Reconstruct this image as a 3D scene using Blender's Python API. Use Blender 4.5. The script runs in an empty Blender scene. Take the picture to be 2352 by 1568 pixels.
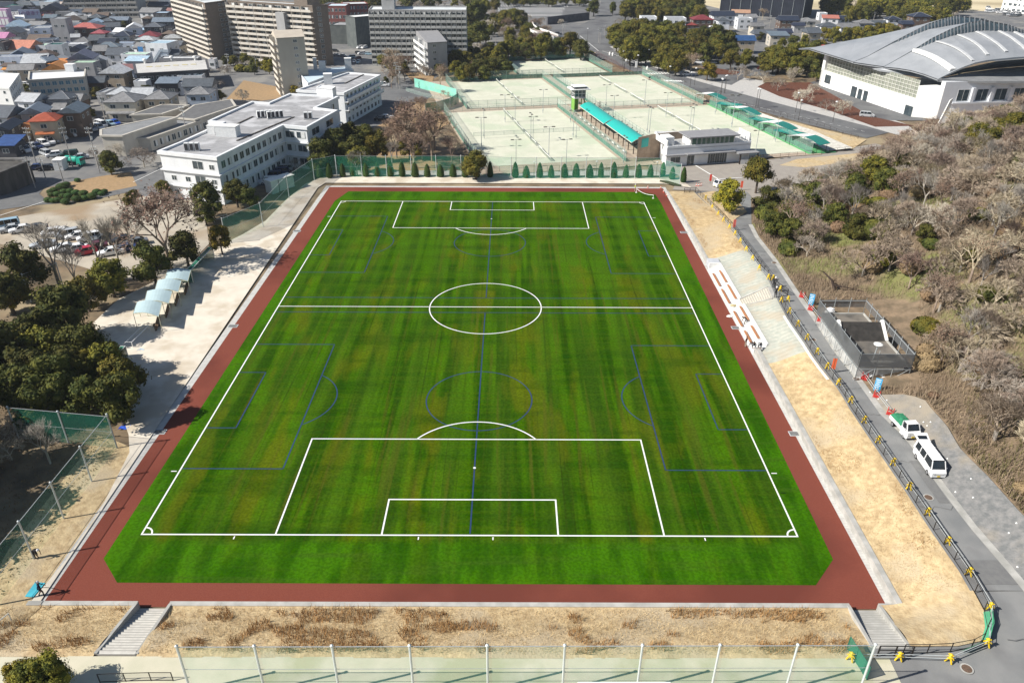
import bpy, bmesh, math, random
from math import sin, cos, pi, radians, hypot, atan2, exp
from mathutils import Vector, Matrix, noise
random.seed(7)
SC = bpy.context.scene
COL = SC.collection
FPX, CAM, PITCH, YAW, ROLL = 1736.1451, Vector((4.1329, -58.4773, 55.97837)), 0.51224512, 0.00226089, 0.00491435
Fw = Vector((sin(YAW)*cos(PITCH), cos(YAW)*cos(PITCH), -sin(PITCH)))
_R = Vector((cos(YAW), -sin(YAW), 0)); _U = _R.cross(Fw)
Rt = _R*cos(ROLL)+_U*sin(ROLL); Up = -_R*sin(ROLL)+_U*cos(ROLL)
cd = bpy.data.cameras.new('camera'); cam = bpy.data.objects.new('camera', cd); COL.objects.link(cam)
cd.sensor_width = 36; cd.lens = FPX/2352*36; cd.clip_start = 1; cd.clip_end = 5000
cam.matrix_world = Matrix(((Rt.x, Up.x, -Fw.x, CAM.x), (Rt.y, Up.y, -Fw.y, CAM.y), (Rt.z, Up.z, -Fw.z, CAM.z), (0, 0, 0, 1)))
SC.camera = cam
SUN_AZ, SUN_EL = radians(16.0), radians(40.0)      # direction the shadows run, and the elevation
wd = bpy.data.worlds.new('World'); SC.world = wd; wd.use_nodes = True
nt = wd.node_tree; bg = nt.nodes['Background']
sky = nt.nodes.new('ShaderNodeTexSky'); sky.sky_type = 'NISHITA'; sky.sun_disc = False
sky.sun_elevation = SUN_EL; sky.sun_rotation = radians(270-16.0)
sky.air_density = 1.0; sky.dust_density = 0.6
nt.links.new(sky.outputs[0], bg.inputs[0]); bg.inputs[1].default_value = 0.062
sl = bpy.data.lights.new('sun', 'SUN'); sl.energy = 5.0; sl.angle = radians(0.5); sl.color = (1.0, 0.95, 0.87)
sun = bpy.data.objects.new('sun', sl); COL.objects.link(sun)
sd = Vector((cos(SUN_AZ)*cos(SUN_EL), sin(SUN_AZ)*cos(SUN_EL), -sin(SUN_EL)))
sun.rotation_euler = sd.to_track_quat('-Z', 'Y').to_euler()
SC.view_settings.view_transform = 'Standard'; SC.view_settings.look = 'None'
SC.view_settings.exposure = 0.56; SC.view_settings.gamma = 1
ZK = dict(D=(0, 0, 1), a=(0, 0, .2467), b=(580, 0, .2467), c=(1160, 0, .2467), d=(1740, 0, .2604), e=(0, 348, .2467), f=(0, 696, .2467),
          g=(0, 1043.8, .3343), h=(1508, 348, .3698), i=(1508, 928, .4084), aa=(0, 0, .1233), ab=(232, 0, .1233), ac=(0, 174, .1233),
          ad=(232, 174, .1233), ae=(696, 0, .1233), af=(1653, 0, .2589), ag=(2001, 0, .2615), ah=(1392, 58, .2157), ai=(1160, 325, .3452),
          aj=(1032, 145, .2589), ak=(1363, 0, .2373), al=(1600, 174, .2762), am=(1044, 0, .2589), an=(1612, 580, .1664), ao=(1450, 261, .1356),
          ap=(1827, 655, .1517), aq=(2001, 899, .148), ar=(1885, 1363, .1987), asx=(203, 1363, .0988))
def px(k, x, y):
 u, v, s = ZK[k]; return u+x*s, v+y*s
def ray(u, v): return Fw+Rt*((u-1176)/FPX)-Up*((v-784)/FPX)
def P(u, v, z=0.0):
 d = ray(u, v); return CAM+d*((z-CAM.z)/d.z)
def W(k, x, y, z=0.0): return P(*px(k, x, y), z)
def proj(p):
 d = Vector(p)-CAM; z = d.dot(Fw); return 1176+FPX*d.dot(Rt)/z, 784-FPX*d.dot(Up)/z
def ppm(p): return FPX/((Vector(p)-CAM).dot(Fw))       # photo pixels per metre at a point
def lerp(a, b, t): return a+(b-a)*t
def sstep(a, b, x):
 t = max(0., min(1., (x-a)/(b-a))); return t*t*(3-2*t)
def interp(tab, x):
 if x <= tab[0][0]: return tab[0][1]
 for (a, p), (b, q) in zip(tab, tab[1:]):
  if x <= b: return lerp(p, q, (x-a)/(b-a))
 return tab[-1][1]
MATS = {}
def _nt(name):
 m = bpy.data.materials.new(name); m.use_nodes = True; return m, m.node_tree, m.node_tree.nodes['Principled BSDF']
def M(name, c1, c2=None, sc=1.0, rough=0.8, metal=0.0, bump=0.0, stretch=(1, 1, 1), detail=4, lo=0.35, hi=0.65, rnd=0.0, spec=0.3, c3=None, sc3=.1, wave=None, tr=0.0):
 if name in MATS: return MATS[name]
 m, t, b = _nt(name); MATS[name] = m
 b.inputs['Roughness'].default_value = rough; b.inputs['Metallic'].default_value = metal
 b.inputs['Specular IOR Level'].default_value = spec
 L = t.links.new; N = t.nodes.new
 tc = N('ShaderNodeTexCoord'); mp = N('ShaderNodeMapping'); mp.inputs['Scale'].default_value = stretch
 L(tc.outputs['Object'], mp.inputs[0])
 c2 = c2 or tuple(x*0.86 for x in c1)
 nz = N('ShaderNodeTexNoise'); nz.inputs['Scale'].default_value = sc; nz.inputs['Detail'].default_value = detail
 L(mp.outputs[0], nz.inputs['Vector'])
 rp = N('ShaderNodeValToRGB'); rp.color_ramp.elements[0].position = lo; rp.color_ramp.elements[1].position = hi
 rp.color_ramp.elements[0].color = (*c1, 1); rp.color_ramp.elements[1].color = (*c2, 1); L(nz.outputs[0], rp.inputs[0])
 out = rp.outputs[0]
 if c3:
  n3 = N('ShaderNodeTexNoise'); n3.inputs['Scale'].default_value = sc3; n3.inputs['Detail'].default_value = 5; L(tc.outputs['Object'], n3.inputs['Vector'])
  r3 = N('ShaderNodeValToRGB'); r3.color_ramp.elements[0].position = .5; r3.color_ramp.elements[1].position = .62; L(n3.outputs[0], r3.inputs[0])
  mx = N('ShaderNodeMix'); mx.data_type = 'RGBA'; L(r3.outputs[0], mx.inputs[0]); L(out, mx.inputs[6]); mx.inputs[7].default_value = (*c3, 1); out = mx.outputs[2]
 if wave:
  wv = N('ShaderNodeTexWave'); wv.bands_direction = wave[0]; wv.inputs['Scale'].default_value = wave[1]; wv.inputs['Distortion'].default_value = wave[3] if len(wave) > 3 else 0
  L(tc.outputs['Object'], wv.inputs['Vector'])
  mx = N('ShaderNodeMix'); mx.data_type = 'RGBA'; mx.blend_type = 'MULTIPLY'; mx.inputs[0].default_value = wave[2]
  L(out, mx.inputs[6]); L(wv.outputs[0], mx.inputs[7]); out = mx.outputs[2]
 if rnd:
  oi = N('ShaderNodeObjectInfo'); hs = N('ShaderNodeHueSaturation')
  a = N('ShaderNodeMath'); a.operation = 'MULTIPLY_ADD'; a.inputs[1].default_value = rnd*1.3; a.inputs[2].default_value = 1-rnd*.6
  L(oi.outputs['Random'], a.inputs[0]); L(a.outputs[0], hs.inputs['Value'])
  h = N('ShaderNodeMath'); h.operation = 'MULTIPLY_ADD'; h.inputs[1].default_value = rnd*.09; h.inputs[2].default_value = .5-rnd*.05
  L(oi.outputs['Random'], h.inputs[0]); L(h.outputs[0], hs.inputs['Hue'])
  L(out, hs.inputs['Color']); out = hs.outputs[0]
 L(out, b.inputs['Base Color'])
 if bump:
  bn = N('ShaderNodeTexNoise'); bn.inputs['Scale'].default_value = sc*3; bn.inputs['Detail'].default_value = 5; L(mp.outputs[0], bn.inputs['Vector'])
  bp = N('ShaderNodeBump'); bp.inputs['Strength'].default_value = min(1, bump); bp.inputs['Distance'].default_value = .3*bump
  L(bn.outputs[0], bp.inputs['Height']); L(bp.outputs[0], b.inputs['Normal'])
 if tr:
  o = t.nodes['Material Output']; ts = N('ShaderNodeBsdfTransparent'); ms = N('ShaderNodeMixShader'); ms.inputs[0].default_value = 1-tr
  L(ts.outputs[0], ms.inputs[1]); L(b.outputs[0], ms.inputs[2]); L(ms.outputs[0], o.inputs[0])
 return m
def weave(name, c, cell, wire, bgtr=1.0):
 """net: real holes between strands, finer than a pixel from the drone (cell, wire in metres)"""
 if name in MATS: return MATS[name]
 m, t, b = _nt(name); MATS[name] = m; L = t.links.new; N = t.nodes.new
 b.inputs['Base Color'].default_value = (*c, 1); b.inputs['Roughness'].default_value = .7
 n = N('ShaderNodeTexNoise'); n.inputs['Scale'].default_value = .35; tc = N('ShaderNodeTexCoord'); L(tc.outputs['Object'], n.inputs['Vector'])
 k = N('ShaderNodeMapRange'); cov = min(.95, 2*wire/cell)
 k.inputs[1].default_value = .3; k.inputs[2].default_value = .7; k.inputs[3].default_value = cov*.8; k.inputs[4].default_value = min(1, cov*1.2)
 L(n.outputs[0], k.inputs[0])
 ts = N('ShaderNodeBsdfTransparent'); ms = N('ShaderNodeMixShader'); L(k.outputs[0], ms.inputs[0])
 L(ts.outputs[0], ms.inputs[1]); L(b.outputs[0], ms.inputs[2]); L(ms.outputs[0], t.nodes['Material Output'].inputs[0])
 return m
class B:
 def __init__(s): s.v = []; s.f = []; s.m = []; s.mi = 0
 def add(s, vs, fs):
  o = len(s.v); s.v += [tuple(p) for p in vs]; s.f += [tuple(i+o for i in f) for f in fs]; s.m += [s.mi]*len(fs)
 def quad(s, a, b, c, d): s.add([a, b, c, d], [(0, 1, 2, 3)])
 def box(s, cx, cy, cz, sx, sy, sz, rz=0.0, taper=1.0):
  c, n = cos(rz), sin(rz); vs = []
  for dz in (-1, 1):
   t = taper if dz > 0 else 1
   for dx, dy in ((-1, -1), (1, -1), (1, 1), (-1, 1)):
    x, y = dx*sx/2*t, dy*sy/2*t; vs.append((cx+x*c-y*n, cy+x*n+y*c, cz+dz*sz/2))
  s.add(vs, [(0, 3, 2, 1), (4, 5, 6, 7), (0, 1, 5, 4), (1, 2, 6, 5), (2, 3, 7, 6), (3, 0, 4, 7)]); return s
 def beam(s, a, b, w, h=None):
  a, b = Vector(a), Vector(b); h = h or w; d = (b-a).normalized()
  x = d.cross(Vector((0, 0, 1)));
  if x.length < 1e-3: x = Vector((1, 0, 0))
  x = x.normalized()*w/2; z = x.cross(d).normalized()*h/2
  s.add([a-x-z, a+x-z, a+x+z, a-x+z, b-x-z, b+x-z, b+x+z, b-x+z], [(0, 1, 2, 3), (7, 6, 5, 4), (0, 4, 5, 1), (1, 5, 6, 2), (2, 6, 7, 3), (3, 7, 4, 0)]); return s
 def tube(s, a, b, r1, r2=None, n=6, cap=True):
  a, b = Vector(a), Vector(b); r2 = r1 if r2 is None else r2; d = b-a
  if d.length < 1e-6: return s
  d.normalize(); x = d.orthogonal().normalized(); y = d.cross(x)
  vs = [a+(x*cos(2*pi*i/n)+y*sin(2*pi*i/n))*r1 for i in range(n)]+[b+(x*cos(2*pi*i/n)+y*sin(2*pi*i/n))*r2 for i in range(n)]
  fs = [(i, (i+1) % n, n+(i+1) % n, n+i) for i in range(n)]
  if cap: fs += [tuple(range(n))[::-1], tuple(range(n, 2*n))]
  s.add(vs, fs); return s
 def lathe(s, prof, cx=0, cy=0, cz=0, n=12, sx=1, sy=1, jit=0):
  vs = []; fs = []
  for r, z in prof:
   for i in range(n):
    a = 2*pi*i/n; q = r*(1+random.uniform(-jit, jit)); vs.append((cx+q*sx*cos(a), cy+q*sy*sin(a), cz+z+random.uniform(-jit, jit)*.3))
  for j in range(len(prof)-1):
   for i in range(n): fs.append((j*n+i, j*n+(i+1) % n, (j+1)*n+(i+1) % n, (j+1)*n+i))
  fs += [tuple(range(n))[::-1], tuple(range((len(prof)-1)*n, len(prof)*n))]
  s.add(vs, fs); return s
 def prism(s, pts, z0, z1, bottom=True):
  n = len(pts); z0s = z0 if hasattr(z0, '__len__') else [z0]*n; z1s = z1 if hasattr(z1, '__len__') else [z1]*n
  ar = sum(pts[i][0]*pts[(i+1) % n][1]-pts[(i+1) % n][0]*pts[i][1] for i in range(n))
  if ar < 0: pts = list(pts)[::-1]; z0s = list(z0s)[::-1]; z1s = list(z1s)[::-1]
  vs = [(p[0], p[1], z0s[i]) for i, p in enumerate(pts)]+[(p[0], p[1], z1s[i]) for i, p in enumerate(pts)]
  fs = [(i, (i+1) % n, n+(i+1) % n, n+i) for i in range(n)]+[tuple(range(n, 2*n))]
  if bottom: fs.append(tuple(range(n))[::-1])
  s.add(vs, fs); return s
 def sheet(s, pts):
  s.add(pts, [tuple(range(len(pts)))]); return s
 def loft(s, rows, close=False):
  n = len(rows[0]); vs = [p for r in rows for p in r]; fs = []
  for j in range(len(rows)-1):
   for i in range(n-1 if not close else n): fs.append((j*n+i, j*n+(i+1) % n, (j+1)*n+(i+1) % n, (j+1)*n+i))
  s.add(vs, fs); return s
 def build(s, name, mats, parent=None, org=None, smooth=False, loc=None, rz=0):
  me = bpy.data.meshes.new(name); vs = s.v
  if org is not None: vs = [(p[0]-org[0], p[1]-org[1], p[2]-org[2]) for p in vs]
  me.from_pydata(vs, [], s.f)
  if not isinstance(mats, (list, tuple)): mats = [mats]
  for m in mats: me.materials.append(m)
  if len(mats) > 1: me.polygons.foreach_set('material_index', s.m)
  if smooth: me.polygons.foreach_set('use_smooth', [True]*len(me.polygons))
  me.update()
  return mk(name, me, parent, loc if loc is not None else (org if (org is not None and parent is None) else None), rz)
def mk(name, me, parent=None, loc=None, rz=0):
 o = bpy.data.objects.new(name, me); COL.objects.link(o)
 if parent is not None: o.parent = parent; KIDS.setdefault(parent.name, []).append(o)
 if loc is not None: o.location = loc
 if rz: o.rotation_euler.z = rz
 return o
def tag(o, label, cat, group=None, kind=None):
 if label: o['label'] = label
 if cat: o['category'] = cat
 if group: o['group'] = group
 if kind: o['kind'] = kind
 return o
def struct(o): o['kind'] = 'structure'; return o
def thing(name, label, cat, loc=(0, 0, 0), rz=0.0, group=None):
 o = bpy.data.objects.new(name, None); COL.objects.link(o); o.location = loc; o.rotation_euler = (0, 0, rz); o.empty_display_size = .3
 return tag(o, label, cat, group)
KIDS = {}
def kids(o): return KIDS.get(o.name, ())
def copy_tree(o, loc=None, rz=None, label=None, group=None, sc=None, parent=None, ch=None):
 c = o.copy(); COL.objects.link(c); c.parent = parent
 if parent is not None: KIDS.setdefault(parent.name, []).append(c)
 for k in kids(o): copy_tree(k, parent=c)
 if loc is not None: c.location = loc
 if rz is not None: c.rotation_euler.z = rz
 if sc is not None: c.scale = sc if hasattr(sc, '__len__') else (sc, sc, sc)
 if label: c['label'] = label
 if group: c['group'] = group
 return c
def ring_simplify(a, b, n): return [lerp(a, b, i/n) for i in range(n+1)]
# ==== heights
ZR = [(-60, 2.75), (-14, 2.75), (5, 2.8), (45, 3.0), (66, 3.0), (86, 1.9), (104, .5), (113, 0), (200, 0)]
def zr(y): return interp(ZR, y)
def PR(u, v):
 z = 2.5
 for _ in range(12): p = P(u, v, z); z = zr(p.y)
 return Vector((p.x, p.y, z))
FEN = [(1597, 441), (1640, 481), (1678, 522), (1722, 580), (1767, 640), (1793, 696), (1815, 736), (1850, 785), (1878, 829), (1937, 903), (1949, 928), (2010, 1018), (2080, 1120), (2141, 1214), (2210, 1312), (2259, 1398)]
EDG = [(1725, 450), (1726, 514), (1742, 545), (1785, 600), (1834, 673), (1882, 740), (1926, 807), (1970, 862), (2000, 903), (2035, 952), (2096, 1010), (2161, 1104), (2239, 1206), (2317, 1296), (2360, 1346), (2440, 1450)]
FP = [PR(*q) for q in FEN]; EP = [PR(*q) for q in EDG]
FY = sorted((p.y, p.x) for p in FP); EY = sorted((p.y, p.x) for p in EP)
def _rev():
 out = []
 for u, v in ((2033, 907), (2060, 905), (2090, 908), (2122, 920), (2137, 940), (2202, 1030), (2263, 1091), (2352, 1189), (2480, 1330)):
  z = 4.
  for _ in range(30): p = P(u, v, z); z = .5*z+.5*(zr(p.y)+max(0, p.x-edgx(p.y))*.62)
  out.append((p.y, max(0, p.x-edgx(p.y))))
 return sorted(out)
RVT_ = None
def wallx(y): return lerp(40.0, 40.6, (y+9)/124.)
def fenx(y): return interp(FY, y)
def edgx(y): return interp(EY, y)
RVT_ = _rev(); RVT_.append((RVT_[-1][0]+1.2, 0.0)); YTOP = RVT_[-1][0]
def zwall(y): return interp([(-9.5, .85), (60, 1.0), (95, .8), (112, .15), (113.5, 0)], y)
# stone revetment: top line relative to road edge (only for y < 28)
def revw(y): return interp(RVT_, y)
def hill(x, y):
 d = x-edgx(y); z = zr(y); rw = revw(y)
 if d <= 0: return z
 if d < rw: return z+d*.62
 z += rw*.62; d -= rw
 sdist = (x-60)*.6-(y-106)*.8
 m = sstep(-2, 26, sdist)
 flat = 1-sstep(0, 1, max(abs((y-42)/22.), abs((x-60)/13.)))*1.0 if (26 < y < 60 and x < 73) else 0
 h = 13.5*sstep(-6, 46, d)-13.5*sstep(-6, 46, 0)+1.2*noise.noise(Vector((x*.06, y*.06, 3)))*sstep(4, 14, d)
 return z+max(0, h)*m*(1-.75*flat)
def south(x, y):
 k = sstep(-46, -40.5, x)
 return lerp(0.0, lerp(.75, 2.75, sstep(-9.9, -16.6, y)), k)
def hz(x, y):
 if y < -9.7 and x < 40.3: return south(x, y)
 if x > wallx(y) and y < 113:
  f = fenx(y)
  if y < -9.7 and x < 48: return lerp(.85, 2.75, sstep(-9.7, -15.5, y)) if x < f-1 else 2.75
  if x < f: return lerp(zwall(y), zr(y), sstep(0, 1, (x-wallx(y))/(f-wallx(y))*1.0))
 if y < 175 and x > edgx(y): return hill(x, y)
 if x > 40 and y < 113: return zr(y)
 return 0.0
def G(u, v, dz=0.0):
 d = ray(u, v); lo = None; t = (22-CAM.z)/d.z; t1 = (-1-CAM.z)/d.z; n = 160; pt = t
 for i in range(n+1):
  q = lerp(t, t1, i/n); p = CAM+d*q
  if p.z < hz(p.x, p.y)+dz:
   a, b = pt, q
   for _ in range(24):
    m = (a+b)/2; p = CAM+d*m
    if p.z < hz(p.x, p.y)+dz: b = m
    else: a = m
   return CAM+d*b
  pt = q
 return P(u, v, dz)
def GZ(k, x, y, dz=0): return G(*px(k, x, y), dz)
# ==== ground materials
m_earth = M('earth', (.23, .165, .10), (.11, .085, .055), .25, bump=.3, c3=(.30, .24, .15), sc3=.06)
m_town = M('town_ground', (.13, .13, .135), (.18, .177, .17), .35, detail=8, c3=(.24, .23, .21), sc3=.07)
m_sand = M('pale_sand', (.70, .64, .54), (.58, .52, .43), .45, bump=.25, detail=12, lo=.3, hi=.75, c3=(.52, .45, .35), sc3=.2)
m_sand2 = M('ground_sand', (.58, .54, .42), (.50, .48, .36), .5, bump=.1, c3=(.42, .41, .27), sc3=.18)
m_lot = M('lot_sand', (.46, .41, .33), (.36, .32, .26), .2, bump=.1, c3=(.30, .22, .14), sc3=.06)
m_asph = M('asphalt', (.125, .128, .13), (.155, .155, .155), .6, bump=.08, rough=.9, c3=(.10, .10, .105), sc3=.08)
m_road = M('road_asphalt', (.185, .19, .19), (.235, .235, .23), .35, bump=.06, rough=.9, c3=(.165, .165, .165), sc3=.15)
m_plaza = M('plaza_paving', (.30, .27, .24), (.34, .31, .27), .5, bump=.05, wave=('X', 1.0, .08))
m_pave = M('pavement_slabs', (.52, .50, .47), (.44, .43, .41), 1.0, wave=('X', 1.6, .15))
m_conc = M('concrete', (.46, .45, .42), (.33, .325, .30), .8, bump=.1, stretch=(1, 1, 1.5))
m_concn = M('new_concrete', (.74, .74, .72), (.66, .66, .64), 1.5, bump=.03)
m_dry = M('dry_grass', (.58, .45, .26), (.40, .29, .16), 1.3, bump=.5, detail=10, c3=(.47, .38, .25), sc3=.16)
m_dry2 = M('sown_slope', (.36, .38, .33), (.46, .455, .39), 1.6, bump=.3, detail=8, wave=('Y', .35, .1, 3), c3=(.42, .38, .30), sc3=.3)
m_hill = M('hill_floor', (.24, .175, .115), (.13, .10, .065), .6, bump=.7, detail=8, c3=(.16, .17, .055), sc3=.09)
m_rub = M('red_rubber', (.170, .049, .034), (.205, .061, .042), 9, rough=.95, spec=.04, bump=.06, detail=8, c3=(.135, .040, .029), sc3=.05)
m_white = M('line_white', (.80, .80, .77), (.74, .74, .72), 3)
m_blue = M('line_blue', (.012, .03, .11), (.018, .045, .12), 3)
m_red = M('red_soil_shrub', (.15, .055, .03), (.09, .035, .02), 2.0, bump=.8, detail=6)
def turf():
 m, t, b = _nt('turf'); L = t.links.new; N = t.nodes.new; b.inputs['Roughness'].default_value = .9; b.inputs['Specular IOR Level'].default_value = .0
 tc = N('ShaderNodeTexCoord')
 def nz(sx, sy, sc, det=4, lo=.4, hi=.6, rot=0, z=0):
  mp = N('ShaderNodeMapping'); mp.inputs['Scale'].default_value = (sx, sy, 1); mp.inputs['Rotation'].default_value = (0, 0, rot); mp.inputs['Location'].default_value = (0, 0, z); L(tc.outputs['Object'], mp.inputs[0])
  n = N('ShaderNodeTexNoise'); n.inputs['Scale'].default_value = sc; n.inputs['Detail'].default_value = det; L(mp.outputs[0], n.inputs['Vector'])
  r = N('ShaderNodeMapRange'); r.interpolation_type = 'SMOOTHSTEP'; r.inputs[1].default_value = lo; r.inputs[2].default_value = hi; L(n.outputs[0], r.inputs[0]); return r.outputs[0]
 def mix(f, a, bb, bt='MIX', k=1.0):
  x = N('ShaderNodeMix'); x.data_type = 'RGBA'; x.blend_type = bt
  if k != 1.0:
   q = N('ShaderNodeMath'); q.operation = 'MULTIPLY'; q.inputs[1].default_value = k; L(f, q.inputs[0]); f = q.outputs[0]
  L(f, x.inputs[0])
  for i, c in ((6, a), (7, bb)):
   if isinstance(c, tuple): x.inputs[i].default_value = (*c, 1)
   else: L(c, x.inputs[i])
  return x.outputs[2]
 long = nz(1, .035, .62, 5, .40, .60); cross = nz(.05, 1, 1.3, 4, .42, .62, 0, 4); blot = nz(1, 1, .09, 4, .42, .60, 0, 9)
 blot2 = nz(1, .2, .30, 6, .50, .64, .04, 21); fine = nz(1, 1, 3.2, 9, .36, .64); diag = nz(.25, 1, .35, 5, .50, .68, .5, 33)
 c = mix(long, (.017, .062, .0008), (.056, .146, .0015))
 c = mix(blot, c, (.013, .060, .0008), k=.35)
 c = mix(blot2, c, (.120, .125, .005), k=.62)
 c = mix(cross, c, (.075, .115, .003), k=.25)
 c = mix(diag, c, (.010, .050, .0007), k=.5)
 c = mix(nz(1, .012, 1.9, 3, .60, .70, .02, 50), c, (.020, .036, .003), k=.6)
 c = mix(nz(1, .03, 1.1, 4, .56, .70, 0, 70), c, (.10, .085, .012), k=.5)
 # mown bands along the pitch: alternate widths lean light and dark
 sp = N('ShaderNodeSeparateXYZ'); L(tc.outputs['Object'], sp.inputs[0])
 wv = N('ShaderNodeTexWave'); wv.inputs['Scale'].default_value = .052; wv.inputs['Distortion'].default_value = 1.1; wv.inputs['Detail'].default_value = 1; wv.inputs['Detail Scale'].default_value = .3
 mp = N('ShaderNodeMapping'); mp.inputs['Scale'].default_value = (1, .02, 1); L(tc.outputs['Object'], mp.inputs[0]); L(mp.outputs[0], wv.inputs['Vector'])
 c = mix(wv.outputs[0], c, (.055, .105, .008), k=.30)
 # run-off ring outside the white lines: greener and mown round the edge
 def absgt(o, v0, wd):
  a = N('ShaderNodeMath'); a.operation = 'ABSOLUTE'; L(o, a.inputs[0]); r = N('ShaderNodeMapRange'); r.interpolation_type = 'SMOOTHSTEP'; r.inputs[1].default_value = v0; r.inputs[2].default_value = v0+wd; L(a.outputs[0], r.inputs[0]); return r.outputs[0]
 ys = N('ShaderNodeMath'); ys.operation = 'SUBTRACT'; ys.inputs[1].default_value = 52.5; L(sp.outputs[1], ys.inputs[0])
 e1 = absgt(sp.outputs[0], 33.4, 1.0); e2 = absgt(ys.outputs[0], 52.9, 1.2)
 mxm = N('ShaderNodeMath'); mxm.operation = 'MAXIMUM'; L(e1, mxm.inputs[0]); L(e2, mxm.inputs[1])
 ring = mix(nz(.4, .08, 1.2, 4, .4, .62, 0, 2), (.050, .165, .002), (.020, .085, .001))
 ring = mix(nz(.06, .9, 1.0, 4, .5, .66, 0, 12), ring, (.050, .115, .009), k=.6)
 c = mix(mxm.outputs[0], c, ring, k=.75)
 wy = N('ShaderNodeTexWave'); wy.bands_direction = 'Y'; wy.inputs['Scale'].default_value = .060; wy.inputs['Distortion'].default_value = 1.6; wy.inputs['Detail'].default_value = 2; m5 = N('ShaderNodeMapping'); m5.inputs['Scale'].default_value = (.03, 1, 1); L(tc.outputs['Object'], m5.inputs[0]); L(m5.outputs[0], wy.inputs['Vector'])
 up = N('ShaderNodeMapRange'); up.inputs[1].default_value = 30; up.inputs[2].default_value = 75; L(sp.outputs[1], up.inputs[0]); wm = N('ShaderNodeMath'); wm.operation = 'MULTIPLY'; L(wy.outputs[0], wm.inputs[0]); L(up.outputs[0], wm.inputs[1])
 c = mix(wm.outputs[0], c, (.060, .150, .002), k=.38)
 c = mix(fine, c, (.45, .50, .5), 'MULTIPLY', k=.55)
 L(c, b.inputs['Base Color'])
 bn = N('ShaderNodeTexNoise'); bn.inputs['Scale'].default_value = 14; L(tc.outputs['Object'], bn.inputs['Vector'])
 bp = N('ShaderNodeBump'); bp.inputs['Strength'].default_value = .5; bp.inputs['Distance'].default_value = .05; L(bn.outputs[0], bp.inputs['Height']); L(bp.outputs[0], b.inputs['Normal'])
 return m
m_turf = turf()
# ==== base ground and flat sheets
b = B(); b.quad((-1600, 8, -.06), (1600, 8, -.06), (1600, 2200, -.06), (-1600, 2200, -.06))
b.quad((-1600, -400, -.06), (-46, -400, -.06), (-46, 8, -.06), (-1600, 8, -.06)); b.quad((-46, -9.6, -.06), (41, -9.6, -.06), (41, 8, -.06), (-46, 8, -.06))
struct(b.build('ground', m_earth))
LAY = [0.0]
def flat(name, mat, pts, z=None, world=False, k='D'):
 LAY[0] += .006
 q = [(p[0], p[1]) if world else tuple(W(k, *p)[:2]) for p in pts]
 zz = LAY[0]-.05 if z is None else z
 bb = B(); bb.sheet([(x, y, zz) for x, y in q]); o = bb.build(name, mat)
 bm = bmesh.new(); bm.from_mesh(o.data)
 bmesh.ops.triangulate(bm, faces=bm.faces)
 for f in bm.faces:
  f.normal_update()
  if f.normal.z < 0: f.normal_flip()
 bm.to_mesh(o.data); bm.free()
 return struct(o)
flat('town_ground', m_town, [(-1100, 560), (-60, 560), (-60, 330), (-12, 300), (-38, 215), (-46, 150), (-60, 117), (-76, 106), (-100, 118), (-108, 112), (-125, 95), (-400, 60), (-1100, 60)], world=True)
flat('town_ground', m_town, [(-60, 300), (420, 300), (700, 560), (-60, 560)], world=True)
flat('far_fields', M('far_field', (.62, .53, .35), (.5, .42, .27), .02, c3=(.4, .33, .2), sc3=.01), [(150, 520), (900, 480), (1400, 2100), (-200, 2100)], world=True)
flat('far_town_ground', m_town, [(-1500, 560), (150, 560), (100, 2100), (-1500, 2100)], world=True)
flat('dry_verge', m_dry, [(0, 1420), (104, 1397), (240, 1180), (310, 1030), (262, 1010), (225, 1000), (130, 1120), (20, 1260), (-20, 1330)])
# sand west and north of the track
flat('sand_strip', m_sand, [(84, 1396), (60, 1396), (150, 1290), (232, 1170), (298, 1040), (296, 1000), (262, 900), (232, 790), (215, 742), (270, 690), (350, 650), (430, 605), (500, 568), (560, 538), (610, 508), (655, 462), (700, 424), (745, 406), (1130, 404), (1560, 409), (1588, 432), (1525, 423), (748, 421), (730, 432)], z=.115)
flat('car_park_sand', m_lot, [(-60, 490), (0, 505), (220, 466), (420, 440), (470, 480), (480, 560), (400, 640), (280, 640), (180, 610), (0, 560), (-60, 560)])
flat('lane', m_asph, [(-80, 500), (-80, 490), (0, 482), (70, 472), (200, 462), (300, 440), (378, 425), (372, 385), (330, 398), (262, 425), (190, 440), (150, 455), (110, 462), (90, 445), (115, 415), (60, 420), (0, 450), (-80, 470)])
flat('island_lawn', M('dead_lawn', (.36, .24, .13), (.28, .19, .10), 1.2, bump=.3), [(105, 462), (145, 466), (245, 441), (315, 427), (300, 395), (230, 405), (160, 418), (125, 440)])
flat('school_yard', m_asph, [(520, 430), (650, 425), (700, 408), (740, 345), (775, 310), (850, 300), (905, 280), (1000, 215), (930, 190), (880, 180), (800, 160), (700, 150), (620, 230)])
flat('dead_lawn', MATS['dead_lawn'], [(930, 235), (1000, 235), (1050, 275), (1000, 300), (900, 290), (880, 330), (1050, 390), (760, 400), (740, 350), (820, 310), (910, 270)])
flat('dead_lawn', MATS['dead_lawn'], [(560, 185), (640, 200), (648, 226), (600, 232), (520, 228)])
flat('dead_lawn', MATS['dead_lawn'], [(930, 168), (1000, 165), (990, 200), (950, 190)])
flat('path', m_conc, [(742, 403), (1560, 404), (1570, 390), (1130, 392), (742, 392)])
flat('plaza', m_plaza, [(1545, 436), (1560, 405), (1490, 392), (1490, 372), (1740, 370), (1900, 350), (2010, 330), (2060, 345), (1990, 400), (1800, 440), (1760, 480), (1700, 470), (1640, 440)])
flat('dead_lawn', m_dry, [(1790, 380), (1830, 366), (1975, 352), (2040, 340), (2040, 362), (1950, 372), (1850, 385)])
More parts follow.
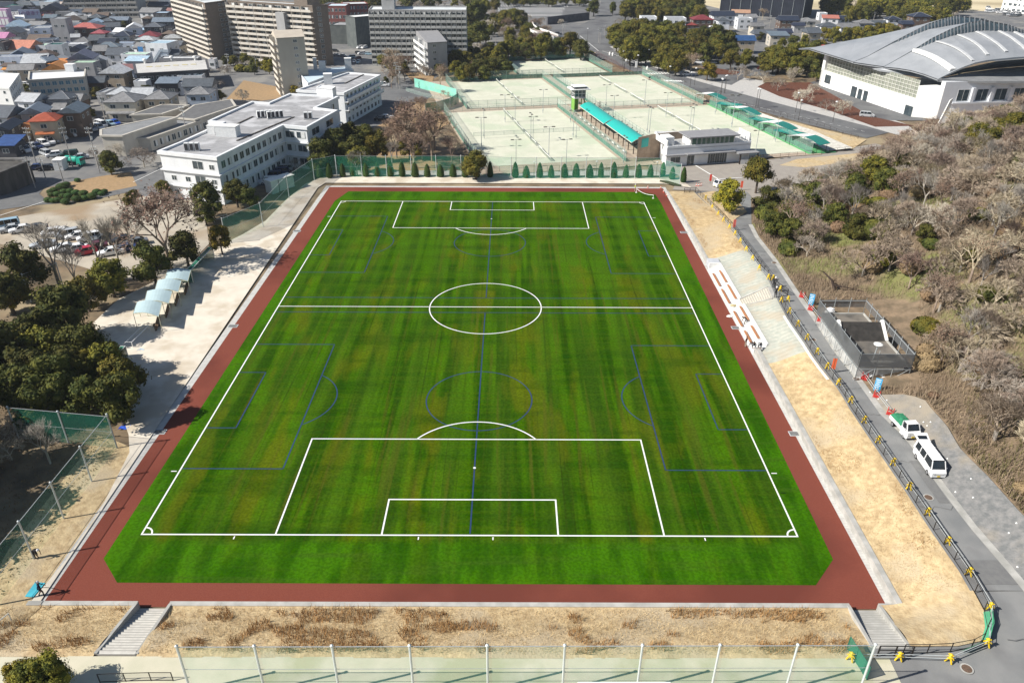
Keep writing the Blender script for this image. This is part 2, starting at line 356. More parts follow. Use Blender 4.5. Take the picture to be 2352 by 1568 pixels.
# city road from the top, bending past the stadium
flat('city_road', m_asph, [(1385, -10), (1455, -10), (1440, 60), (1400, 85), (1430, 110), (1500, 143), (1620, 185), (1760, 222), (1900, 255), (2060, 300), (1990, 318), (1850, 285), (1700, 243), (1560, 195), (1440, 160), (1370, 128), (1345, 108), (1280, 85), (1240, 75), (1200, 60), (1330, 60), (1370, 40)])
flat('pavement', m_pave, [(1400, 108), (1412, 106), (1500, 135), (1600, 167), (1680, 185), (1700, 178), (1752, 186), (1760, 200), (1900, 235), (2010, 262), (2080, 285), (2100, 300), (2065, 312), (1990, 290), (1880, 262), (1740, 226), (1600, 186), (1480, 148)])
flat('side_road', m_asph, [(1578, 176), (1680, 196), (1712, 178), (1660, 165)])
flat('car_park', m_asph, [(1588, 135), (1700, 125), (1790, 140), (1780, 175), (1640, 175)])
flat('car_park', m_asph, [(1140, 8), (1345, 10), (1352, 24), (1330, 44), (1140, 44)])
flat('stadium_plaza', M('pink_paving', (.50, .41, .35), (.45, .37, .32), .6), [(2060, 300), (2110, 300), (2200, 265), (2500, 240), (2560, 420), (2150, 380)])
flat('stadium_car_park', m_asph, [(1860, 190), (1890, 182), (2105, 262), (2130, 278), (2000, 277), (1900, 250), (1800, 215)])
flat('red_bed', m_red, [(1740, 200), (1760, 190), (1860, 190), (1920, 222), (2000, 268), (2100, 290), (2010, 292), (1900, 253), (1790, 222)])
flat('red_bed', m_red, [(1610, 152), (1700, 166), (1690, 172), (1640, 172)])
flat('verge', m_dry, [(1470, 196), (1490, 196), (1700, 252), (1990, 322), (1955, 345), (1860, 318), (1700, 275), (1480, 215)])
# track, turf, kerb ring
def nr(pts): return [(p[0], p[1]) for p in pts]
TRK = [(-39.35, -9.4), (-29.6, -9.4), (-27.3, -9.4), (39.35, -9.4), (40.05, 115.1), (-38.8, 115.1)]
flat('kerb_paving', M('kerb_slabs', (.54, .53, .50), (.45, .44, .42), 1.2, wave=('Y', .8, .10)), [(-40.3, -9.4), (40.1, -9.4), (40.8, 116.1), (-39.8, 116.1)], world=True, z=.012)
flat('running_track', m_rub, TRK, world=True, z=.02)
flat('pitch_turf', m_turf, [(-36.35, -3.4), (-33.6, -6.5), (33.6, -6.55), (36.5, -3.2), (37.8, 104), (37.5, 110.4), (34.4, 112.3), (-33.7, 111.9), (-35.5, 105.0)], world=True, z=.034)
# pitch markings, each a painted thing of its own
def linebox(bb, x0, y0, x1, y1, w=.12, z=0):
 bb.sheet([(x0-w/2, y0-w/2, z), (x1+w/2, y0-w/2, z), (x1+w/2, y1+w/2, z), (x0-w/2, y1+w/2, z)])
def arc(bb, cx, cy, r, a0, a1, w=.12, z=0, n=64):
 for i in range(n):
  a, c = lerp(a0, a1, i/n), lerp(a0, a1, (i+1)/n)
  bb.sheet([(cx+(r-w/2)*cos(a), cy+(r-w/2)*sin(a), z), (cx+(r+w/2)*cos(a), cy+(r+w/2)*sin(a), z), (cx+(r+w/2)*cos(c), cy+(r+w/2)*sin(c), z), (cx+(r-w/2)*cos(c), cy+(r-w/2)*sin(c), z)])
bb = B(); z = .046; w = .17
for y in (0, 105, 52.5): linebox(bb, -34, y, 34, y, w, z)
for x in (-34, 34):
 linebox(bb, x, .0+w, x, 52.5-w, w, z); linebox(bb, x, 52.5+w, x, 105-w, w, z)
for s, y0 in ((1, 0), (-1, 105)):
 for hw, dp in ((20.16, 16.5), (9.16, 5.5)):
  y1 = y0+s*dp; linebox(bb, -hw, y1, hw, y1, w, z)
  for x in (-hw, hw): linebox(bb, x, min(y0, y1)+w, x, max(y0, y1)-w, w, z)
 a = math.acos(5.5/9.15); arc(bb, 0, y0+s*11, 9.15, s*pi/2-a, s*pi/2+a, w, z, 40)
 bb.lathe([(.16, z-.01), (.16, z)], 0, y0+s*11, 0)
 for x in (-34, 34):
  a0 = {(1, -34): 0, (1, 34): pi/2, (-1, 34): pi, (-1, -34): 3*pi/2}[(s, x)]; arc(bb, x, y0, 1.0, a0+.09, a0+pi/2-.09, w, z, 12)
arc(bb, 0, 52.5, 9.15, 0, 2*pi, w, z, 120)
for x in (-24.3, 24.3, -5.3, 2.4):
 linebox(bb, x, -.6, x, -.3, .12, z)
for y in (10.2, 95): linebox(bb, -34.9, y, -34.4, y, .14, z); linebox(bb, 34.4, y, 34.9, y, .14, z)
struct(bb.build('white_pitch_lines', m_white))
bb = B(); z = .040; w = .15
for y0, y1 in ((.3, 50.5), (55.9, 104.7)):
 cy = (y0+y1)/2+.0; linebox(bb, 0, y0, 0, y1, w, z)
 for yy in ((y1,) if y0 < 5 else (y0,)): linebox(bb, -33.7, yy, 33.7, yy, w, z)
 cy = 25.3 if y0 < 5 else 80.7; arc(bb, 0, cy, 7, 0, 2*pi, w, z, 90)
 for s in (-1, 1):
  for dx, hh in ((11.8, 14.6), (3.8, 6.6)):
   x = s*(34-dx); linebox(bb, x, cy-hh, x, cy+hh, w, z)
   for yy in (cy-hh, cy+hh): linebox(bb, min(x, s*33.8), yy, max(x, s*33.8), yy, w, z)
  a = math.acos(3.8/7); arc(bb, s*(34-8), cy, 7, (0 if s < 0 else pi)-a, (0 if s < 0 else pi)+a, w, z, 40)
  for q in (-34.9, 34.4): linebox(bb, q, cy+(-18.5 if y0 < 5 else 17), q+.5, cy+(-18.5 if y0 < 5 else 17), .12, z)
struct(bb.build('blue_pitch_lines', m_blue))
# ==== south bank, plateau, east bank, road, hill
def grid(name, mat, xs, ys, zf, off=0, keep=None):
 bb = B(); bb.v = [(x, y, zf(x, y)+off) for y in ys for x in xs]; n = len(xs)
 for j in range(len(ys)-1):
  for i in range(n-1):
   if keep and not keep((xs[i]+xs[i+1])/2, (ys[j]+ys[j+1])/2): continue
   bb.f.append((j*n+i, j*n+i+1, (j+1)*n+i+1, (j+1)*n+i)); bb.m.append(0)
 return struct(bb.build(name, mat, smooth=True))
fr = lambda a, b, s: [a+(b-a)*i/int(round((b-a)/s)) for i in range(int(round((b-a)/s))+1)]
def inst(x, y):    # openings of the two stairs through the south bank
 return (-31.9 < x < -26.0 and y > -16.9) or (33.9 < x < 38.6 and y > -16.6)
sx = fr(-66, -32, 1)+[-31.6]
ys = fr(-17, -9.9, .5)
S1 = [(332, 1400), (383, 1402)]
def south2(x, y): return south(x, y)+.10*noise.noise(Vector((x*.5, y*.8, 1)))*sstep(-10, -11, y)
# stair frames: x at the top (track) and at the foot of the plateau end, in plan
LS = [(-30.05, -9.75), (-29.9, -16.9)]; LSr = [(-27.2, -9.75), (-26.8, -16.9)]
RS = [(35.5, -9.75), (34.7, -15.9)]; RSr = [(38.1, -9.75), (37.55, -15.9)]
def xat(seg, y): t = (y-seg[0][1])/(seg[1][1]-seg[0][1]); return lerp(seg[0][0], seg[1][0], t)
def bankgrid(name, f0, f1, n):
 bb = B(); rows = []
 for y in ys:
  yy = -9.9 if y > -9.95 else y
  x0, x1 = f0(y), f1(y); rows.append([(lerp(x0, x1, i/n), y, south2(lerp(x0, x1, i/n), y)) for i in range(n+1)])
 bb.loft(rows); return struct(bb.build(name, m_dry, smooth=True))
bankgrid('south_bank', lambda y: -70, lambda y: xat(LS, y)-.25, 60)
bankgrid('south_bank', lambda y: xat(LSr, y)+.2, lambda y: xat(RS, y)-.25, 90)
flat('practice_ground', m_sand2, [(-48, -16.9), (35.5, -16.9), (34.5, -60), (-48, -60)], world=True, z=2.745)
flat('corner_paving', m_road, [(33.8, -15.75), (60, -15.75), (60, -60), (33.8, -60)], world=True, z=2.735)
grid('south_bank', m_dry, fr(-70, -48, 2), fr(-60, -17, 3), lambda x, y: south(x, y), 0)
# east bank: strips between the wall top, the fence line and beyond
YS = fr(-9.7, 51.2, 1.5)[:-1]+[51.25, 53.6]+fr(54.6, 113, 1.6); rows = []; lo, hi = 31.2, 78.0
def bz(x, y): return hz(x, y)+.08*noise.noise(Vector((x*.6, y*.6, 2)))
bb = B(); bb.mi = 0
for y0, y1 in zip(YS, YS[1:]):
 n = 10
 r = []
 for y in (y0, y1):
  x0, x1 = wallx(y)+.3, fenx(y); s_in = 36.5 < y < 69
  if 37.6 < y < 68: x0 = wallx(y)+1.75
  r.append([(lerp(x0, x1, i/n), y, lerp(max(zwall(y), 1.4 if s_in else 0), zr(y), sstep(0, 1, i/n))) for i in range(n+1)])
 ym = (y0+y1)/2; bb.mi = 1 if 32.7 < ym < 70.5 else 0
 if 51.3 < ym < 53.5: continue
 bb.loft(r)
struct(bb.build('east_bank', [m_dry, m_dry2], smooth=True))
# corner lobe of the bank round the bottom right
LOBE = [PR(*q) for q in ((2259, 1398), (2268, 1440), (2262, 1470), (2230, 1488), (2180, 1497), (2120, 1500), (2060, 1500))]
lby = sorted([(q.y, q.x) for q in LOBE if q.x > 44]+[(-9.7, fenx(-9.7))]); ymin = lby[0][0]; lby = [(-16.1, 40.)]+lby
bb = B(); rows = []
for y in fr(-15.7, -9.7, .5):
 xl, xr = xat(RSr, y)+.2, interp(lby, y); rows.append([(lerp(xl, xr, i/12), y, lerp(lerp(.85, 2.75, sstep(-9.9, -15.4, y)), 2.78, sstep(0, 1, i/12))+.03) for i in range(13)])
bb.loft(rows); pl = [None]+[Vector((x, y, 2.75)) for y, x in reversed(lby[1:])]+[None, None]
struct(bb.build('east_bank', m_dry, smooth=True))
# road: strip from fence to edge
bb = B(); rows = []
for y in fr(-9.7, 113, 2.4): rows.append([(fenx(y)-.3, y, zr(y)+.03), (lerp(fenx(y), edgx(y), .5), y, zr(y)+.06), (edgx(y), y, zr(y)+.03)])
bb.loft(rows); struct(bb.build('hill_road', m_road))
bb = B(); rows = []
for y in fr(-60, -9.7, 5): rows.append([(38.5, y, 2.755), (52, y, 2.765), (edgx(y) if y > -20 else 75, y, 2.76)])
rows = [[(38.5, y, 2.755), (50, y, 2.765), (max(edgx(y), 60)+0*y, y, 2.76)] for y in (-60, -40, -20, -16)]
bb.loft(rows)
bb.sheet([(37.3, -16, 2.70), (edgx(-16), -16, 2.762), (edgx(-9.7), -9.7, 2.79), (fenx(-9.7)-.4, -9.7, 2.70), *[(q.x, q.y, 2.70) for q in pl[1:-2]]])
struct(bb.build('hill_road', m_road))
bb = B(); rr_ = random.Random(3)
for k in range(16):
 y = -14+k*7.6+rr_.uniform(-2, 2); a, b_ = fenx(y)+.2, edgx(y)-.8; w = .05
 if y > 104: continue
 n = 7; yy = [y+rr_.uniform(-.35, .35) for i in range(n+1)]
 for i in range(n):
  x0, x1 = lerp(a, b_, i/n), lerp(a, b_, (i+1)/n); bb.sheet([(x0, yy[i]-w, zr(y)+.085), (x1, yy[i+1]-w, zr(y)+.085), (x1, yy[i+1]+w, zr(y)+.085), (x0, yy[i]+w, zr(y)+.085)])
for y0, y1, s0, s1 in ((2, 9, .55, .8), (28, 31, .1, .5), (60, 68, .4, .62), (-9, -6, .2, .9)): bb.sheet([(lerp(fenx(y), edgx(y), s), y, zr(y)+.078) for y, s in ((y0, s0), (y0, s1), (y1, s1), (y1, s0))])
struct(bb.build('road_repairs', M('tar_patch', (.155, .155, .155), (.18, .18, .175), 2)))
# gutter strip along the road's hill side, then the stone revetment and the hill
bb = B(); rows = []
for y in fr(-20, 86, 2): rows.append([(edgx(y)-.75, y, zr(y)+.09), (edgx(y)+.1, y, zr(y)+.09)])
bb.loft(rows); struct(bb.build('road_gutter', m_conc))
m_stone = M('stone_revetment', (.13, .135, .135), (.21, .205, .20), 1.6, bump=.5, detail=6, c3=(.27, .235, .185), sc3=.12)
bb = B(); rows = []
for y in [-40+(YTOP+40)*i/50 for i in range(51)]:
 rw = revw(y); rows.append([(edgx(y)+rw*t, y, zr(y)+rw*t*.62+.04) for t in (0, .33, .66, 1.03)])
bb.loft(rows); rv = bb.build('stone_revetment', m_stone); tag(rv, 'sloping grey stone revetment with white drain pipes beside the two parked white vehicles', 'wall')
RVT = rv
HX = fr(0, 140, 2.5); HY = fr(-60, 168, 2.5)
bb = B(); n = len(HX)
bb.v = [(edgx(y)+dx, y, hill(edgx(y)+dx, y)) for y in HY for dx in HX]
for j in range(len(HY)-1):
 for i in range(n-1):
  a = bb.v[j*n+i]; ym = HY[j]; xm = a[0]+1
  if (xm-60)*.6-(ym-106)*.8 < -1: continue
  if HX[i+1] <= revw(ym)-2.4: continue
  bb.f.append((j*n+i, j*n+i+1, (j+1)*n+i+1, (j+1)*n+i)); bb.m.append(0)
struct(bb.build('hill', m_hill, smooth=True))
# ==== details of the banks
m_black = M('black_metal', (.025, .022, .02), rough=.5)
m_galv = M('galvanised_steel', (.46, .49, .50), (.38, .41, .42), 3, rough=.45, metal=.3)
m_steel = M('pale_steel_pipe', (.62, .66, .66), rough=.4, metal=.2)
m_yel = M('yellow_plastic', (.72, .50, .02), rough=.5)
m_redp = M('red_paint', (.45, .035, .03), rough=.5)
m_wood = M('timber', (.42, .19, .085), (.34, .15, .07), 3, stretch=(1, .2, 1))
m_green_net = weave('green_net', (.03, .30, .20), .03, .0035)
m_green_thick = weave('green_windbreak', (.02, .16, .10), .03, .013)
m_green_pale = weave('pale_green_screen', (.22, .60, .48), .03, .0135)
m_greymesh = weave('grey_mesh_sheet', (.10, .105, .11), .03, .0125)
m_chain = weave('dark_fence_mesh', (.05, .04, .035), .05, .0035)
m_chain2 = weave('light_fence_mesh', (.40, .55, .48), .05, .0050)
dg = B(); pts = [(1601, 446), (1640, 440), (1690, 458), (1716, 488), (1690, 503), (1684, 520), (1690, 540), (1684, 532)]
dg.sheet([(lambda p: (p.x, p.y, zr(p.y)+.16))(PR(*q)) for q in pts]); struct(dg.build('dry_verge', m_dry))
# retaining wall on the east, low wall on the south
def wallrun(name, label, pts, th, h0f, h1f, mat):
 bb = B(); rows = []
 for i, (x, y) in enumerate(pts):
  x2, y2 = pts[min(i+1, len(pts)-1)]; x1, y1 = pts[max(i-1, 0)]; d = Vector((x2-x1, y2-y1)).normalized(); nx, ny = d.y*th, -d.x*th
  z0, z1 = h0f(x, y), h1f(x, y); rows.append([(x, y, z0), (x, y, z1), (x+nx, y+ny, z1), (x+nx, y+ny, z0)])
 bb.loft(rows); bb.sheet(rows[0]); bb.sheet(rows[-1][::-1]); o = bb.build(name, mat); tag(o, label, 'wall'); return o
Yl = fr(-9.6, 37.6, 4.7); Yh = fr(70, 113, 4.3)
wallrun('retaining_wall', 'long low concrete retaining wall between the red track and the dry grass bank', [(wallx(y)-.15, y) for y in Yl], .55, lambda x, y: -.1, lambda x, y: zwall(y)+.08, m_conc)
wallrun('retaining_wall', 'short low concrete retaining wall beside the track, on the far side of the seats', [(wallx(y)-.15, y) for y in Yh], .45, lambda x, y: -.1, lambda x, y: zwall(y)+.08, m_conc)
swz = lambda x, y: .84
wallrun('kerb_wall', 'low concrete wall edge along the near end of the track, between the two stairs', [(xat(LSr, -9.75)+.05, -9.45), (xat(RS, -9.7)-.02, -9.45)], .5, lambda x, y: -.1, swz, m_conc)
wallrun('kerb_wall', 'low concrete wall edge of the near track, left of the left stairs', [(-40.2, -9.45), (xat(LS, -9.7)-.05, -9.45)], .5, lambda x, y: -.1, swz, m_conc)
wallrun('kerb_wall', 'short low concrete wall edge at the near right corner of the track', [(38.2, -9.45), (40.5, -9.45)], .5, lambda x, y: -.1, swz, m_conc)
# stairs
def stairs(label, L0, R0, L1, R1, z0, z1, n, mat=m_concn, cheek=None):
 t = thing('stairs', label, 'stairs', (L0[0], L0[1], z0)); bb = B(); L0, R0, L1, R1 = map(Vector, (L0, R0, L1, R1)); o = (L0.x, L0.y, z0)
 for i in range(n):
  a, b2 = i/n, (i+1)/n; h = z0+(z1-z0)*(i+1)/n
  bb.prism([L0.lerp(L1, a), R0.lerp(R1, a), R0.lerp(R1, b2), L0.lerp(L1, b2)], z0-.3, h)
 bb.build('steps', mat, t, o); c = B()
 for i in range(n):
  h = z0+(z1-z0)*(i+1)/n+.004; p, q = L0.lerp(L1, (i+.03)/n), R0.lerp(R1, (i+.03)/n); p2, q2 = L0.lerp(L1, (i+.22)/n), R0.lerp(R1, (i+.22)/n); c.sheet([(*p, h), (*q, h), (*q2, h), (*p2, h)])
 c.build('step_edge_shade', M('step_edge_shade', (.34, .33, .30)), t, o)  # dark strips painted in for the thin shadow and edge lines of the steps
 for side, (p, q) in enumerate(((L0, L1), (R0, R1))):
  d = (q-p).normalized(); nn = Vector((-d.y, d.x))*(.28 if side == 0 else -.28); c = B()
  if (R0-L0).dot(nn) * (1 if side == 0 else -1) > 0: nn = -nn
  hh = cheek[side] if cheek else (.85, .25); c.prism([p, q, q+nn, p+nn], [z0-.2]*4, [z0+hh[0], z1+hh[1], z1+hh[1], z0+hh[0]]); c.build('cheek_wall', m_conc, t, o)
 return t
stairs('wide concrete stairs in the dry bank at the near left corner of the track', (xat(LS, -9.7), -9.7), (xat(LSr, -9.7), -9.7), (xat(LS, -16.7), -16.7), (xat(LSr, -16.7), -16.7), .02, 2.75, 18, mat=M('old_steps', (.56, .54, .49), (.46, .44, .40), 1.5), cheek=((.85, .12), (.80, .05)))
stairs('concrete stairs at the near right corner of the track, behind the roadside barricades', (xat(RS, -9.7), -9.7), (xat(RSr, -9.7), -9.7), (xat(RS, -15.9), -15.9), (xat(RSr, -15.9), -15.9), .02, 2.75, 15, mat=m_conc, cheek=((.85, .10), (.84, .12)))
# middle stairs from the seats to the road
wx = wallx(52)
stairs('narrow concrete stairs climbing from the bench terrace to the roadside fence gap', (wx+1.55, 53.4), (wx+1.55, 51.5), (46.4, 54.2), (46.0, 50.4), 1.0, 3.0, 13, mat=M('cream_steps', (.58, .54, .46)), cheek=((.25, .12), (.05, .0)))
c = B(); c.prism([(46.4, 54.3), (46.0, 50.3), (47.9, 50.0), (48.0, 54.6)], 2.2, 3.03); tag(c.build('landing_slab', m_conc), 'concrete landing slab at the top of the narrow stairs by the fence gap', 'slab')
# bench terrace
st = thing('bench_terrace', 'new white concrete terrace with timber seats along the right side of the track', 'seating', (wallx(52), 52, 0)); o = (wallx(52), 52, 0)
def tq(y0, y1, a, b_, z0, z1, bb): bb.prism([(wallx(y0)+a, y0), (wallx(y0)+b_, y0), (wallx(y1)+b_, y1), (wallx(y1)+a, y1)], z0, z1)
c = B(); tq(38, 67.5, -.35, .8, 0, .42, c); tq(38, 67.5, .8, 1.5, 0, .84, c); tq(38, 51.3, 1.5, 1.78, 0, 1.5, c); tq(53.6, 67.5, 1.5, 1.78, 0, 1.5, c); tq(51.3, 53.6, 1.5, 1.78, 0, 1.0, c)
for y in (37.7, 67.5): tq(y, y+.3, -.35, 1.78, 0, 1.5 if y > 60 else .7, c)
for y in (44.4, 52.4, 59.7): tq(y-.5, y+.5, -.34, .79, .42, .46, c)
c.build('concrete_tiers', m_concn, st, o)
c = B()
tq(67.82, 69.8, -.3, 1.7, .3, 1.5, c); c.build('equipment_box', M('grey_panel', (.50, .52, .55)), st, o)
for y0, y1, a in ((59.8, 65, -.3), (53.2, 58.5, -.3), (45.1, 50.2, -.3), (39.9, 43.6, -.3), (60.5, 65.4, .9), (54, 59.4, .9), (46.3, 51.2, .9), (40.5, 44.5, .9)):
 if 1:
  c = B(); zz = .42 if a < .5 else .84; tq(y0, y1, a, a+.36, zz+.16, zz+.24, c); s = c.build('seat', m_wood, st, o)
  for k in range(4): yy = lerp(y0+.2, y1-.2, k/3); c = B(); tq(yy-.06, yy+.06, a+.05, a+.31, zz, zz+.16, c); c.build('seat_support', m_concn, s, o)
# drain covers beside the track
def cover(p, rz=0, lab=''):
 bb = B(); bb.mi = 0; bb.box(0, 0, .035, 1.5, 1.0, .03); bb.mi = 1; bb.box(0, 0, .045, 1.3, .8, .03)
 o = bb.build('drain_cover', [m_steel, M('drain_grate', (.20, .20, .20), (.12, .12, .12), 9)], None, None, loc=(p[0], p[1], .0), rz=rz); tag(o, lab, 'drain cover')
for (u, v), lab in (((535, 749), 'steel drain cover beside the left edge of the track, near the shade canopies'), ((367, 992), 'steel drain cover beside the tree shadow across the left track'), ((682, 531), 'small steel drain cover at the upper left track edge'), ((1571, 534), 'small steel drain cover at the upper right edge of the track'),
     ((1691, 753), 'steel drain cover beside the bench terrace'), ((1826, 996), 'steel drain cover beside the long retaining wall'), ((92, 1397), 'steel drain cover at the near left track corner')):
 p = P(u, v); cover((p.x, p.y), .0, lab)
# manholes on the road
for (u, v), lab in (((1778, 604), 'round manhole cover on the road by the far yellow barricades'), ((1867, 781), 'rusty manhole cover on the road beside the grey scaffold building'), ((1967, 871), 'manhole cover with a pale ring near the red warning sign'), ((2132, 1143), 'rusty manhole cover on the road near the white van'), ((2220, 1536), 'rusty manhole cover in the near right corner')):
 p = G(u, v); bb = B(); bb.mi = 1; bb.lathe([(.52, .0), (.52, .012)], n=20); bb.mi = 0; bb.lathe([(.40, .01), (.40, .02)], n=20)
 o = bb.build('manhole_cover', [M('rusty_iron', (.16, .10, .07), (.10, .07, .05), 6), m_conc], loc=(p.x, p.y, hz(p.x, p.y)+.075)); tag(o, lab, 'manhole cover')
# ==== roadside fence (posts, rails, mesh) and yellow barricades
def path_pts(pts, step):
 out = [Vector(pts[0])]; acc = 0
 for a, b_ in zip(pts, pts[1:]):
  a, b_ = Vector(a), Vector(b_); L = (b_-a).length; d = 0
  while acc+L-d >= step: d += step-acc; out.append(a.lerp(b_, d/L)); acc = 0
  acc += L-d
 return out
def fence(name, label, pts, h, step=2.0, mpost=m_black, mmesh=m_chain, rails=(1.0, .08), pw=.06, rw=.04, group=None, cat='fence', band=None, rail_mat=None, top=1.0):
 P0 = path_pts(pts, step);
 if (P0[-1]-Vector(pts[-1])).length > step*.3: P0.append(Vector(pts[-1]))
 t = thing(name, label, cat, P0[0], group=group); o = P0[0]
 n = len(P0)
 for i, p in enumerate(P0):
  if n > 95 and i % 2: continue
  c = B(); c.box(p.x, p.y, p.z+h/2, pw, pw, h); c.build('post', mpost, t, o)
 c = B()
 for r in rails:
  for a, b_ in zip(P0, P0[1:]): c.beam(a+Vector((0, 0, h*r-.02)), b_+Vector((0, 0, h*r-.02)), rw)
 c.build('rail', rail_mat or mpost, t, o)
 if mmesh:
  c = B()
  for a, b_ in zip(P0, P0[1:]): c.quad(a, b_, b_+Vector((0, 0, h*top)), a+Vector((0, 0, h*top)))
  c.build('mesh', mmesh, t, o)
 if band:
  c = B()
  for a, b_ in zip(P0, P0[1:]): c.quad(a+Vector((0, .03, .02)), b_+Vector((0, .03, .02)), b_+Vector((0, .03, band[0])), a+Vector((0, .03, band[0])))
  c.build('windbreak_band', band[1], t, o)
 return t
FPh = [q for q in FP]
f1 = [q for q in FPh if q.y > 54.8]+[Vector((fenx(54.5), 54.5, 3))]
f2 = [Vector((fenx(50), 50, 3.0))]+[q for q in FPh if q.y < 49.9]+[Vector((q.x, q.y, 2.75)) for q in LOBE[:4]]
fence('roadside_fence', 'black mesh fence of the hill road, between the plaza gate and the stair gap', f1, 1.15)
fence('roadside_fence', 'black mesh fence along the near part of the hill road above the dry grass bank', f2, 1.15)
fence('roadside_fence', 'short black mesh fence round the near right corner of the bank', [Vector((q.x, q.y, 2.78)) for q in LOBE[3:]], 1.1)
gp = [PR(*q) for q in ((2014, 1507), (2066, 1508), (2125, 1508))]
def gate(label, a, b_, h=1.3, mat=m_black):
 a, b_ = Vector(a), Vector(b_); t = thing('gate', label, 'gate', a)
 for p in (a, b_, a.lerp(b_, .5)): c = B(); c.box(p.x, p.y, p.z+h/2, .09, .09, h); c.build('post', mat, t, a)
 c = B()
 for k in (.25, .62, 1): c.beam(a+Vector((0, 0, h*k)), b_+Vector((0, 0, h*k)), .06)
 c.build('rail', mat, t, a); c = B(); c.quad(a, b_, b_+Vector((0, 0, h)), a+Vector((0, 0, h))); c.build('mesh', m_chain, t, a)
gate('black steel gate across the foot of the stairs at the near right corner', (gp[0].x, gp[0].y, 2.75), (gp[2].x-1.2, gp[2].y, 2.75))
gate('small black double gate at the far right corner of the track, beside the plaza', P(1571, 444), P(1597, 443))
gate('small black gate panel standing open at the top of the middle stairs', Vector((fenx(54)+.2, 54, 3)), Vector((fenx(51)+1.6, 51, 3)), 1.2)
# yellow animal-shaped barricade stands that carry two pipes
def barricade(pts):
 t = thing('barricade_stand', 'x', 'barricade', pts)
 c = B(); c.tube((-.28, -.1, 0), (-.08, 0, .55), .07, .10, 7).tube((.28, -.1, 0), (.08, 0, .55), .07, .10, 7); c.build('legs', m_yel, t)
 c = B(); c.lathe([(.10, .40), (.20, .50), (.21, .66), (.12, .80)], n=9, sy=.7); c.tube((-.15, 0, .7), (-.33, -.02, .52), .055, .045, 6).tube((.15, 0, .7), (.33, -.02, .52), .055, .045, 6); c.build('torso', m_yel, t)
 c = B(); c.lathe([(.06, .76), (.16, .84), (.17, .96), (.07, 1.06)], n=9); c.lathe([(.04, .9), (.06, .95), (.02, 1.0)], .19, 0, 0, 6).lathe([(.04, .9), (.06, .95), (.02, 1.0)], -.19, 0, 0, 6)
 c.lathe([(.02, .84), (.07, .88), (.02, .93)], 0, -.14, 0, 6); h = c.build('head', m_yel, t)
 c = B(); c.box(-.055, -.15, .955, .03, .03, .04); c.box(.055, -.15, .955, .03, .03, .04); c.build('eye', m_black, h)
 return t
BP = [('h', 305, 300), ('h', 345, 355), ('h', 382, 398), ('h', 415, 437), ('h', 452, 480), ('h', 487, 521), ('h', 519, 567), ('h', 556, 620), ('h', 595, 676), ('h', 636, 737), ('h', 693, 795), ('h', 722, 800), ('h', 767, 868), ('h', 815, 932), ('h', 775, 935), ('h', 823, 1005), ('h', 876, 1085), ('h', 933, 1170), ('h', 995, 1258), ('h', 1058, 1350), ('h', 1128, 1448), ('h', 1203, 1560),
      ('i', 1165, 105), ('i', 1243, 218), ('i', 1327, 343), ('i', 1417, 480), ('i', 1520, 624), ('i', 1632, 788), ('i', 1752, 962), ('i', 1868, 1160), ('i', 1850, 1362), ('i', 1640, 1450), ('i', 1357, 1440), ('i', 1085, 1440)]
BQ = []
for i, (k, x, y) in enumerate(BP):
 p = PR(*px(k, x, y)); BQ.append(p)
b0 = None; NB = len(BQ)
ordn = ['', 'second', 'third', 'fourth', 'fifth', 'sixth', 'seventh', 'eighth', 'ninth', 'tenth', 'eleventh', 'twelfth']
for i, p in enumerate(BQ):
 if i < 11: lab = 'yellow animal-shaped barricade stand, %s from the plaza along the far fence' % (ordn[i] or 'first')
 elif i < 15: lab = 'yellow animal-shaped barricade stand near the workers at the stair gap, %s' % ('upper one beside the helmet', 'middle one on the road', 'lower right one', 'lower left one')[i-11]
 elif i < 22: lab = 'yellow animal-shaped barricade stand beside the fence, %s past the stair gap' % (ordn[i-15] or 'first')
 elif i < 30: lab = 'yellow animal-shaped barricade stand on the near fence, %s counted up from the road corner' % (ordn[29-i] or 'first')
 else: lab = 'yellow animal-shaped barricade stand at the near corner, %s from the right' % (ordn[i-30] or 'first')
 z = p.z+.06
 if b0 is None: b0 = barricade((p.x, p.y, z)); b0['label'] = lab; b0['group'] = 'yellow barricade stands along the hill road'; b0.rotation_euler.z = -.4
 else: copy_tree(b0, (p.x, p.y, z), -.5+random.uniform(-.3, .3), lab, sc=.92)
def rails(i, j, lab):
 a, b_ = BQ[i], BQ[j]; t = B()
 for h in (.45, .78): t.tube((a.x+.12, a.y, a.z+h), (b_.x+.12, b_.y, b_.z+h), .028, n=5)
 o = t.build('barrier_pipe', m_steel, org=a); tag(o, lab, 'pipe', 'pipes held by the barricade stands')
prs = [(i, i+1) for i in range(10)]+[(i, i+1) for i in range(15, 33)]
for n_, (i, j) in enumerate(prs):
 if n_ < 10: s = 'pair of steel pipes between the %s and %s barricades counted from the plaza' % (ordn[i] or 'first', ordn[j])
 elif j <= 21: s = 'pair of steel pipes joining barricades %s and %s past the stair gap' % (ordn[i-15] or 'first', ordn[j-15])
 elif i == 21: s = 'pair of steel pipes just past the orange banner, above the pickup truck'
 elif j <= 29: s = 'pair of steel pipes joining near barricades %s and %s counted up from the corner' % (ordn[29-j] or 'first', ordn[29-i])
 else: s = 'pair of steel pipes round the near road corner, %s from the right' % (ordn[i-29] or 'first')
 rails(i, j, s)
# white line painted along the bank top
bb = B(); rows = []
for y in fr(26, 44, 3): rows.append([(fenx(y)-.75, y, hz(fenx(y)-.75, y)+.06), (fenx(y)-.42, y, hz(fenx(y)-.42, y)+.07)])
bb.loft(rows); tag(bb.build('edging_strip', m_white), 'white edging sheet laid along the top of the sown slope under the fence', 'edging')
